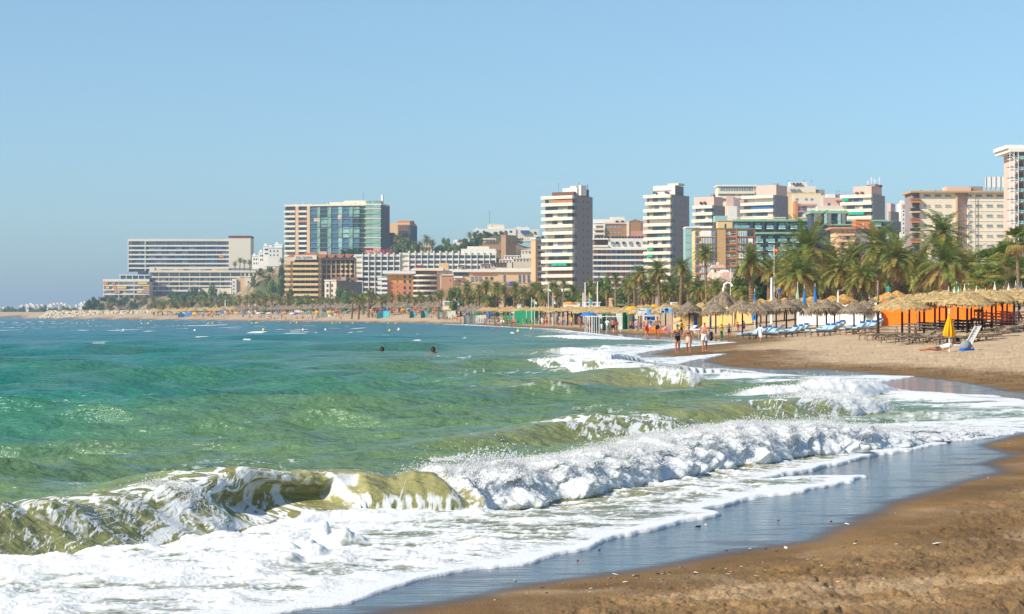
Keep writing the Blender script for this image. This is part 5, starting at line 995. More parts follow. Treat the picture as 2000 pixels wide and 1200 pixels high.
# ------------------------------------------------------------------ shrubs and broad trees of many small leaves
lm1 = mat("leaf_dark", "4f6a32", .7, .2, var=.35, scale=.8, trans=.25); lm2 = mat("leaf_mid", "6f8442", .7, .2, var=.3, scale=.8, trans=.25); lm3 = mat("leaf_olive", "85804e", .8, .15, var=.25, scale=.8, trans=.2)
def leaf_mesh(seed, n=1500, size=.16, m=lm1, lobes=9):
    rr = np.random.RandomState(seed); c = rr.normal(size=(lobes, 3)) * (.48, .48, .30) + (0, 0, .55); rad = .26 + .22 * rr.rand(lobes); k = rr.randint(0, lobes, n); d = rr.normal(size=(n, 3)); d /= np.linalg.norm(d, axis=1)[:, None]
    p = c[k] + d * (rad[k] * rr.uniform(.55, 1.06, n))[:, None]; p[:, 2] = np.maximum(p[:, 2], .02); u = rr.normal(size=(n, 3)); u /= np.linalg.norm(u, axis=1)[:, None]; v = np.cross(u, d + .3 * rr.normal(size=(n, 3))); v /= np.linalg.norm(v, axis=1)[:, None] + 1e-9
    s_ = (size * rr.uniform(.5, 1.2, n) * .5)[:, None]; V = np.stack([p - u * s_ - v * s_ * .7, p + u * s_ - v * s_ * .7, p + u * s_ + v * s_ * .7, p - u * s_ + v * s_ * .7], 1).reshape(-1, 3)
    me = bpy.data.meshes.new("foliage"); me.from_pydata(V.tolist(), [], [tuple(range(4 * i, 4 * i + 4)) for i in range(n)]); me.materials.append(m); return me
LEAF = [leaf_mesh(1, m=lm1), leaf_mesh(2, m=lm1), leaf_mesh(3, m=lm2), leaf_mesh(4, m=lm2), leaf_mesh(5, 1100, m=lm3), leaf_mesh(6, 2200, .12, lm1, 14)]
tb = MB(); tb.tube([(0, 0, 0), (.02, 0, .35), (.0, .03, .62)], [.06, .045, .02], 7); tb.tube([(.02, 0, .35), (.2, .05, .65)], [.035, .012], 5).tube([(.01, 0, .4), (-.2, -.05, .7)], [.03, .012], 5)
TR = tb.build("trunk", trunkm); TRM = TR.data; bpy.data.objects.remove(TR)
def put_tree(px, py_base, Y, w_px, h_px, v, word="tree", look=None):
    s_ = Y / F; root = empty(word, (px2x(px, Y), Y, py2z(py_base, Y)), rnd.uniform(0, 6)); root["category"] = "shrub" if word == "shrub" else "tree"; root["group"] = "shrubs on the hill" if word == "shrub" else "broad trees behind the beach"
    f = bpy.data.objects.new("foliage", LEAF[v]); C.objects.link(f); f.parent = root; f.scale = (w_px * s_ * .62, w_px * s_ * .62, h_px * s_ * .92)
    t = bpy.data.objects.new("trunk", TRM); C.objects.link(t); t.parent = root; t.scale = (w_px * s_ * .5, w_px * s_ * .5, h_px * s_)
    register(root, look or ["dark green", "dark green", "fresh green", "fresh green", "olive dry", "dense dark"][v] + (" shrub on slope" if word == "shrub" else " round crowned tree"), px); return root
for px, py, Y, w_, h_, v in [(176, 604, 1296, 20, 17, 0), (188, 600, 1300, 18, 14, 1), (168, 608, 1290, 12, 10, 0), (205, 590, 1318, 16, 10, 5), (222, 592, 1312, 18, 12, 0), (238, 600, 1300, 14, 16, 5), (246, 588, 1325, 16, 8, 3), (262, 602, 1296, 14, 16, 0), (282, 596, 1305, 18, 12, 4), (300, 606, 1290, 16, 14, 5), (318, 596, 1306, 18, 10, 2), (338, 590, 1318, 22, 12, 3), (268, 586, 1328, 16, 7, 4), (214, 606, 1290, 14, 10, 4), (196, 608, 1288, 10, 8, 5), (355, 600, 1290, 20, 18, 5), (540, 585, 1040, 26, 40, 2), (548, 570, 1046, 22, 36, 1), (525, 560, 1050, 16, 18, 4), (510, 585, 1030, 14, 16, 2), (500, 600, 1020, 14, 24, 3), (530, 540, 1074, 20, 14, 3), (516, 548, 1068, 14, 10, 0), (555, 552, 1064, 20, 26, 2), (496, 560, 1060, 10, 16, 4), (508, 538, 1080, 14, 10, 4)]: put_tree(px, py, Y, w_, h_, v, "shrub")
for px, py, Y, w_, h_, v in [(684, 498, 1040, 20, 11, 5), (700, 499, 1030, 18, 12, 0), (668, 499, 1034, 14, 8, 1), (770, 500, 1030, 20, 20, 2), (785, 500, 1024, 26, 26, 3), (800, 500, 1020, 24, 22, 2), (812, 502, 1018, 22, 18, 1), (860, 492, 1050, 18, 12, 2), (873, 488, 1060, 18, 18, 3), (882, 490, 1050, 16, 14, 2), (900, 494, 1040, 20, 18, 2), (912, 492, 1050, 22, 18, 1), (926, 488, 1052, 24, 20, 0), (938, 478, 1072, 24, 20, 5), (950, 470, 1082, 26, 16, 0), (965, 466, 1086, 24, 12, 0), (980, 466, 1088, 22, 10, 4), (852, 496, 1030, 14, 10, 1), (930, 498, 1030, 20, 12, 3), (1012, 476, 1080, 16, 8, 4), (1058, 472, 1040, 18, 10, 0), (960, 486, 1060, 16, 12, 4)]: put_tree(px, py, Y, w_, h_, v, "shrub")
for px, py, Y, w_, h_, v in [(365, 606, 1215, 26, 36, 5), (384, 606, 1210, 30, 40, 0), (404, 606, 1200, 28, 36, 2), (424, 606, 1190, 28, 38, 3), (345, 608, 1230, 22, 26, 1), (446, 606, 1160, 26, 32, 2), (560, 605, 905, 26, 28, 1), (600, 606, 880, 26, 22, 0), (590, 606, 860, 20, 22, 2), (674, 605, 800, 26, 34, 3), (700, 606, 790, 24, 28, 2), (690, 604, 760, 22, 24, 5), (725, 606, 740, 26, 26, 1), (880, 604, 560, 24, 32, 3), (1150, 604, 430, 30, 42, 4), (1176, 604, 420, 32, 50, 3), (1190, 602, 430, 28, 36, 2), (1224, 600, 420, 30, 46, 4), (1216, 603, 400, 26, 30, 2), (1268, 604, 390, 30, 44, 4), (1300, 604, 380, 34, 44, 3), (1340, 604, 372, 34, 40, 4), (1374, 602, 360, 32, 36, 2), (1420, 600, 340, 34, 34, 3), (1455, 600, 330, 34, 36, 4), (1500, 600, 300, 40, 44, 5), (1080, 604, 470, 26, 30, 4), (1120, 605, 450, 28, 30, 5), (1005, 604, 520, 30, 30, 5), (960, 604, 530, 30, 30, 0), (1040, 604, 500, 28, 30, 0), (920, 604, 560, 30, 28, 5)]: put_tree(px, py, Y, w_, h_, v, "tree")
for i in range(20): put_tree(1478 + i * 29, 612, 300 + (i % 3) * 8, 50, 84 + 8 * (i % 2), (5, 0, 4)[i % 3], "tree", "added dark tree behind date palms")  # tree row added to fill in the dark shade beneath the palm crowns
# ------------------------------------------------------------------ marina far away
for i in range(26):
    px = -30 + i * 7.6 + pr.uniform(-1, 1); top = 601 - 3 * math.sin(i * .8) - (5 if i > 10 else 0) + pr.uniform(-2, 2); Y = 2150 + 30 * (i % 4)
    b = Bd("marina_house", "", Y, px, 617, cat="house", group="white marina houses"); register(b.root, "tiny white block shaped marina house", px)
    wd = pr.uniform(6, 10); b.box("wall", px, px + wd, top, 617, "white", 0, 14); b.box("roof_terrace", px + wd * .3, px + wd * .7, top - 2.4, top, "wht", -2, 9); b.win("window", px + 1, px + 2.4, top + 4, top + 7, "glb"); b.win("window", px + wd - 3, px + wd - 1.4, top + 5, top + 8, "gl"); b.win("arcade", px + .8, px + wd - .8, 612, 615, "glb", .2)
for px in (12, 26, 42, 66, 84, 100, 110, 128, 140, 150): put_tree(px, 616, 2100, 14, 12 + (px % 5), 5, "tree", "bluish clump of marina trees")
for i, (px, top) in enumerate([(5, 593), (26, 588), (42, 590), (66, 592), (102, 590), (136, 588), (160, 598)]):
    Y = 2050; o = empty("sailing_boat", (px2x(px, Y), Y, .2)); o["category"] = "boat"; o["group"] = "boats moored in the marina"; register(o, "white sailing boat with bare mast", px)
    V = []; L_ = 6; 
    for t in range(7): u = t / 6; wv = 1.4 * math.sin(math.pi * min(.98, .25 + .75 * u)) + .05; V += [((u - .5) * 12, -wv, 1.5), ((u - .5) * 12, 0, .0), ((u - .5) * 12, wv, 1.5)]
    Fc = [(3 * t + j, 3 * t + j + 1, 3 * t + j + 4, 3 * t + j + 3) for t in range(6) for j in (0, 1)] + [(3 * t, 3 * t + 3, 3 * t + 5, 3 * t + 2) for t in range(6)]
    mesh_obj("hull", V, Fc, G["wht"], o); MB().tube([(0, 0, 1.4), (0, 0, py2z(top, Y))], .12, 6).build("mast", G["mtl"], o); MB().box(-2, 2.4, -.7, .7, 1.4, 2.1).build("cabin", G["wht"], o)
mb = MB(); brr = random.Random(9)
ico = [(0, 0, 1), (.9, 0, .45), (.28, .85, .45), (-.72, .53, .45), (-.72, -.53, .45), (.28, -.85, .45), (.72, .53, -.45), (-.28, .85, -.45), (-.9, 0, -.45), (-.28, -.85, -.45), (.72, -.53, -.45), (0, 0, -1)]
icf = [(0, 1, 2), (0, 2, 3), (0, 3, 4), (0, 4, 5), (0, 5, 1), (1, 6, 2), (2, 7, 3), (3, 8, 4), (4, 9, 5), (5, 10, 1), (6, 7, 2), (7, 8, 3), (8, 9, 4), (9, 10, 5), (10, 6, 1), (11, 7, 6), (11, 8, 7), (11, 9, 8), (11, 10, 9), (11, 6, 10)]
for i in range(900):
    px = brr.uniform(78, 370); Y = 1190 - (px - 78) * .45 + brr.uniform(0, 34); t = (Y - (1190 - (px - 78) * .45)) / 34; r = brr.uniform(.6, 1.5); zz = -.2 + 4.3 * min(1, t * 1.4) * min(1, (px - 76) / 18) * (1 if px < 300 else .75)
    mb.add([(px2x(px, Y) + v[0] * r * brr.uniform(.8, 1.2), Y + v[1] * r, zz + v[2] * r * .8) for v in ico], icf)
o = mb.build("breakwater_rocks", mat("rock_pale", "c8b79a", .95, .1, var=.2, scale=.6, bump=.4)); o["kind"] = "stuff"; o["label"] = "pale boulders of the long breakwater under the headland"; o["category"] = "rocks"
# ------------------------------------------------------------------ things on the beach
thatch_gold = mat("thatch_gold", "b79b6c", .95, .1, var=.3, scale=5, bump=1.0, bscale=30, stretch=(1, 1, .3)); thatch_grey = mat("thatch_grey", "8a7a64", .95, .1, var=.35, scale=5, bump=1.0, bscale=30, stretch=(1, 1, .3))
thatch_or = mat("thatch_orange", "c99a55", .95, .1, var=.3, scale=5, bump=1.0, bscale=30)
wood_dark = mat("wood_dark", "3c3029", .9, .2, var=.3, scale=6); wood_grey = mat("wood_grey", "8d7a66", .9, .2, var=.35, scale=7, bump=.4); wood_red = mat("wood_red", "5c2c22", .8, .3, var=.35, scale=6)
cush = mat("cushion_blue", "9fc3d6", .7, .3, var=.1); cush2 = mat("cushion_navy", "2f4f86", .7, .3, var=.15); canvas = mat("canvas_white", "efece6", .8, .2, var=.05, scale=.8); canvas_o = mat("canvas_orange", (1.0, .18, .008), .75, .2, var=.05, scale=.7, trans=.05)
skin_green = mat("canvas_green", "1f8a5c", .8, .2, var=.1, trans=.15); canvas_p = mat("canvas_pale", "b4bdb0", .8, .2, var=.12, scale=.8); straw = mat("straw_mat", "dcb678", .95, .1, var=.14, scale=3, stretch=(1, 1, 12)); canvas_b = mat("canvas_blue", "2d83cc", .7, .3, var=.08, trans=.15)
yel = mat("canvas_yellow", "f5b400", .7, .3, var=.08, scale=3, trans=.2); plast = mat("plastic_white", "f2f1ee", .4, .5, var=.02)
def straw_cone(seed, r=1.7, h=.75, m=thatch_gold, ragged=.16, n=40):
    rr = random.Random(seed); V = [(0, 0, h + .12)]; Fc = []; rings = [(.10, h + .05), (.35, h * .72), (.65, h * .42), (.88, h * .14), (1.0, -.05)]
    sq = rr.uniform(.9, 1.1); ph = rr.uniform(0, 6.28)
    for j, (f, z) in enumerate(rings):
        for k in range(n): a = 2 * math.pi * k / n; q = f * r * (1 + rr.uniform(-.03, .04) + .04 * math.sin(2 * a + ph)); V.append((q * math.cos(a) * sq, q * math.sin(a), z + rr.uniform(-.02, .02) + .03 * math.sin(3 * a + ph)))
    for k in range(n): Fc.append((0, 1 + k, 1 + (k + 1) % n))
    for j in range(len(rings) - 1):
        for k in range(n): a = 1 + j * n; Fc.append((a + k, a + n + k, a + n + (k + 1) % n, a + (k + 1) % n))
    for k in range(n * 7):                                      # loose straws at the rim and on the slope
        a = rr.uniform(0, 2 * math.pi); f = rr.choice([1.0, 1.0, 1.0, rr.uniform(.3, .98)]); z = np.interp(f, [.1, .35, .65, .88, 1], [h + .05, h * .72, h * .42, h * .14, -.05]) + .02
        l = rr.uniform(.5, 1.3) * ragged * (1.3 if f < 1 else 1.4); p = Vector((f * r * math.cos(a) * sq, f * r * math.sin(a), z)); o = Vector((math.cos(a), math.sin(a), -.7 if f < 1 else -2.2)).normalized() * l; s_ = Vector((-math.sin(a), math.cos(a), 0)) * rr.uniform(.02, .05); q = len(V)
        V += [p + s_, p - s_, p - s_ * .4 + o, p + s_ * .4 + o]; Fc.append((q, q + 1, q + 2, q + 3))
    a0 = 1 + 4 * n; q = len(V); V.append((0, 0, h * .75)); Fc += [(q, a0 + (k + 1) % n, a0 + k) for k in range(n)]
    me = bpy.data.meshes.new("canopy"); me.from_pydata([tuple(v) for v in V], [], Fc); me.materials.append(m); return me
CAN = {"gold": [straw_cone(i, m=thatch_gold) for i in range(4)], "grey": [straw_cone(10 + i, 1.45, .8, thatch_grey, .24) for i in range(4)], "orange": [straw_cone(20 + i, 1.7, .6, thatch_or, .2) for i in range(3)]}
def pole_mesh(h, r=.07, m=wood_dark): o = MB().tube([(0, 0, -.2), (0, 0, h)], [r * 1.1, r], 8).build("pole", m); me = o.data; bpy.data.objects.remove(o); return me
POLE = pole_mesh(1.0)
LOOKW = {"gold": "gold straw parasol", "grey": "weathered grey straw parasol", "orange": "orange tinted straw parasol"}
def parasol(x, y, z, kind, h=2.25, sc=1.0, px=None, look=None, tilt=0.0, group=None, top=None, flat=1.0):
    if top is not None: h = max(1.5, py2z(top, y) - z - .78 * flat * sc)
    root = empty("straw_parasol", (x, y, z)); root["category"] = "parasol"; root["group"] = group or f"{kind} straw parasols along the beach"
    c = bpy.data.objects.new("canopy", rnd.choice(CAN[kind])); C.objects.link(c); c.parent = root; c.location = (0, 0, h); c.scale = (sc, sc, sc * flat); c.rotation_euler = (tilt, tilt * .6, rnd.uniform(0, 6.28))
    p = bpy.data.objects.new("pole", POLE); C.objects.link(p); p.parent = root; p.scale = (1, 1, h + .3)
    register(root, look or LOOKW[kind], px if px is not None else 1000 + x / y * F, "before"); return root
def at(px, Y): x = px2x(px, Y); return x, Y, gz(x, Y)
for i, (px, Y) in enumerate([(1762, 124), (1776, 133), (1796, 140), (1805, 127), (1826, 136), (1835, 146), (1848, 126), (1871, 134), (1889, 121), (1897, 144), (1918, 137), (1937, 127), (1945, 142), (1958, 131), (1981, 137), (2004, 127), (2022, 138), (1912, 152), (1967, 150), (1990, 148)]):
    x, y, z = at(px, Y); parasol(x, y, z, "gold", 2.2, .98 + .06 * (i % 3), px, tilt=rnd.uniform(-.06, .06), top=np.interp(px, [1740, 1790, 1890, 2000], [584, 574, 568, 562]) + rnd.uniform(-2, 3) + (3 if Y > 140 else 0), flat=.85)
for px, Y in ((1398, 196), (1450, 184), (1478, 176), (1497, 182), (1536, 176), (1553, 184), (1596, 176), (1614, 172), (1630, 180), (1668, 168), (1688, 172), (1705, 180), (1346, 214), (1740, 178), (1516, 190)):
    x, y, z = at(px, Y); parasol(x, y, z, "grey", 2.15, .95 + rnd.uniform(-.05, .1), px, tilt=rnd.uniform(-.08, .08), top=587 + rnd.uniform(-4, 5) + (4 if px < 1500 else 0))
for px, Y in ((1252, 250), (1264, 256), (1300, 240), (1318, 244), (1370, 236), (1402, 230), (1508, 214), (1532, 218), (1566, 212), (1584, 216), (1625, 208), (1648, 212), (1735, 200), (1752, 206), (1486, 216)):
    x, y, z = at(px, Y); parasol(x, y, z, "orange" if px > 1480 else "gold", 2.3, 1.1, px, top=(580 if px > 1480 else 594) + rnd.uniform(-2, 3))
i = 0
for px in range(946, 1246, 9):
    for dpt in (0, 16):
        if rnd.random() < .25: continue
        Y0 = np.interp(px, [946, 1050, 1150, 1246], [470, 375, 300, 262]) + dpt + rnd.uniform(-6, 6); x, y, z = at(px + rnd.uniform(-3, 3), Y0); parasol(x, y, z, "gold", 2.2, 1.0, px, top=600 + rnd.uniform(-1.5, 3), flat=.8)
for px in range(300, 950, 9):
    for dpt in (0, 22):
        if rnd.random() < .12: continue
        Y0 = np.interp(px, [300, 560, 700, 800, 900, 950], [985, 770, 690, 640, 560, 500]) + dpt + rnd.uniform(-8, 8); x, y, z = at(px + rnd.uniform(-3, 3), Y0); r_ = parasol(x, y, z, "grey" if px > 455 or rnd.random() < .1 else "gold", 2.3, 1.5, px, group="straw parasols on the far beach")
# flat coloured beach umbrellas
def umb_mesh(m, r=1.0, h=.42, n=8):
    V = [(0, 0, h)]; Fc = []
    for f, z in ((.5, h * .8), (1.0, 0)):
        for k in range(n): a = 2 * math.pi * k / n; V.append((r * f * math.cos(a), r * f * math.sin(a), z))
    Fc = [(0, 1 + k, 1 + (k + 1) % n) for k in range(n)] + [(1 + k, 1 + n + k, 1 + n + (k + 1) % n, 1 + (k + 1) % n) for k in range(n)]
    me = bpy.data.meshes.new("canopy"); me.from_pydata(V, [], Fc); me.materials.append(m); return me
UM = {k: (umb_mesh(m), w_) for k, m, w_ in (("blue", canvas_b, "bright blue beach umbrella"), ("white", canvas, "white beach umbrella"), ("red", mat("canvas_red", "c43a2c", .7, .3, var=.08), "red beach umbrella"), ("yellow", yel, "yellow beach umbrella"), ("green", skin_green, "green beach umbrella"), ("purple", G["purp"], "purple beach umbrella"), ("aqua", mat("canvas_aqua", "4fb0b8", .7, .3, var=.08), "aqua beach umbrella"), ("stripe", mat("canvas_orange_pale", "e88a3c", .7, .3, var=.3, scale=9), "orange beach umbrella"))}
def umbrella(px, Y, col, tilt=0.15, h=1.9, look=None, sc=1.0):
    x, y, z = at(px, Y); root = empty("beach_umbrella", (x, y, z)); root["category"] = "umbrella"; root["group"] = "coloured beach umbrellas"; me, w_ = UM[col]
    p = bpy.data.objects.new("pole", POLE); C.objects.link(p); p.parent = root; p.scale = (.35, .35, h); c = bpy.data.objects.new("canopy", me); C.objects.link(c); c.parent = root; c.location = (0, 0, h - .05); c.scale = (sc, sc, sc); c.rotation_euler = (rnd.uniform(-tilt, tilt), rnd.uniform(-tilt, tilt), rnd.random())
    if look: root["label"] = look
    else: register(root, w_, px, "before")
    return root
umbrella(1150, 262, "blue", .0, 2.0, "bright blue tilted umbrella beside the white post fence", 1.3).children[1].rotation_euler = (.2, -.75, 0)
umbrella(1235, 255, "yellow", .1, 2.6, "flat yellow umbrella left of the blue picture board", 1.0); umbrella(1277, 262, "yellow", .1, 2.6, "yellow umbrella just right of the blue picture board", .8); umbrella(1113, 360, "stripe", .1, 3.3, "small orange umbrella above the gold parasols", 1.4)
uc = random.Random(21)
for px in range(345, 1010, 13):
    Y0 = np.interp(px, [345, 560, 700, 800, 900, 1010], [905, 705, 650, 610, 535, 420]) + uc.uniform(0, 25); umbrella(px + uc.uniform(-4, 4), Y0, uc.choice(["blue", "white", "red", "yellow", "green", "purple", "aqua", "stripe", "white", "blue"]), .4, 1.7, None, uc.uniform(.9, 1.3))
# fabric screens: path points with heights, a sheet with folds plus posts
def screen(name, label, cat, path, h, m, posts=True, sag=.05, post_m=None, seed=1, gy=0.0):
    x0, y0, z0 = at(*path[0]); root = empty(name, (x0, y0, z0), 0, label, cat); V = []; Fc = []; rr = random.Random(seed); P = [at(*p) for p in path]; n = 0
    for i in range(len(P) - 1):
        for k in range(15 if i < len(P) - 2 else 16):
            t = k / 15; x = P[i][0] + (P[i + 1][0] - P[i][0]) * t; y = P[i][1] + (P[i + 1][1] - P[i][1]) * t; z = gz(x, y); o = sag * math.sin(t * 9.4) ; top = h * (1 + .02 * math.sin(t * math.pi * 6)) + (h[i] if isinstance(h, list) else 0)
            for f in (0, .33, .66, 1.0): V.append((x - x0, y - y0 + o * (1 - abs(f - .5)) + rr.uniform(-.01, .01), z - z0 + .03 + f * top))
            n += 1
    for i in range(n - 1):
        for j in range(3): Fc.append((4 * i + j, 4 * i + 4 + j, 4 * i + 5 + j, 4 * i + 1 + j))
    mesh_obj("fabric", V, Fc, m, root)
    if posts:
        for p in P: MB().tube([(p[0] - x0, p[1] - y0 - .03, p[2] - z0 - .2), (p[0] - x0, p[1] - y0 - .03, p[2] - z0 + h + .1)], .04, 6).build("post", post_m or wood_grey, root)
    return root
screen("fabric_fence", "long bright orange fabric fence behind the wooden sunbeds", "fence", [(1722, 172), (1790, 169), (1860, 166), (1920, 162), (1978, 157)], 2.15, canvas_o, True, .05)
screen("windbreak", "big white canvas windbreak behind the blue sunbeds", "windbreak", [(1556, 196), (1600, 190), (1640, 184), (1680, 182), (1722, 178)], 1.9, canvas, True, .03)
screen("windbreak", "white canvas windbreak between palm trunks and grey parasols near the striped pole", "windbreak", [(1724, 186), (1745, 188), (1765, 190)], 1.9, canvas, True, .03)
screen("straw_fence", "tall woven straw fence around the playground", "fence", [(1318, 226), (1350, 226), (1388, 224), (1430, 222), (1470, 220)], 2.0, straw, True, .04, G["blue"]); screen("straw_fence", "lower straw fence panel left of the small hut", "fence", [(1314, 220), (1336, 217)], 1.45, straw, True, .04)
screen("windbreak", "first green canvas windbreak behind the bathers", "windbreak", [(982, 400), (1000, 396)], 1.9, skin_green); screen("windbreak", "wide green canvas windbreak behind the bathers", "windbreak", [(1004, 392), (1028, 386), (1052, 380)], 2.7, skin_green, post_m=plast)
for k, (a, b_, Yk, h_, lab, m) in enumerate([(1122, 1138, 338, 1.8, "pale green canvas windbreak beneath the gold parasols", canvas_p), (1158, 1176, 262, 2.1, "pale grey canvas windbreak behind the white posts", canvas_p), (1176, 1186, 260, 2.2, "small dark green canvas panel on the grey windbreak", skin_green), (1188, 1216, 258, 2.1, "long pale grey canvas windbreak left of the green panel", canvas_p), (1216, 1227, 256, 2.2, "green canvas panel near the blue picture board", skin_green), (1228, 1246, 254, 2.0, "slack grey canvas windbreak touching the blue picture board", canvas_p), (906, 950, 470, 1.9, "pale grey windbreak on the far sand", canvas_p), (736, 760, 615, 2, "pale blue windbreak on the far sand", UM["aqua"][0].materials[0]), (800, 812, 590, 2, "dark teal windbreak left of the striped one", mat("canvas_dull_teal", "4f8f92", .8, .2, var=.1)), (822, 834, 580, 2, "dark teal windbreak beside the kiosk beach", mat("canvas_dull_teal", "4f8f92", .8, .2, var=.1)), (855, 890, 555, 2, "wide grey blue windbreak before the kiosk", canvas_p), (620, 655, 680, 1.8, "pale windbreak among far umbrellas", canvas_p), (348, 372, 905, 1.9, "blue grey windbreak near the breakwater", UM["blue"][0].materials[0])]):
    screen("windbreak", lab, "windbreak", [(a, Yk), ((a + b_) / 2, Yk + 1), (b_, Yk)], h_, m, seed=k)
for k in range(2):
    x, y, z = at(1146, 232); r_ = empty("post_fence", (x, y + k * 6, z), 0, ["short white post fence near the blue umbrella", "white rail fence behind the short post fence"][k], "fence"); r_["group"] = "white post fences"
    for i in range(6): MB().box(i * .28 * (1 + k * 2), i * .28 * (1 + k * 2) + .06, 0, .06, -.1, 2.1).build("post", plast, r_)
    MB().box(0, 1.5 * (1 + k * 2), -.04, .0, 1.95, 2.05).build("rail", plast, r_)
# sunbeds
def sunbed(name, label_look, px, Y, rz, frame_m, cushion=None, back=.6, sc=1.0, zoff=0.0, group="wooden sunbeds in rows", tilt=0):
    x, y, z = at(px, Y); root = empty(name, (x, y, z + zoff), rz); root["category"] = "sunbed"; root["group"] = group; root.scale = (sc, sc, sc)
    f = MB(); f.box(-.34, -.28, -.95, .95, .27, .34).box(.28, .34, -.95, .95, .27, .34)
    for k in range(9): f.box(-.28, .28, -.92 + k * .16, -.80 + k * .16, .30, .335)
    f.build("frame", frame_m, root)
    for sx in (-1, 1):
        for yy in (-.75, .45): MB().tube([(sx * .30, yy, .28), (sx * .31, yy - .10, .12), (sx * .31, yy - .04, -.05)], [.045, .04, .03], 6).build("leg", frame_m, root)
    bk = MB(); c_, s_ = math.cos(back), math.sin(back)
    for sx in (-.34, .28): bk.add([(sx + dx, .5 + t * c_ - dz * s_, .31 + t * s_ + dz * c_) for t in (0, .68) for dz in (0, .05) for dx in (0, .06)], [(0, 1, 3, 2), (4, 6, 7, 5), (0, 4, 5, 1), (2, 3, 7, 6), (0, 2, 6, 4), (1, 5, 7, 3)])
    for k in range(5): t0 = .06 + k * .13; bk.add([(sx, .5 + t * c_ - dz * s_, .32 + t * s_ + dz * c_) for t in (t0, t0 + .09) for dz in (0, .025) for sx in (-.28, .28)], [(0, 1, 3, 2), (4, 6, 7, 5), (0, 4, 5, 1), (2, 3, 7, 6), (0, 2, 6, 4), (1, 5, 7, 3)])
    bk.build("backrest", frame_m, root)
    if cushion:
        cm = MB(); pts = [(-.9, .37), (-.4, .375), (.1, .375), (.48, .385), (.62, .45), (.5 + .72 * c_, .36 + .72 * s_)]
        V = []; 
        for (yy, zz_) in pts: V += [(-.27, yy, zz_), (.27, yy, zz_), (.27, yy - .0, zz_ + .09), (-.27, yy, zz_ + .09)]
        Fc = [(0, 1, 2, 3), tuple(range(4 * len(pts) - 4, 4 * len(pts)))[::-1]] + [(4 * i + j, 4 * i + 4 + j, 4 * i + 4 + (j + 1) % 4, 4 * i + (j + 1) % 4) for i in range(len(pts) - 1) for j in range(4)]
        mesh_obj("cushion", V, [f_[::-1] for f_ in Fc], cushion, root)
        MB().box(-.2, .2, .5 + .5 * c_, .5 + .62 * c_, .47 + .5 * s_, .55 + .62 * s_).build("pillow", cush2, root)
    if tilt: root.rotation_euler.y = tilt
    register(root, label_look, px, "before"); return root
for i, (px, Y) in enumerate([(1706, 122), (1722, 119), (1736, 121), (1750, 116), (1764, 118), (1778, 114), (1792, 115), (1806, 112), (1818, 114), (1832, 110), (1846, 112), (1858, 109), (1880, 110), (1893, 111), (1906, 110), (1922, 112), (1940, 115), (1958, 118), (1974, 119), (1992, 120)]):
    sunbed("wooden_sunbed", "weathered wooden slatted sunbed", px, Y, -1.25 + rnd.uniform(-.2, .2), wood_grey, None, rnd.choice([.05, .05, .5]))
for px, Y, n, m, lk in ((1800, 127, 3, wood_grey, "grey wooden sunbed in a stack"), (1829, 128, 3, wood_grey, "grey wooden sunbed in a stack"), (1866, 128, 3, wood_red, "dark red sunbed in a stack"), (1893, 128, 3, wood_red, "dark red sunbed in a stack"), (1950, 124, 5, wood_red, "dark red sunbed in a stack"), (1985, 125, 5, wood_red, "dark red sunbed in a stack"), (1726, 128, 3, wood_grey, "grey wooden sunbed in a stack")):
    for k in range(n): sunbed("stacked_sunbed", lk, px + rnd.uniform(-1.5, 1.5), Y, 1.45 + rnd.uniform(-.08, .08), m, None, .03, 1.0, k * .19, "stacked wooden sunbeds")
for px, Y, a in ((1462, 168, -1.0), (1474, 170, -1.0), (1484, 173, -1.0), (1494, 166, -1.05), (1545, 168, -1.0), (1534, 165, -1.0), (1556, 172, -1.0), (1596, 162, -1.05), (1608, 160, -1.0), (1618, 165, -1.0), (1627, 170, -1.0), (1664, 158, -1.0), (1676, 160, -1.0), (1688, 157, -1.0), (1698, 163, -1.0)):
    sunbed("cushioned_sunbed", "sunbed with pale blue cushion", px, Y, a, wood_grey, cush, .62, 1.15, .0, "blue cushioned sunbeds")
for px, Y, a in ((1340, 205, -1.2), (1358, 208, -1.4), (1366, 204, 1.2), (1512, 182, -1.2)): sunbed("white_lounger", "white plastic lounger", px, Y, a, plast, None, .7, 1.1, 0, "white loungers near the straw fence")
x, y, z = at(1912, 128); t = empty("wooden_chair_stack", (x, y, z), .2, "pair of bare grey wooden chairs stacked beside the red sunbeds", "chair")
for k, (dx, dz) in enumerate(((0, 0), (.1, .55))):
    for a_, b_ in ((-.3, -.25), (.3, -.25), (-.3, .25), (.3, .25)): MB().box(a_ - .03 + dx, a_ + .03 + dx, b_ - .03, b_ + .03, dz, dz + .75).build("leg", wood_grey, t)
    MB().box(-.33 + dx, .33 + dx, -.28, .28, dz + .42, dz + .47).build("seat", wood_grey, t); MB().box(-.33 + dx, .33 + dx, .22, .27, dz + .62, dz + .8).build("backrest", wood_grey, t)
x, y, z = at(1768, 112); o = MB().box(-.9, .9, -.05, .05, 0, .05).build("loose_plank", wood_grey); o.location = (x, y - 1.5, gz(x, y - 1.5) + .06); o.rotation_euler = (0, -.12, .2); o["label"] = "loose wooden plank on sand before the sunbed row"; o["category"] = "plank"
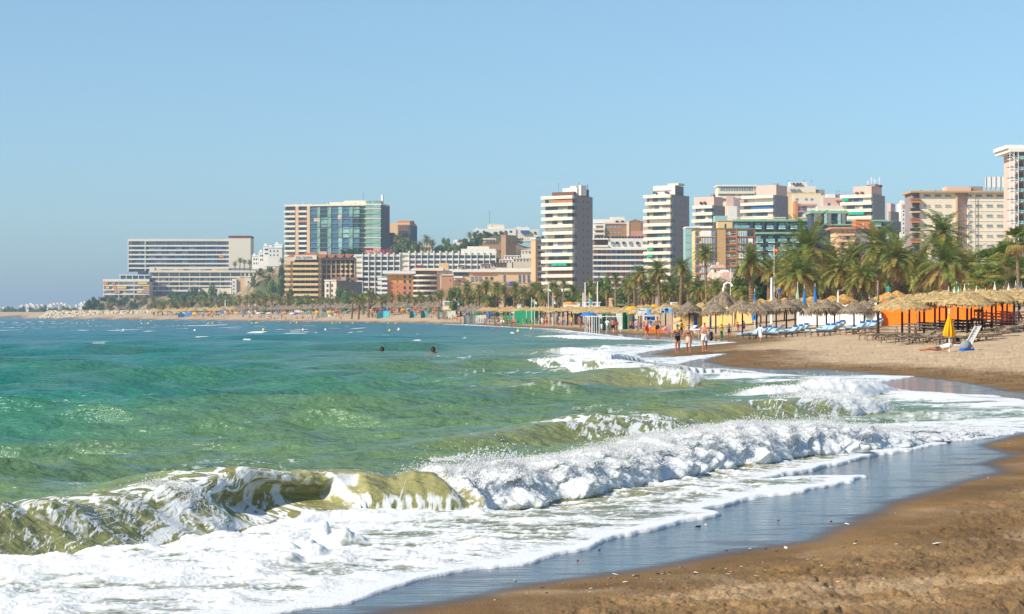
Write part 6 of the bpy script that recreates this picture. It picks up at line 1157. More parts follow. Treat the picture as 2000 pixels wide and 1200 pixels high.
# yellow closed umbrella, white chair
def closed_umbrella(name, label, cat, px, Y, m, pole_h, top, r, z=None, folds=9, group=None, hem=True):
    x, y, zz_ = at(px, Y); z = zz_ if z is None else z; root = empty(name, (x, y, z), 0, label, cat, group); V = []; n = folds * 6; rings = [(0, .02), (.12, .16), (.35, .42), (.6, .72), (.82, .96), (.93, 1.0), (1.0, .86)]
    for t, f in rings:
        for k in range(n): a = 2 * math.pi * k / n; q = r * f * (1 + .24 * math.sin(folds * a + t * 1.4) * min(1, t * 2)); V.append((q * math.cos(a), q * math.sin(a), top - t * (top - pole_h) + (.03 * math.sin(folds * a) if t > .9 else 0)))
    Fc = [(i * n + k, (i + 1) * n + k, (i + 1) * n + (k + 1) % n, i * n + (k + 1) % n) for i in range(len(rings) - 1) for k in range(n)]
    mesh_obj("canopy", V, Fc, m, root, True); MB().tube([(0, 0, -.2), (0, 0, top - .02)], .028 if r < .5 else .04, 8).build("pole", plast, root); MB().lathe([(.02, 0), (.03, .05), (.012, .12), (0, .14)], 8, (0, 0, top)).build("finial", plast, root); return root
x, y, z = on_ground(1854, 687); UY = y
closed_umbrella("closed_umbrella", "closed bright yellow umbrella on a white pole by the lying man", "umbrella", 1854, UY, yel, (687 - 658) * UY / F, (687 - 609) * UY / F, 10.5 * UY / F)
for i, (px, tp) in enumerate([(1853, 562), (1864, 563), (1872, 563), (1884, 557), (1892, 556), (1902, 557), (1907, 561), (1919, 560), (1934, 558), (1943, 553), (1950, 556), (1961, 554), (1970, 556), (1984, 551), (1995, 552), (1925, 565)]):
    Y = 186 + 6 * (i % 3); x, y, z = at(px, Y); closed_umbrella("folded_parasol", "folded white cafe parasol " + ("left of the green one" if px < 1865 else "behind the gold straw canopies") + ", " + ORD[i] + " along the row", "parasol", px, Y, canvas, 1.1, py2z(tp, Y) - z, .26, folds=6, group="folded white parasols behind the straw canopies")
for px, tp, m, lab in ((1558, 553, mat("canvas_mint", "a8c4a0", .8, .2, var=.1), "folded mint green parasol among palm trunks"), (1571, 560, canvas_b, "folded blue parasol between two dark palm trunks"), (1592, 556, canvas_b, "folded darker blue parasol right of the mint one"), (1869, 552, skin_green, "folded green parasol among the white ones"), (1474, 566, canvas_b, "tall folded blue parasol beside the near palm trunk")):
    Y = 205; x, y, z = at(px, Y); closed_umbrella("folded_parasol", lab, "parasol", px, Y, m, .8, py2z(tp, Y) - z, .27, folds=6)
# lamp posts and poles
def lamp(px, Y, top, base_py=None, label="", dark=False, curl=False, r=.09, cat="street lamp"):
    x, y, z = at(px, Y); h = py2z(top, Y) - z; root = empty("street_lamp" if cat == "street lamp" else "pole", (x, y, z), 0, label, cat)
    if curl:
        MB().tube([(0, 0, -.2), (0, 0, h - .8), (.12, 0, h - .3), (.5, 0, h), (.95, 0, h - .12), (1.15, 0, h - .4)], [.16, .15, .15, .14, .13, .15], 10).build("pole", plast, root); MB().lathe([(.0, .12), (.16, .1), (.2, 0), (.0, -.02)], 10, (1.15, 0, h - .5)).build("lamp_head", plast, root)
    elif dark: MB().tube([(0, 0, -.2), (0, 0, h * .62)], r, 10).build("lower_pole", wood_dark, root); MB().tube([(0, 0, h * .62), (0, 0, h)], r * .8, 10).build("upper_pole", wood_grey, root)
    else: MB().tube([(0, 0, -.2), (0, 0, h)], [r * 1.2, r * .8], 10).build("pole", plast if cat != "mast" else G["mtl"], root); MB().box(-.08, .5, -.08, .08, h - .02, h + .1).build("lamp_head", G["mtl"], root)
    return root
lamp(1715, 126, 548, label="tall pole with dark lower half left of the orange fence", dark=True, cat="pole"); lamp(1507, 210, 543, label="white pole between two leaning palm trunks", cat="pole", r=.13); lamp(1637, 205, 568, label="slim white lamp pole behind the grey parasols")
lamp(1413, 262, 552, label="curved white street lamp above the star shaped straw roof", curl=True); lamp(1427, 300, 524, label="thin dark double lamp post before the pink pavilion roof", cat="street lamp", r=.06)
for px, tp, lab in ((1143, 552, "tall cream flagpole left of the turquoise banner"), (1167, 550, "tall cream flagpole right of the turquoise banner"), (1139, 572, "short pale pole beside the white wall building"), (440, 586, "thin white lamp pole in the far palm grove")): lamp(px, 400 if px > 500 else 1000, tp, label=lab, r=.12 if px > 500 else .25)
# flags
def flag(px, Y, top, cols, label, fx=8, fh=7, pole_top=None, pole=True):
    x, y, z = at(px, Y); s_ = Y / F; root = empty("flag", (x, y, z), 0, label, "flag"); zt = py2z(top, Y) - z
    if pole: MB().tube([(0, 0, -.1), (0, 0, py2z(pole_top or top - 3, Y) - z)], .05, 6).build("pole", plast, root)
    for j, cm in enumerate(cols):
        V = []; n = 8; hh = fh * s_ / len(cols)
        for k in range(n + 1):
            t = k / n
            for q in (0, 1): V.append((t * fx * s_, .12 * math.sin(t * 7) * fx * s_ * .4, zt - (j + q) * hh - .25 * t * fh * s_))
        mesh_obj("cloth", V, [(2 * k, 2 * k + 2, 2 * k + 3, 2 * k + 1) for k in range(n)], cm, root)
wc, rc_, yc, gc_, ac = G["wht"], UM["red"][0].materials[0], yel, skin_green, UM["aqua"][0].materials[0]
flag(1071, 350, 564, [wc, gc_], "white and green flag on the tallest flagpole", 5, 8, 553); flag(1080, 352, 575, [rc_, yc, rc_], "small red and yellow striped flag among palms", 5, 7); flag(1080.5, 356, 585, [ac, wc], "turquoise and white flag below the striped one", 5, 8); flag(1038, 372, 584, [yc, gc_], "yellow and green flag leaning over green windbreak", 5, 10); flag(1044, 374, 588, [wc, gc_], "green and white flag beside the leaning one", 5, 10); flag(1151, 330, 574, [yc, gc_, ac, ac], "tall yellow green and turquoise banner", 5, 18); flag(1512, 250, 482, [rc_, yc, rc_], "red and yellow flag above the palm crowns", 8, 11)
# picture boards (generic sea pictures)
def board(name, label, px0, px1, py0, py1, Y, panels, posts=True):
    x = px2x(px0, Y); zg = gz(x, Y); s_ = Y / F; w_ = (px1 - px0) * s_; root = empty(name, (x, Y, zg), 0, label, "sign board"); z1 = py2z(py0, Y) - zg; z0 = py2z(py1, Y) - zg
    MB().box(0, w_, 0, .08, z0, z1).build("panel", G["wht"], root)
    for (a, b_, c, d, m, nm) in panels: MB().box(a * w_, b_ * w_, -.02, .0, z0 + c * (z1 - z0), z0 + d * (z1 - z0)).build(nm, m, root)
    if posts:
        for a in (.02, .98): MB().box(a * w_ - .05, a * w_ + .05, .08, .16, -.1, z1).build("post", wood_grey, root)
lb = mat("print_sky_blue", "7fb4e2", .6, .3, var=.35, scale=2.5); db = mat("print_sea_blue", "2c6ba8", .6, .3, var=.45, scale=3); gp = mat("print_green", "9fc9a0", .6, .3, var=.3, scale=3); pp = mat("print_pink", "e6c4d8", .6, .3, var=.2, scale=3)
board("picture_board", "white board with blue and green water sport pictures", 1246, 1272, 603, 617, 232, [(.04, .14, .72, .92, db, "picture"), (.14, .62, .70, .84, gp, "picture"), (.66, .97, .08, .95, lb, "picture"), (.06, .5, .12, .3, pp, "picture"), (.5, .66, .1, .35, db, "picture"), (.2, .6, .38, .6, G["cream"], "picture")])
board("photo_board", "board with three framed blue sea photos under straw roof", 1290, 1314, 601.5, 612, 228, [(.05, .33, .08, .92, lb, "photo"), (.37, .65, .08, .92, db, "photo"), (.69, .97, .08, .92, lb, "photo"), (.08, .3, .1, .4, db, "photo_water"), (.4, .6, .5, .8, lb, "photo_cloud")])
board("surf_board_sign", "lower blue board with white arch below the picture board", 1256, 1282, 617, 627, 231, [(.1, .9, .1, .9, db, "picture"), (.2, .5, .3, .7, lb, "picture")])
# pedal boat with slide
x, y, z = at(1284, 212); pb = empty("pedal_boat", (x, y, z), 0, "orange pedal boat with pink wheel and white slide", "pedal boat"); om = mat("boat_orange", "f07a14", .4, .5, var=.06); pb.scale = (.85, .85, .8); pk = mat("wheel_pink", "e9a9a4", .5, .4, var=.08)
for yy in (0, 1.1): MB().add([(-1.5, yy, .15), (1.1, yy, .15), (1.1, yy + .5, .15), (-1.5, yy + .5, .15), (-1.75, yy, .62), (1.2, yy, .62), (1.2, yy + .5, .62), (-1.75, yy + .5, .62)], BF).build("float", om, pb)
MB().box(-1.3, .9, .1, 1.5, .45, .68).build("deck", om, pb); MB().box(-.5, .2, .3, 1.3, .68, 1.1).build("seat", yel, pb); MB().lathe([(.06, -.16), (.22, -.2), (.30, -.12), (.42, -.2), (.47, -.1), (.47, .1), (.4, .18), (.06, .18)], 24).build("wheel", pk, pb)
wo_ = [o for o in pb.children if o.name.startswith("wheel")][0]; wo_.location = (1.15, -.35, .5); wo_.rotation_euler = (R(90), 0, 0)
for r_ in (.38, .24, .12): MB().lathe([(r_, -.0), (r_ + .03, -.03), (r_ + .07, .0), (r_ + .03, .05)], 24).build("wheel_ring", mat("ring_rose", "c97f80", .5, .4), wo_).location = (0, 0, .17)
MB().add([(.9, .4, .8), (.9, .9, .8), (3.0, .9, 1.75), (3.0, .4, 1.75), (.9, .4, .95), (.9, .9, .95), (3.0, .9, 1.95), (3.0, .4, 1.95)], BF).build("slide", plast, pb); MB().add([(.9, .36, .86), (3.0, .36, 1.82), (3.0, .36, 2.0), (.9, .36, 1.02), (.9, .4, .86), (3.0, .4, 1.82), (3.0, .4, 2.0), (.9, .4, 1.02)], BF).build("slide_rail", pk, pb); MB().tube([(2.9, .6, -.1), (2.9, .6, 1.8)], .05).build("slide_leg", G["blue"], pb)
# playground hut with star straw roof
x, y, z = at(1414, 215); ph = empty("playground_hut", (x, y, z), 0, "playground hut with shaggy star shaped straw roof and orange slide", "hut"); V = [(0, 0, py2z(568, 215) - z)]; Fc = []; n = 56; rr = random.Random(3)
for j, f in enumerate((.25, .5, .75, 1.0)):
    for k in range(n): a = 2 * math.pi * k / n; star = 1 + .22 * math.cos(4 * a); V.append((1.95 * f * star * math.cos(a), 1.6 * f * star * math.sin(a), V[0][2] - 1.75 * f ** 1.1 + rr.uniform(-.07, .07)))
Fc = [(0, 1 + k, 1 + (k + 1) % n) for k in range(n)] + [(1 + j * n + k, 1 + (j + 1) * n + k, 1 + (j + 1) * n + (k + 1) % n, 1 + j * n + (k + 1) % n) for j in range(3) for k in range(n)]
for k in range(260): a = rr.uniform(0, 6.28); f = rr.uniform(.4, 1.02); star = 1 + .22 * math.cos(4 * a); p = Vector((1.95 * f * star * math.cos(a), 1.6 * f * star * math.sin(a), V[0][2] - 1.75 * f ** 1.1 + .03)); o = Vector((math.cos(a) * .8, math.sin(a) * .8, -1)).normalized() * rr.uniform(.2, .45); s_ = Vector((-math.sin(a), math.cos(a), 0)) * .04; q = len(V); V += [p + s_, p - s_, p + o - s_ * .3, p + o + s_ * .3]; Fc.append((q, q + 1, q + 2, q + 3))
mesh_obj("straw_roof", V, Fc, thatch_grey, ph)
for a_, b_, m in ((-1.5, -.9, G["blue"]), (-.3, -1.1, mat("post_lime", "b7c32c", .6, .3, var=.1)), (1.2, -.8, yel), (-1.4, 1, G["blue"]), (1.3, 1, G["blue"])): MB().tube([(a_, b_, -.2), (a_, b_, V[0][2] - 1.3)], .07, 8).build("post", m, ph)
MB().box(-1.5, -.6, -.3, .5, 1.3, 2.1).build("play_box", om, ph); MB().add([(.8, -1, 2.3), (.8, -.4, 2.3), (2.6, -.4, 1.3), (2.6, -1, 1.3), (.8, -1, 2.45), (.8, -.4, 2.45), (2.6, -.4, 1.45), (2.6, -1, 1.45)], BF).build("slide", mat("slide_red_orange", "e8531c", .5, .4, var=.06), ph)
x, y, z = at(1352, 216); h = empty("straw_hut", (x, y, z), 0, "small straw walled hut with blue door and grey thatch", "hut"); MB().box(-1.1, 1.1, 0, 1.6, 0, 1.9).build("wall", straw, h); MB().box(.15, .55, -.05, 0, 0, 1.75).build("door", G["blue"], h); c = bpy.data.objects.new("roof", CAN["grey"][1]); C.objects.link(c); c.parent = h; c.location = (0, .8, 1.85); c.scale = (1.2, 1, 1)
# low buildings and roofs behind the beach
b = Bd("straw_roof_pavilion", "pavilion with hipped brown straw roof and white ridge", 400, 1203, 605, cat="pavilion"); 
V = [(b.x(1203), -2, b.z(597.5)), (b.x(1246), -2, b.z(597.5)), (b.x(1246), 6, b.z(597.5)), (b.x(1203), 6, b.z(597.5)), (b.x(1212), 1, b.z(586.5)), (b.x(1236), 1, b.z(586.5)), (b.x(1236), 3, b.z(586.5)), (b.x(1212), 3, b.z(586.5))]; MB().add(V, BF).build("roof", thatch_grey, b.root); b.box("ridge", 1212, 1236, 585.6, 586.6, "wht", -.9, 3.1)
for x in (1206, 1220, 1234, 1243): b.box("post", x, x + 1, 597, 606, "shade", 1, -.8)
b = Bd("white_kiosk", "white two storey kiosk with wide windows and yellow awning", 560, 865, 608, cat="kiosk"); b.box("wall", 865, 897, 588, 608, "white", 0, 6); b.box("wall", 897, 920, 599, 608, "pale", 0, 6); b.win("window", 868, 879, 590, 596, "glg"); b.win("window", 881, 893, 590, 596, "glg"); b.win("red_trim", 865, 897, 597, 597.8, "awnr", .1); b.win("awning", 864, 882, 603.5, 606.5, "awny", 2)
b = Bd("white_wall_building", "low white building with flat roof behind flagpoles", 415, 1140, 606, cat="building"); b.box("wall", 1140, 1172, 591, 600, "white", 0, 5); b.box("roof_slab", 1139, 1174, 590, 591.3, "wht", .4, 5.3); b.box("wall", 1141, 1190, 599, 606, "cream", 1, 5); b.box("annex", 1188, 1205, 582, 606, "peach", -2, 5); b.win("window", 1146, 1150, 593, 597, "glb"); b.win("window", 1158, 1162, 593, 597, "glb"); b.box("green_trim", 1140, 1172, 599.4, 600.2, "teal", 1.1, -.9)
b = Bd("white_van", "small white van parked behind the straw roofs", 330, 1312, 606, cat="van"); b.box("body", 1312, 1323, 590.5, 600, "wht", 0, 3); b.box("bonnet", 1322, 1326, 595, 600, "wht", 0, 3)
b.win("windscreen", 1313, 1316, 592, 595.5, "gl"); b.win("window", 1318, 1322, 592, 595.5, "gl")
for p in (1314.5, 1323): MB().lathe([(.0, -.1), (.34, -.1), (.34, .1), (0, .1)], 14).build("wheel", wood_dark, b.root); w_ = b.root.children[-1]; 
for i_, o in enumerate([c for c in b.root.children if c.name.startswith("wheel")]): o.rotation_euler = (R(90), 0, 0); o.location = (b.x((1314.5, 1323)[i_]), 0, b.z(600.5))
for k, (x0, x1, y0, Yk, m, lab) in enumerate([(1100, 1140, 592, 430, "white", "white low wall behind the slim palms"), (1476, 1520, 590, 330, "cream", "cream low wall behind the near palm trunk"), (1676, 1700, 575, 300, "cream", "cream sloping wall glimpsed between dark palm trunks"), (1800, 1822, 572, 300, "peach", "peach wall glimpsed between palm trunks"), (1010, 1030, 596, 500, "white", "white wall in the palm grove shade"), (880, 905, 596, 600, "cream", "cream wall behind kiosk palms"), (575, 600, 597, 860, "white", "white arcade glimpsed through far palms"), (480, 500, 594, 1000, "white", "white wall patch under the bare cliff")]):
    b = Bd("garden_wall", lab, Yk, x0, 612, cat="wall"); b.box("wall", x0, x1, y0, 612, m, 0, .4); b.box("coping", x0 - .4, x1 + .4, y0 - 1, y0, "white", .1, .5)
x, y, z = at(422, 985); t = empty("play_tower", (x, y, z), 0, "colourful play tower with blue and red ball near the far hotel", "tower"); MB().tube([(0, 0, 0), (0, 0, 5.2)], .18).build("pole", plast, t); MB().lathe([(0, 5), (.8, 5.3), (1.25, 5.9), (1.25, 6.3), (0, 6.3)], 14).build("ball_bottom", UM["red"][0].materials[0], t); MB().lathe([(1.25, 6.3), (1.2, 6.8), (.8, 7.4), (0, 7.7)], 14).build("ball_top", G["blue"], t); MB().box(-1.6, -.2, -1, 1, 0, 2.6).build("cabin", yel, t); MB().box(.2, 1.5, -1, 1, 0, 1.8).build("cabin", G["blue"], t)
x, y, z = at(386, 1010); t = empty("straw_hut", (x, y, z), 0, "grey conical straw hut in the far palm grove", "hut"); c = bpy.data.objects.new("roof", CAN["grey"][0]); C.objects.link(c); c.parent = t; c.location = (0, 0, 2.4); c.scale = (1.9, 1.9, 3.2); MB().tube([(0, 0, 0), (0, 0, 2.8)], .3).build("post", wood_dark, t)
# buoys
bym = mat("buoy_yellow", "f0d400", .4, .5, var=.05); byw = G["wht"]
for i, (px, py, r, c, shape) in enumerate([(515, 646.5, 3.2, 0, 0), (381, 647.3, 2.6, 1, 0), (241, 646.8, 2.3, 1, 1), (230, 647, 1.5, 1, 1), (592, 646, 2.3, 1, 1), (636, 645.5, 2.4, 1, 0), (761, 647.3, 2.6, 0, 1), (779, 645.5, 2.8, 1, 1), (1012, 648.5, 3.2, 0, 1), (1038, 643.5, 2.8, 0, 1), (290, 633.5, 2.2, 0, 0), (277, 633.5, 1.4, 1, 0), (407, 633, 1.8, 0, 0), (415, 633, 1.8, 0, 0), (500, 632.5, 1.8, 0, 0), (503, 632, 1.8, 0, 0), (492, 632.5, 1.3, 1, 0), (580, 632, 2.2, 0, 0), (567, 632, 1.3, 1, 0), (649, 632.5, 1.7, 0, 0), (665, 632.3, 1.7, 0, 0), (689, 633, 1.5, 0, 0), (758, 633, 1.7, 0, 0), (773, 633, 1.8, 0, 0), (150, 632.5, 1.2, 1, 0), (172, 632.8, 1.2, 1, 1), (174, 627.5, 1.3, 0, 0), (182, 627.5, 1.2, 0, 0), (275, 628, 1.2, 1, 0), (295, 628, 1.2, 1, 0)]):
    Y = F * (H - .0) / (py - HOR); k = r * Y / F; o = empty("buoy", (px2x(px, Y), Y, .02 * k)); o["category"] = "buoy"; o["group"] = "buoys floating off the beach"
    register(o, ("big " if r > 3 else "") + ("white " if c else "yellow ") + ("cone " if shape else "ball ") + ("buoy on the near line" if py > 640 else "buoy far out"), px)
    m = byw if c else bym
    if shape: MB().lathe([(0, -.3 * k), (1.0 * k, -.2 * k), (1.05 * k, .35 * k), (.6 * k, .9 * k), (.35 * k, 1.7 * k), (0, 1.8 * k)], 14).build("float", m, o, True)
    else: MB().lathe([(0, -.5 * k), (.7 * k, -.25 * k), (1.0 * k, .4 * k), (.85 * k, 1.0 * k), (.45 * k, 1.35 * k), (0, 1.45 * k)], 14).build("float", m, o, True)
    MB().lathe([(.08 * k, 1.35 * k), (.12 * k, 1.5 * k), (.04 * k, 1.6 * k), (0, 1.6 * k)], 8).build("ring", G["mtl"], o)
# pebbles and shells in the foreground
pm = [mat("pebble_dark", "3a3430", .7, .4, var=.3, scale=30), mat("pebble_grey", "7d756b", .7, .3, var=.3, scale=30), mat("shell_white", "e8e0d0", .5, .4, var=.08, scale=20), mat("pebble_red", "93513a", .7, .3, var=.25, scale=30)]
def pebble_mesh(seed, m):
    rr = random.Random(seed); V = []; Fc = []; n = 9
    for j, (f, z) in enumerate(((0, -.5), (.7, -.35), (1, 0), (.8, .3), (.35, .48), (0, .5))):
        for k in range(n): a = 2 * math.pi * k / n; q = f * (1 + .14 * math.sin(2 * a + seed) + rr.uniform(-.05, .05)); V.append((q * math.cos(a), q * .72 * math.sin(a), z * .62))
    Fc = [(j * n + k, j * n + (k + 1) % n, (j + 1) * n + (k + 1) % n, (j + 1) * n + k) for j in range(5) for k in range(n)]
    o = mesh_obj("pebble", V, Fc, m, None, True); me = o.data; bpy.data.objects.remove(o); return me
PB = [[pebble_mesh(10 * i + j, pm[i]) for j in range(3)] for i in range(4)]
NAMES = [("dark_pebble", "small dark pebble on the brown foreground sand"), ("grey_pebble", "small grey pebble on the brown foreground sand"), ("white_shell", "small white shell on the brown foreground sand"), ("reddish_pebble", "small reddish pebble on the brown foreground sand")]
pr2 = random.Random(8); spots = [(1535, 1071, 2, 13), (1465, 1072, 2, 6), (1670, 1015 + 48, 2, 11), (1830, 1063, 2, 14), (1520, 1018, 3, 6), (1615, 1031, 1, 6), (1515, 1078, 0, 6), (1495, 1073, 0, 7), (1418, 1077, 3, 7), (1284, 1122, 0, 9), (1298, 1123, 0, 6), (1422, 1123, 2, 8), (1265, 1132, 3, 6), (1624, 1183, 1, 7), (1980, 1062, 2, 5), (1960, 965, 0, 5), (1970, 868, 2, 4), (1930, 934, 2, 5), (1935, 1022, 2, 4), (1860, 1120, 1, 5)]
for i in range(250):
    if pr2.random() < .6: px = pr2.gauss(1340, 170); py = 1150 - (px - 1000) * .12 + abs(pr2.gauss(14, 36)) + (8 if px > 1400 else 0)
    else: px = pr2.uniform(900, 1990); py = pr2.uniform(1000, 1195)
    spots.append((px, py, pr2.choice([0, 0, 1, 1, 2, 2, 3]), pr2.choice([pr2.uniform(2.5, 5), pr2.uniform(3, 10)])))
for px, py, c, r in spots:
    x, y, z = on_ground(px, py)
    if float(sdist(np.array([x]), np.array([y]), Wl)[0]) < .05 and r < 6: continue
    o = bpy.data.objects.new(NAMES[c][0], pr2.choice(PB[c])); C.objects.link(o); k = r * y / F * .5; o.location = (x, y, z + .2 * k); o.scale = (k * pr2.uniform(.9, 1.5), k, k * (.6 if c == 2 else 1)); o.rotation_euler = (pr2.uniform(-.2, .2), pr2.uniform(-.2, .2), pr2.uniform(0, 6.28)); sz = "tiny" if r < 2.6 else "small" if r < 4.2 else "larger"; zone = "by the wet film at lower left" if px < 1180 else "in the middle pebble patch" if px < 1480 else "on lumpy sand at lower right" if py > 1060 else "on sand at the right edge"
    o["label"] = f"{sz} {NAMES[c][0].replace('_', ' ')} {zone}"; o["category"] = "shell" if c == 2 else "pebble"; o["group"] = f"{sz} {NAMES[c][0].replace('_', ' ')}s {zone}"
    if r > 9 and (px, py) in ((1535, 1071), (1670, 1063), (1830, 1063)): o["label"] = {1535: "large flat white shell left of the bigger one", 1670: "pale oval shell lying among dark pebbles", 1830: "largest flat white shell on the foreground sand"}.get(px, "large shell"); 
# ------------------------------------------------------------------ people: one continuous skinned body each, clothes and hair as parts
skin_m = [mat("skin_tan", "b5764e", .6, .35, var=.06, scale=3), mat("skin_light", "d39a74", .6, .35, var=.06, scale=3), mat("skin_brown", "8f5636", .6, .35, var=.06, scale=3), mat("skin_red", "c98060", .6, .35, var=.06, scale=3)]
hair_d = mat("hair_dark", "1d1714", .7, .3, var=.2); hair_g = mat("hair_grey", "a49c92", .7, .3, var=.2); hair_b = mat("hair_brown", "4a3322", .7, .3, var=.2)
CL = {k: mat("cloth_" + k, c, .85, .2, var=.08, scale=4) for k, c in dict(black="17171a", white="eeeeea", red="c5202a", navy="1c2440", blue="1668c8", teal="12a6a4", green="3c8a4a", yellow="e4c22c", pink="e07f98", lilac="c9c6e0", grey="8b8f94", orange="e8792c", floral="d9b49c", purple="4a4672").items()}
TMP = bpy.data.scenes.new("workbench")
def skin_eval(name, V, E, Rd, m, sub=2):
    me = bpy.data.meshes.new(name); me.from_pydata([tuple(v) for v in V], E, []); me.update(); o = bpy.data.objects.new(name, me); TMP.collection.objects.link(o)
    sk = o.modifiers.new("skin", 'SKIN'); sk.use_smooth_shade = True; sk.branch_smoothing = .6; 
    lay = me.skin_vertices[0] if len(me.skin_vertices) else None
    if lay is None: raise RuntimeError("no skin layer")
    for i, r in enumerate(Rd): lay.data[i].radius = (r, r) if not isinstance(r, tuple) else r; lay.data[i].use_root = (i == 0)
    sb = o.modifiers.new("sub", 'SUBSURF'); sb.levels = sub; sb.render_levels = sub
    vl = TMP.view_layers[0]; vl.update(); dg = vl.depsgraph; out = bpy.data.meshes.new_from_object(o.evaluated_get(dg)); out.name = name
    bpy.data.objects.remove(o); out.materials.clear(); out.materials.append(m); out.polygons.foreach_set("use_smooth", [True] * len(out.polygons)); return out
def lerp(a, b, t): return tuple(a[i] + (b[i] - a[i]) * t for i in range(3))
POSES = {
 # facing -Y, feet at z=0, for a body 1.72 m tall; hips, knees, ankles, toes, elbows, wrists
 "walk": dict(hip=.92, lk=(-.10, -.12, .50), la=(-.09, -.16, .09), rk=(.10, -.02, .48), ra=(.10, .22, .13), le=(-.30, .08, 1.13), lw=(-.33, -.02, .86), re=(.30, -.02, 1.13), rw=(.33, -.14, .90)),
 "walk2": dict(hip=.92, lk=(-.10, -.02, .48), la=(-.10, .18, .12), rk=(.10, -.13, .50), ra=(.09, -.18, .09), le=(-.31, -.03, 1.13), lw=(-.36, -.15, .88), re=(.31, .06, 1.13), rw=(.35, .0, .86)),
 "stand": dict(hip=.93, lk=(-.11, -.02, .50), la=(-.12, 0, .09), rk=(.11, -.02, .50), ra=(.13, .02, .09), le=(-.30, .03, 1.13), lw=(-.28, -.10, .88), re=(.30, .03, 1.13), rw=(.25, -.16, .95)),
 "bend": dict(hip=.88, lk=(-.11, -.10, .48), la=(-.12, .02, .09), rk=(.12, -.10, .48), ra=(.13, .06, .09), le=(-.24, -.42, .90), lw=(-.20, -.50, .62), re=(.24, -.42, .90), rw=(.20, -.52, .66), lean=.55),
 "sit": dict(hip=.16, lk=(-.14, -.42, .42), la=(-.14, -.50, .07), rk=(.14, -.42, .40), ra=(.16, -.52, .07), le=(-.26, .05, .42), lw=(-.25, -.18, .40), re=(.26, .05, .42), rw=(.24, -.2, .42)),
}
def skeleton(pose, fat=1.0, belly=0.0, woman=False, lean=0.0):
    p = POSES[pose]; h = p["hip"]; ln = p.get("lean", 0) + lean; sh = .185 if not woman else .165; hp = .085 if not woman else .10
    def tor(t, x=0): return (x, -math.sin(ln) * t, h + math.cos(ln) * t)
    V = [tor(0)]; Rd = [(.135 * fat * (1.08 if woman else 1), .115 * fat)]; E = []
    def add(pt, r, par): V.append(pt); Rd.append(r); E.append((par, len(V) - 1)); return len(V) - 1
    w1 = add(lerp(tor(.16), (0, -.05 * belly, tor(.16)[2]), 1 if belly else 0) if belly else tor(.16), (.125 * fat * (1 + .25 * belly), .10 * fat * (1 + .35 * belly)), 0)
    ch = add(tor(.36), (.135 * fat, .105 * fat), w1); up = add(tor(.46), (.10, .085), ch); nk = add(tor(.54), (.055, .055), up); hb = add(tor(.61), (.072, .080), nk); hm = add((tor(.69)[0], tor(.69)[1] - .005, tor(.69)[2]), (.088, .10), hb); ht = add(tor(.76), (.068, .078), hm)
    if belly: b1_ = add((0, -.10 - .03 * belly, h + .14), .085 * fat * (1 + .12 * belly), w1)
    L = {}
    for s, k, a, e, w in ((-1, "lk", "la", "le", "lw"), (1, "rk", "ra", "re", "rw")):
        hj = add((s * hp, tor(0)[1], h - .05), .088 * fat, 0); th = add(lerp((s * hp, 0, h - .05), p[k], .45), .080 * fat, hj); kn = add(p[k], .058, th); cf = add(lerp(p[k], p[a], .35), .057, kn); an = add(p[a], .038, cf); add((p[a][0], p[a][1] - .02, max(.035, p[a][2] - .06)), .036, an); add((p[a][0] + s * .015, p[a][1] - .15, max(.028, p[a][2] - .06)), .032, len(V) - 1)
        sj = add(tor(.45, s * sh), .056 * (1 + .3 * (fat - 1)), up); bc = add(lerp(tor(.45, s * sh), p[e], .5), .048 * (1 + .5 * (fat - 1)), sj); el = add(p[e], .039, bc); fa = add(lerp(p[e], p[w], .35), .039, el); wr = add(p[w], .027, fa)
        d = Vector(p[w]) - Vector(p[e]); d = d.normalized(); pm_ = Vector(p[w]) + d * .06; palm = add(tuple(pm_), .034, wr)
        for f in range(4): q = pm_ + Vector((0, (f - 1.5) * .018, 0)); a1 = add(tuple(q + d * .04), .010, palm); add(tuple(q + d * (.085 - .008 * abs(f - 1.2)) + Vector((-s * .015, 0, 0))), .008, a1)
        t1 = add(tuple(Vector(p[w]) + d * .035 + Vector((-s * .01, -.035, 0))), .012, palm); add(tuple(Vector(p[w]) + d * .075 + Vector((-s * .015, -.05, 0))), .009, t1)
        L[s] = dict(hj=(s * hp, 0, h - .05), k=p[k], a=p[a], sh=tor(.45, s * sh), e=p[e])
    return V, E, Rd, L, tor, h
_PC = {}
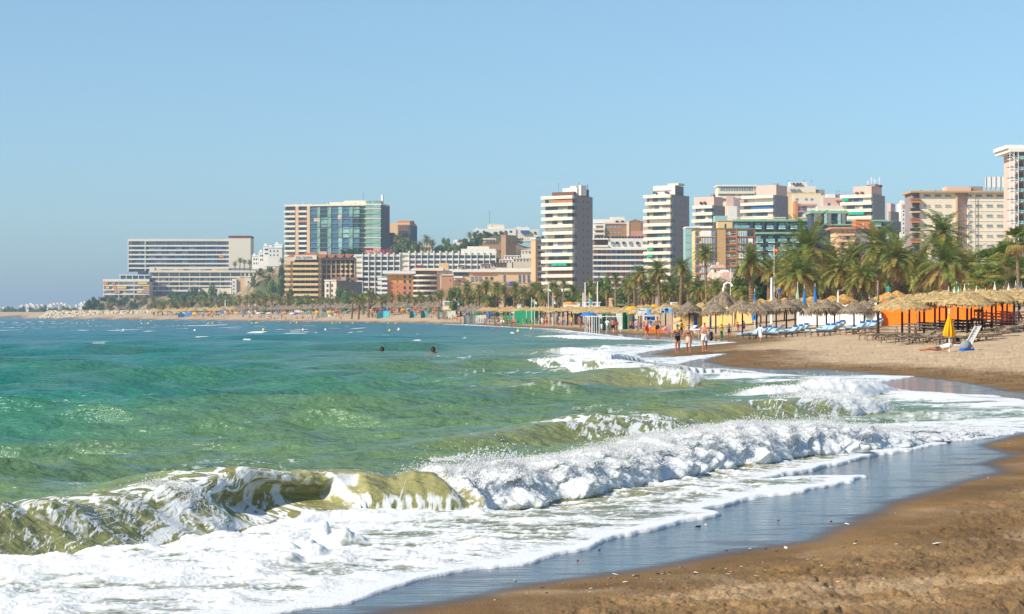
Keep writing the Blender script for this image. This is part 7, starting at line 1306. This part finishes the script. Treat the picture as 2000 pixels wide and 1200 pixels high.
def parts(pose, fat, belly, woman, top, bottom, hair, small):
    key = (pose, fat, belly, woman, top, bottom, hair, small)
    if key in _PC: return _PC[key]
    V, E, Rd, L, tor, h = skeleton(pose, fat, belly, woman); out = {}
    bk = ("body", pose, fat, belly, woman, small)
    if bk not in _PC:
        hd = (0, tor(.69)[1], tor(.69)[2])
        if small: _PC[bk] = skin_eval("body", V, E, Rd, skin_m[0], 1)
        else:
            n = len(V); V2 = V + [(0, hd[1] - .095, hd[2] - .005), (0, hd[1] - .12, hd[2] - .02)]; E2 = E + [(6, n), (n, n + 1)]; _PC[bk] = skin_eval("body", V2, E2, Rd + [.02, .012], skin_m[0], 2)
    out["body"] = _PC[bk]
    def garment(name, m, test, off):
        # cloth: the body's own faces in the covered region, lifted off the skin
        me = out["body"]; nv = len(me.vertices); co = np.zeros(nv * 3); me.vertices.foreach_get("co", co); co = co.reshape(-1, 3); no = np.zeros(nv * 3); me.vertices.foreach_get("normal", no); no = no.reshape(-1, 3)
        bones = [("torso", tor(-.06), tor(.50), .0, .56, .12 * fat), ("neck", tor(.50), tor(.76), 0, 1, .07)]
        for s in (-1, 1):
            W_ = POSES[pose]["lw" if s < 0 else "rw"]; bones += [("thigh", L[s]["hj"], L[s]["k"], 0, 1, .075 * fat), ("calf", L[s]["k"], L[s]["a"], 1, 1, .05), ("arm", L[s]["sh"], L[s]["e"], 0, 1, .045), ("fore", L[s]["e"], W_, 1, 1, .035), ("hand", W_, lerp(L[s]["e"], W_, 1.5), 1, 1, .03)]
        best = np.full(nv, 9e9); cls = np.zeros(nv, int); tt = np.zeros(nv)
        for bi_, (nm_, a, b_, t0, t1, r) in enumerate(bones):
            a = np.array(a); b_ = np.array(b_); dv = b_ - a; t = np.clip(((co - a) @ dv) / (dv @ dv), 0, 1); dd = np.linalg.norm(co - a - t[:, None] * dv, axis=1) - r
            m_ = dd < best; best[m_] = dd[m_]; cls[m_] = bi_; tt[m_] = t[m_] * np.linalg.norm(dv)
        ok = np.array([test(bones[cls[k]][0], tt[k], co[k]) for k in range(nv)])
        used = {}; V_ = []; Fc = []
        for p in me.polygons:
            if sum(ok[v] for v in p.vertices) * 2 > len(p.vertices):
                f = []
                for v in p.vertices:
                    if v not in used: used[v] = len(V_); V_.append(tuple(co[v] + no[v] * off))
                    f.append(used[v])
                Fc.append(f)
        g_ = bpy.data.meshes.new(name); g_.from_pydata(V_, [], Fc); g_.materials.append(m)
        if Fc: g_.polygons.foreach_set("use_smooth", [True] * len(g_.polygons))
        return g_
    if bottom:
        kind, col = bottom; f = {"brief": .07, "short": .24, "long": .36, "trouser": .95}[kind]
        out["trunks" if not woman else "bikini_bottom"] = garment("shorts", CL[col], lambda c, t, q: (c == "torso" and t < (.17 if kind != "brief" else .13)) or (c == "thigh" and t < f) or (kind == "trouser" and c == "calf"), .014 if kind == "brief" else .024)
    if top:
        kind, col = top
        if kind == "shirt": out["shirt"] = garment("shirt", CL[col], lambda c, t, q: (c == "torso" and t > .03) or (c == "arm" and t < .20), .026)
        elif kind == "swimsuit": out["swimsuit"] = garment("swimsuit", CL[col], lambda c, t, q: (c == "torso" and t < .45) or (c == "thigh" and t < .06), .012)
        else: out["bikini_top"] = garment("band", CL[col], lambda c, t, q: c == "torso" and .33 < t < .44, .014)
    if hair:
        kind, hm_ = hair; mb = MB(); n = 12; cx, cy, cz = tor(.70)[0], tor(.70)[1], tor(.70)[2]
        if kind != "bald":
            prof = [(0, .13), (.06, .118), (.088, .07), (.094, .02), (.088, -.03 if kind == "short" else -.10)]
            V_ = []; Fc = []
            for r, z in prof:
                for k in range(n): a = 2 * math.pi * k / n; fr = max(0, -math.sin(a)); V_.append((cx + r * math.cos(a), cy + .015 + r * 1.12 * math.sin(a) * (1 - .35 * fr * (z < .05)), cz + z + (.055 * fr if z < .03 else 0)))
            for i in range(len(prof) - 1):
                for k in range(n): Fc.append((i * n + k, (i + 1) * n + k, (i + 1) * n + (k + 1) % n, i * n + (k + 1) % n))
            me = bpy.data.meshes.new("hair"); me.from_pydata(V_, [], Fc); me.materials.append(hm_); out["hair"] = me
    _PC[key] = out; return out
def person(px, py, label, pose="stand", rz=0.0, skin=0, fat=1.0, belly=0.0, woman=False, top=None, bottom=("short", "navy"), hair=("short", hair_d), hpx=None, small=True, Y=None, group=None, look=None, word="near"):
    if Y is None: x, Y, z = on_ground(px, py)
    else: x = px2x(px, Y); z = max(gz(x, Y), 0.0)
    root = empty("person", (x, Y, z - .01), rz); root["category"] = "person"
    if hpx: k = hpx * Y / F / 1.72; root.scale = (k, k, k)
    if group: root["group"] = group
    P = parts(pose, fat, belly, woman, top, bottom, hair, small)
    for nm, me in P.items():
        o = bpy.data.objects.new(nm, me); C.objects.link(o); o.parent = root
        if nm == "body" and skin:
            o.material_slots[0].link = 'OBJECT'; o.material_slots[0].material = skin_m[skin]
    if label: root["label"] = label
    else: register(root, look, px, word)
    return root
# the three walkers in front
YW = 98.0
w1 = person(1352 - 1, 686, "woman in black bandeau swimsuit and turquoise sun visor walking at the waterline", "walk", .05, 0, 1.32, .8, True, ("swimsuit", "black"), ("brief", "black"), ("short", hair_d), hpx=57, small=False, Y=108)
w1.location.x = px2x(1323, 108); w1["label"] = "woman in black striped swimsuit and turquoise visor walking at the waterline"
w2 = person(1345, 684, "woman in dark bikini top and floral sarong walking between the other two", "walk2", -.05, 0, 1.15, .3, True, ("band", "black"), ("brief", "floral"), ("short", hair_d), hpx=53, small=False, Y=110)
w3 = person(1376, 682, "heavy bald man in white swim trunks carrying a dark shirt", "walk", .0, 3, 1.38, 1.3, False, None, ("short", "white"), ("bald", hair_g), hpx=60, small=False, Y=111)
for w_, zfix in ((w1, .02), (w2, .03), (w3, .04)): w_.location.z = max(w_.location.z, zfix)
# visor, cap, sarong, carried shirt, stripes
for f_, (lo, hi) in enumerate(((1.20, 1.235), (1.08, 1.12))):           # grey bands across the suit, lifted from the suit itself
    src = [c for c in w1.children if c.name.startswith("swimsuit")][0].data; V = [tuple(v.co + v.normal * .006) for v in src.vertices]; Fc = [tuple(p.vertices) for p in src.polygons if lo < p.center.z - .25 * p.center.x < hi]
    if Fc: mesh_obj("stripe", V, Fc, CL["grey"], w1, True)
V = []; Fc = []; n = 12
for r, z in ((.085, .0), (.098, .05), (.15, .045)):
    for k in range(n + 1): a = math.pi + math.pi * k / n; V.append((r * math.cos(a) * (1.0 if r < .12 else .85), -.0 + r * 1.15 * math.sin(a), z + 1.60))
for j in range(2):
    for k in range(n): Fc.append((j * (n + 1) + k, (j + 1) * (n + 1) + k, (j + 1) * (n + 1) + k + 1, j * (n + 1) + k + 1))
vz = mesh_obj("visor", V, Fc, CL["teal"], w1); MB().lathe([(.092, .0), (.100, .05), (.085, .11), (.04, .15), (0, .16)], 16, (0, .01, 1.60)).build("visor_cap", CL["teal"], w1, True)
MB().lathe([(.098, .0), (.104, .035), (.098, .06)], 16, (0, .01, 1.60)).build("cap_band", CL["white"], w2, True); MB().lathe([(.095, .055), (.09, .11), (.05, .15), (0, .155)], 16, (0, .01, 1.60)).build("cap", CL["black"], w2, True)
MB().lathe([(.158, 1.02), (.185, .90), (.20, .78), (.215, .62), (.19, .60)], 18, (0, -.02, 0), .06).build("sarong", CL["floral"], w2, True); MB().add([(-.03, -.22, .98), (.07, -.22, .98), (.10, -.24, .40), (.0, -.24, .42), (-.03, -.2, .98), (.07, -.2, .98), (.10, -.22, .40), (.0, -.22, .42)], BF).build("sarong_tail", CL["floral"], w2)

MB().lathe([(.05, .30), (.10, .22), (.09, .05), (.12, -.12), (.06, -.2), (0, -.2)], 12, (.36, -.10, .86), .14).build("carried_shirt", CL["navy"], w3, True)
MB().box(-.065, .065, -.112, -.085, 1.60, 1.635).build("sunglasses", CL["black"], w3); MB().box(-.06, .06, -.108, -.085, 1.60, 1.63).build("sunglasses", CL["black"], w2)
# other people close enough to tell apart
person(1263, 655, "man in red swim trunks walking toward camera", "walk", 0, 1, 1.0, .2, bottom=("long", "red"), hpx=38, Y=196); person(1284, 651, "man in navy trunks walking right of the red trunks man", "walk2", .1, 0, bottom=("short", "navy"), hpx=37, Y=200); person(1270, 641, "person in bright blue shirt behind the red trunks man", "stand", 0, 1, top=("shirt", "blue"), bottom=("short", "white"), hpx=27, Y=222)
person(1243, 639, "first pale blue shirted person left of the picture board", "stand", .3, 1, top=("shirt", "lilac"), bottom=("short", "grey"), hpx=26, Y=228); person(1232, 638, "bare chested person in navy shorts near the green panel", "stand", -.3, 0, bottom=("short", "navy"), hpx=25, Y=230); person(1331, 640, "dark haired person in yellow shirt running behind the walkers", "walk", 1.1, 2, top=("shirt", "yellow"), bottom=("short", "black"), hpx=34, Y=190)
person(1197, 645, "tanned man in dark striped shorts seen from behind", "walk2", 3.1, 3, 1.1, bottom=("short", "black"), hpx=30, Y=228); person(1186, 637, "person in white shirt beside the tanned man", "stand", 2.8, 1, top=("shirt", "white"), bottom=("short", "teal"), hpx=26, Y=244); person(1204, 639, "person in red shirt right of the tanned man", "walk", 3.0, 0, top=("shirt", "red"), bottom=("short", "grey"), hpx=24, Y=240); person(1175, 638, "person in loose white shirt and shorts near the grey windbreak", "stand", .1, 0, top=("shirt", "white"), bottom=("short", "white"), hpx=18, Y=246); person(1134, 641, "lone tanned man standing at the far waterline", "stand", .2, 0, bottom=("brief", "grey"), hpx=22, Y=300)
person(1485, 657, "person in white shirt and shorts walking alone on dry sand", "walk2", 2.5, 0, top=("shirt", "white"), bottom=("long", "white"), hair=("long", hair_b), hpx=36, Y=142, small=False)
person(1409, 637, "person in yellow and green leaning at the straw fence", "stand", .5, 0, top=("shirt", "yellow"), bottom=("trouser", "green"), hpx=28, Y=178); person(1424, 637, "person in dark swimsuit facing the straw fence", "stand", 2.6, 2, woman=True, top=("swimsuit", "navy"), hpx=28, Y=180); person(1441, 630, "person in red top among playground adults", "stand", 1.2, 0, top=("shirt", "red"), bottom=("short", "grey"), hpx=26, Y=186); person(1453, 630, "person in purple top right of the red top adult", "stand", 2.2, 1, top=("shirt", "purple"), bottom=("short", "black"), hpx=24, Y=190)
person(1523, 585, "person in blue shirt standing between palm trunks", "stand", .4, 1, top=("shirt", "blue"), bottom=("short", "grey"), hpx=26, Y=230).location.z = py2z(587, 230)
person(1735, 580, "person in turquoise shirt behind the orange straw canopies", "stand", -.4, 0, top=("shirt", "teal"), bottom=("short", "blue"), hpx=26, Y=215).location.z = py2z(583, 215)
person(1983, 622, "worker in white shirt bending over the red sunbeds", "bend", 1.2, 2, top=("shirt", "white"), bottom=("trouser", "white"), hpx=42, Y=132)
# crowd at the far waterline
crowd = random.Random(6); LK = [("navy", "tanned bather in navy trunks"), ("black", "bather in black swimwear"), ("red", "bather in red swimwear"), ("blue", "bather in blue trunks"), ("teal", "bather in teal swimwear"), ("white", "bather in white shorts"), ("pink", "bather in pink swimwear"), ("green", "bather in green trunks")]
def bather(px, Y, hp, pose=None, shirt=False):
    c, nm = crowd.choice(LK); wm = crowd.random() < .45; ps = pose or crowd.choice(["stand", "walk", "walk2", "stand"])
    top = ("shirt", crowd.choice(["white", "lilac", "yellow"])) if shirt else (("swimsuit", c) if wm and crowd.random() < .5 else (("band", c) if wm else None)); nm2 = nm.replace("bather", "shirted beachgoer") if shirt else nm
    person(px, 0, None, ps, crowd.uniform(-1, 1), crowd.choice([0, 0, 1, 2, 3]), 1.0, 0, wm, top, ("short" if not wm else "brief", c), ("short" if not wm else "long", crowd.choice([hair_d, hair_b])), hpx=hp, Y=Y, group="bathers at the far waterline", look=nm2 + (" sitting" if ps == "sit" else ""), word="below")
for px, Y, hp in [(920, 440, 11), (946, 425, 13), (932, 455, 11), (936, 458, 12), (941, 455, 11), (948, 452, 12), (951, 450, 11), (957, 452, 10), (967, 372, 16), (970, 374, 15), (976, 372, 16), (979, 370, 15), (984, 368, 17), (988, 368, 17), (991, 366, 16), (995, 366, 16), (1000, 364, 17), (1003, 362, 17), (1006, 372, 15), (982, 388, 14), (992, 390, 15), (1012, 386, 13), (1022, 385, 13), (1028, 376, 13), (1036, 372, 15), (1041, 362, 17), (1050, 378, 13), (1059, 352, 17), (1068, 350, 19), (1063, 356, 15), (1073, 358, 12), (1066, 370, 18), (1052, 388, 12), (893, 520, 11), (874, 545, 11), (900, 470, 11), (1071, 366, 15), (1089, 360, 9)]:
    bather(px, Y, hp, "sit" if px in (1073, 1089, 1020) else None, crowd.random() < .2)
for i in range(96):
    px = crowd.uniform(345, 930); Y = np.interp(px, [345, 560, 700, 800, 900, 930], [930, 712, 660, 618, 540, 500]) - crowd.uniform(2, 26); bather(px, Y, 1.68 * F / Y, crowd.choice(["stand", "stand", "walk", "sit"]), crowd.random() < .3)
for i in range(18):
    px = crowd.uniform(1085, 1250); Y = np.interp(px, [1085, 1250], [345, 240]) + crowd.uniform(0, 14); bather(px, Y, 1.65 * F / Y, crowd.choice(["stand", "sit", "walk2"]), crowd.random() < .4)
# two swimmers
for px, lab in ((746, "left swimmer with only the dark head above water"), (846, "right swimmer with only the dark head above water")):
    Y = F * (H - .05) / (691 - HOR); o = empty("person", (px2x(px, Y), Y, .16), 0, lab, "person"); MB().lathe([(0, -.2), (.05, -.18), (.06, -.06), (.085, .0), (.10, .08), (.085, .16), (.04, .21), (0, .22)], 14).build("body", hair_b, o, True)
    MB().lathe([(.104, .05), (.108, .1), (.095, .17), (.05, .225), (0, .235)], 14, (0, .015, 0)).build("hair", hair_d, o, True)
    MB().lathe([(.0, -.06), (.16, -.05), (.22, -.03), (.16, .0), (0, .02)], 14, (0, .05, -.02)).build("shoulders", skin_m[2], o, True); o.scale = (1.15, 1.15, 1.15)
# lying man under the tilted white lounger, sunbathing woman
def lying(px0, px1, Y, label, skin, dress, shirt, flip=1, name="person", up=.0):
    x0, x1 = px2x(px0, Y), px2x(px1, Y); L_ = x1 - x0; xm = x0; z = gz((x0 + x1) / 2, Y); k = L_ / 1.72; root = empty(name, (x0, Y, z), 0, label, "person"); root.scale = (k, k, k)
    V = [(.80, 0, .13), (.98, 0, .14 + up * .3), (1.17, 0, .18 + up), (1.30, 0, .22 + up * 1.5), (1.38, 0, .27 + up * 2), (1.46, 0, .30 + up * 2.3), (1.56, 0, .33 + up * 2.5)]; Rd = [(.12, .13), (.11, .115), (.12, .13), (.085, .09), (.05, .05), (.08, .08), (.07, .07)]; E = [(i, i + 1) for i in range(6)]
    def add(pt, r, par): V.append(pt); Rd.append(r); E.append((par, len(V) - 1)); return len(V) - 1
    for s in (-1, 1):
        a = add((.74, s * .09, .11), .085, 0); b_ = add((.55, s * .10, .12), .072, a); c = add((.40, s * .11, .15 if s < 0 else .12), .052, b_); d = add((.26, s * .11, .10), .052, c); e = add((.06, s * .11, .06), .035, d); add((.02, s * .12, .12), .03, e)
        sh = add((1.27, s * .18, .20 + up * 1.4), .05, 3); el = add((1.12, s * .27, .10 + up), .04, sh); wr = add((.95, s * .24, .12 + up * .5), .028, el); add((.86, s * .22, .13), .026, wr)
    o = bpy.data.objects.new("body", skin_eval("body", V, E, Rd, skin_m[skin], 2)); C.objects.link(o); o.parent = root
    if dress:
        pts = [(.86, 0, .135), (.78, 0, .13), (.73, -.09, .115), (.55, -.10, .125), (.73, .09, .115), (.55, .10, .125)]; o = bpy.data.objects.new("shorts", skin_eval("shorts", pts, [(0, 1), (1, 2), (2, 3), (1, 4), (4, 5)], [(.13, .14), (.135, .145), .10, .095, .10, .095], CL[dress], 2)); C.objects.link(o); o.parent = root
    if shirt:
        pts = [(.84, 0, .14), (1.0, 0, .15 + up * .3), (1.17, 0, .19 + up), (1.29, 0, .22 + up * 1.5), (1.27, -.18, .2 + up * 1.4), (1.19, -.23, .15 + up * 1.2), (1.27, .18, .2 + up * 1.4), (1.19, .23, .15 + up * 1.2)]; o = bpy.data.objects.new("shirt", skin_eval("shirt", pts, [(0, 1), (1, 2), (2, 3), (3, 4), (4, 5), (3, 6), (6, 7)], [(.135, .145), (.13, .135), (.14, .15), (.1, .1), .07, .06, .07, .06], CL[shirt], 2)); C.objects.link(o); o.parent = root
    MB().lathe([(0, -.06), (.085, -.04), (.092, .02), (.07, .08), (0, .10)], 12, (1.56, .0, .35 + up * 2.5)).build("hair", hair_d, root, True); return root
lying(1795, 1878, UY + .3, "man in white shirt and navy shorts lying on sand by the yellow umbrella", 0, "purple", "white", up=.05)
lying(1648, 1694, 158, "sunbather in pale swimwear lying face down left of the orange fence", 1, "lilac", None)
x, y, z = at(1878, UY + .9); t = empty("plastic_chair", (x, y, z), 0, "white plastic lounger back tilted up behind the lying man", "chair"); bk = MB(); k = UY / F
for sx in (0, .36): bk.add([(sx + dx + zz_ * .52, dy - zz_ * .05, zz_) for zz_ in (.35, 1.42) for dy in (0, .04) for dx in (0, .05)], [(0, 1, 3, 2), (4, 6, 7, 5), (0, 4, 5, 1), (2, 3, 7, 6), (0, 2, 6, 4), (1, 5, 7, 3)])
for i in range(10): zz_ = .40 + i * .10; bk.add([(.05 + s_ * .31 + (zz_ + q) * .52, .01 + dy, zz_ + q) for q in (0, .075) for dy in (0, .02) for s_ in (0, 1)], [(0, 1, 3, 2), (4, 6, 7, 5), (0, 4, 5, 1), (2, 3, 7, 6), (0, 2, 6, 4), (1, 5, 7, 3)])
bk.build("backrest", plast, t); MB().tube([(.2, 0, .5), (.1, 0, .0)], .03).tube([(.45, 0, .5), (.75, .1, .02)], .03).build("leg", wood_grey, t); MB().box(-.35, .3, -.05, .4, .28, .34).build("seat", plast, t)
t.scale = (k * 44 * .78,) * 3
x, y, z = at(1886, UY - .1); bgm = MB(); bgm.lathe([(0, 0), (.2, .02), (.26, .18), (.22, .36), (.10, .46), (0, .48)], 12, (0, 0, 0), .1); t = bgm.build("beach_bag", CL["grey"], None, True); t.location = (x, y, z); t["label"] = "dark grey beach bag leaning on the white lounger"; t["category"] = "bag"
x, y, z = at(1888, UY - .3); t = MB().box(-.28, .28, -.2, .2, .0, .09).build("folded_towel", CL["blue"]); t.location = (x, y, z); t.rotation_euler = (0, 0, .4); t["label"] = "blue folded towel beside the grey beach bag"; t["category"] = "towel"

bpy.data.scenes.remove(TMP)

# ------------------------------------------------------------------ sea air
hz = mesh_obj("haze", boxv(-21000, 21000, -40, 14800, -5, 128), BF, [])
hz.data.materials.clear(); hm = bpy.data.materials.new("haze_air"); hm.use_nodes = True; hn = hm.node_tree; hn.nodes.clear()
ho = hn.nodes.new("ShaderNodeOutputMaterial"); hv = hn.nodes.new("ShaderNodeVolumePrincipled"); hv.inputs["Color"].default_value = (.68, .85, 1.0, 1); hv.inputs["Density"].default_value = HAZE; hv.inputs["Anisotropy"].default_value = .2
hn.links.new(hv.outputs[0], ho.inputs["Volume"]); hz.data.materials.append(hm); hz["kind"] = "stuff"; hz["label"] = "thin blue sea haze over the bay"; hz["category"] = "haze"
finish_labels()
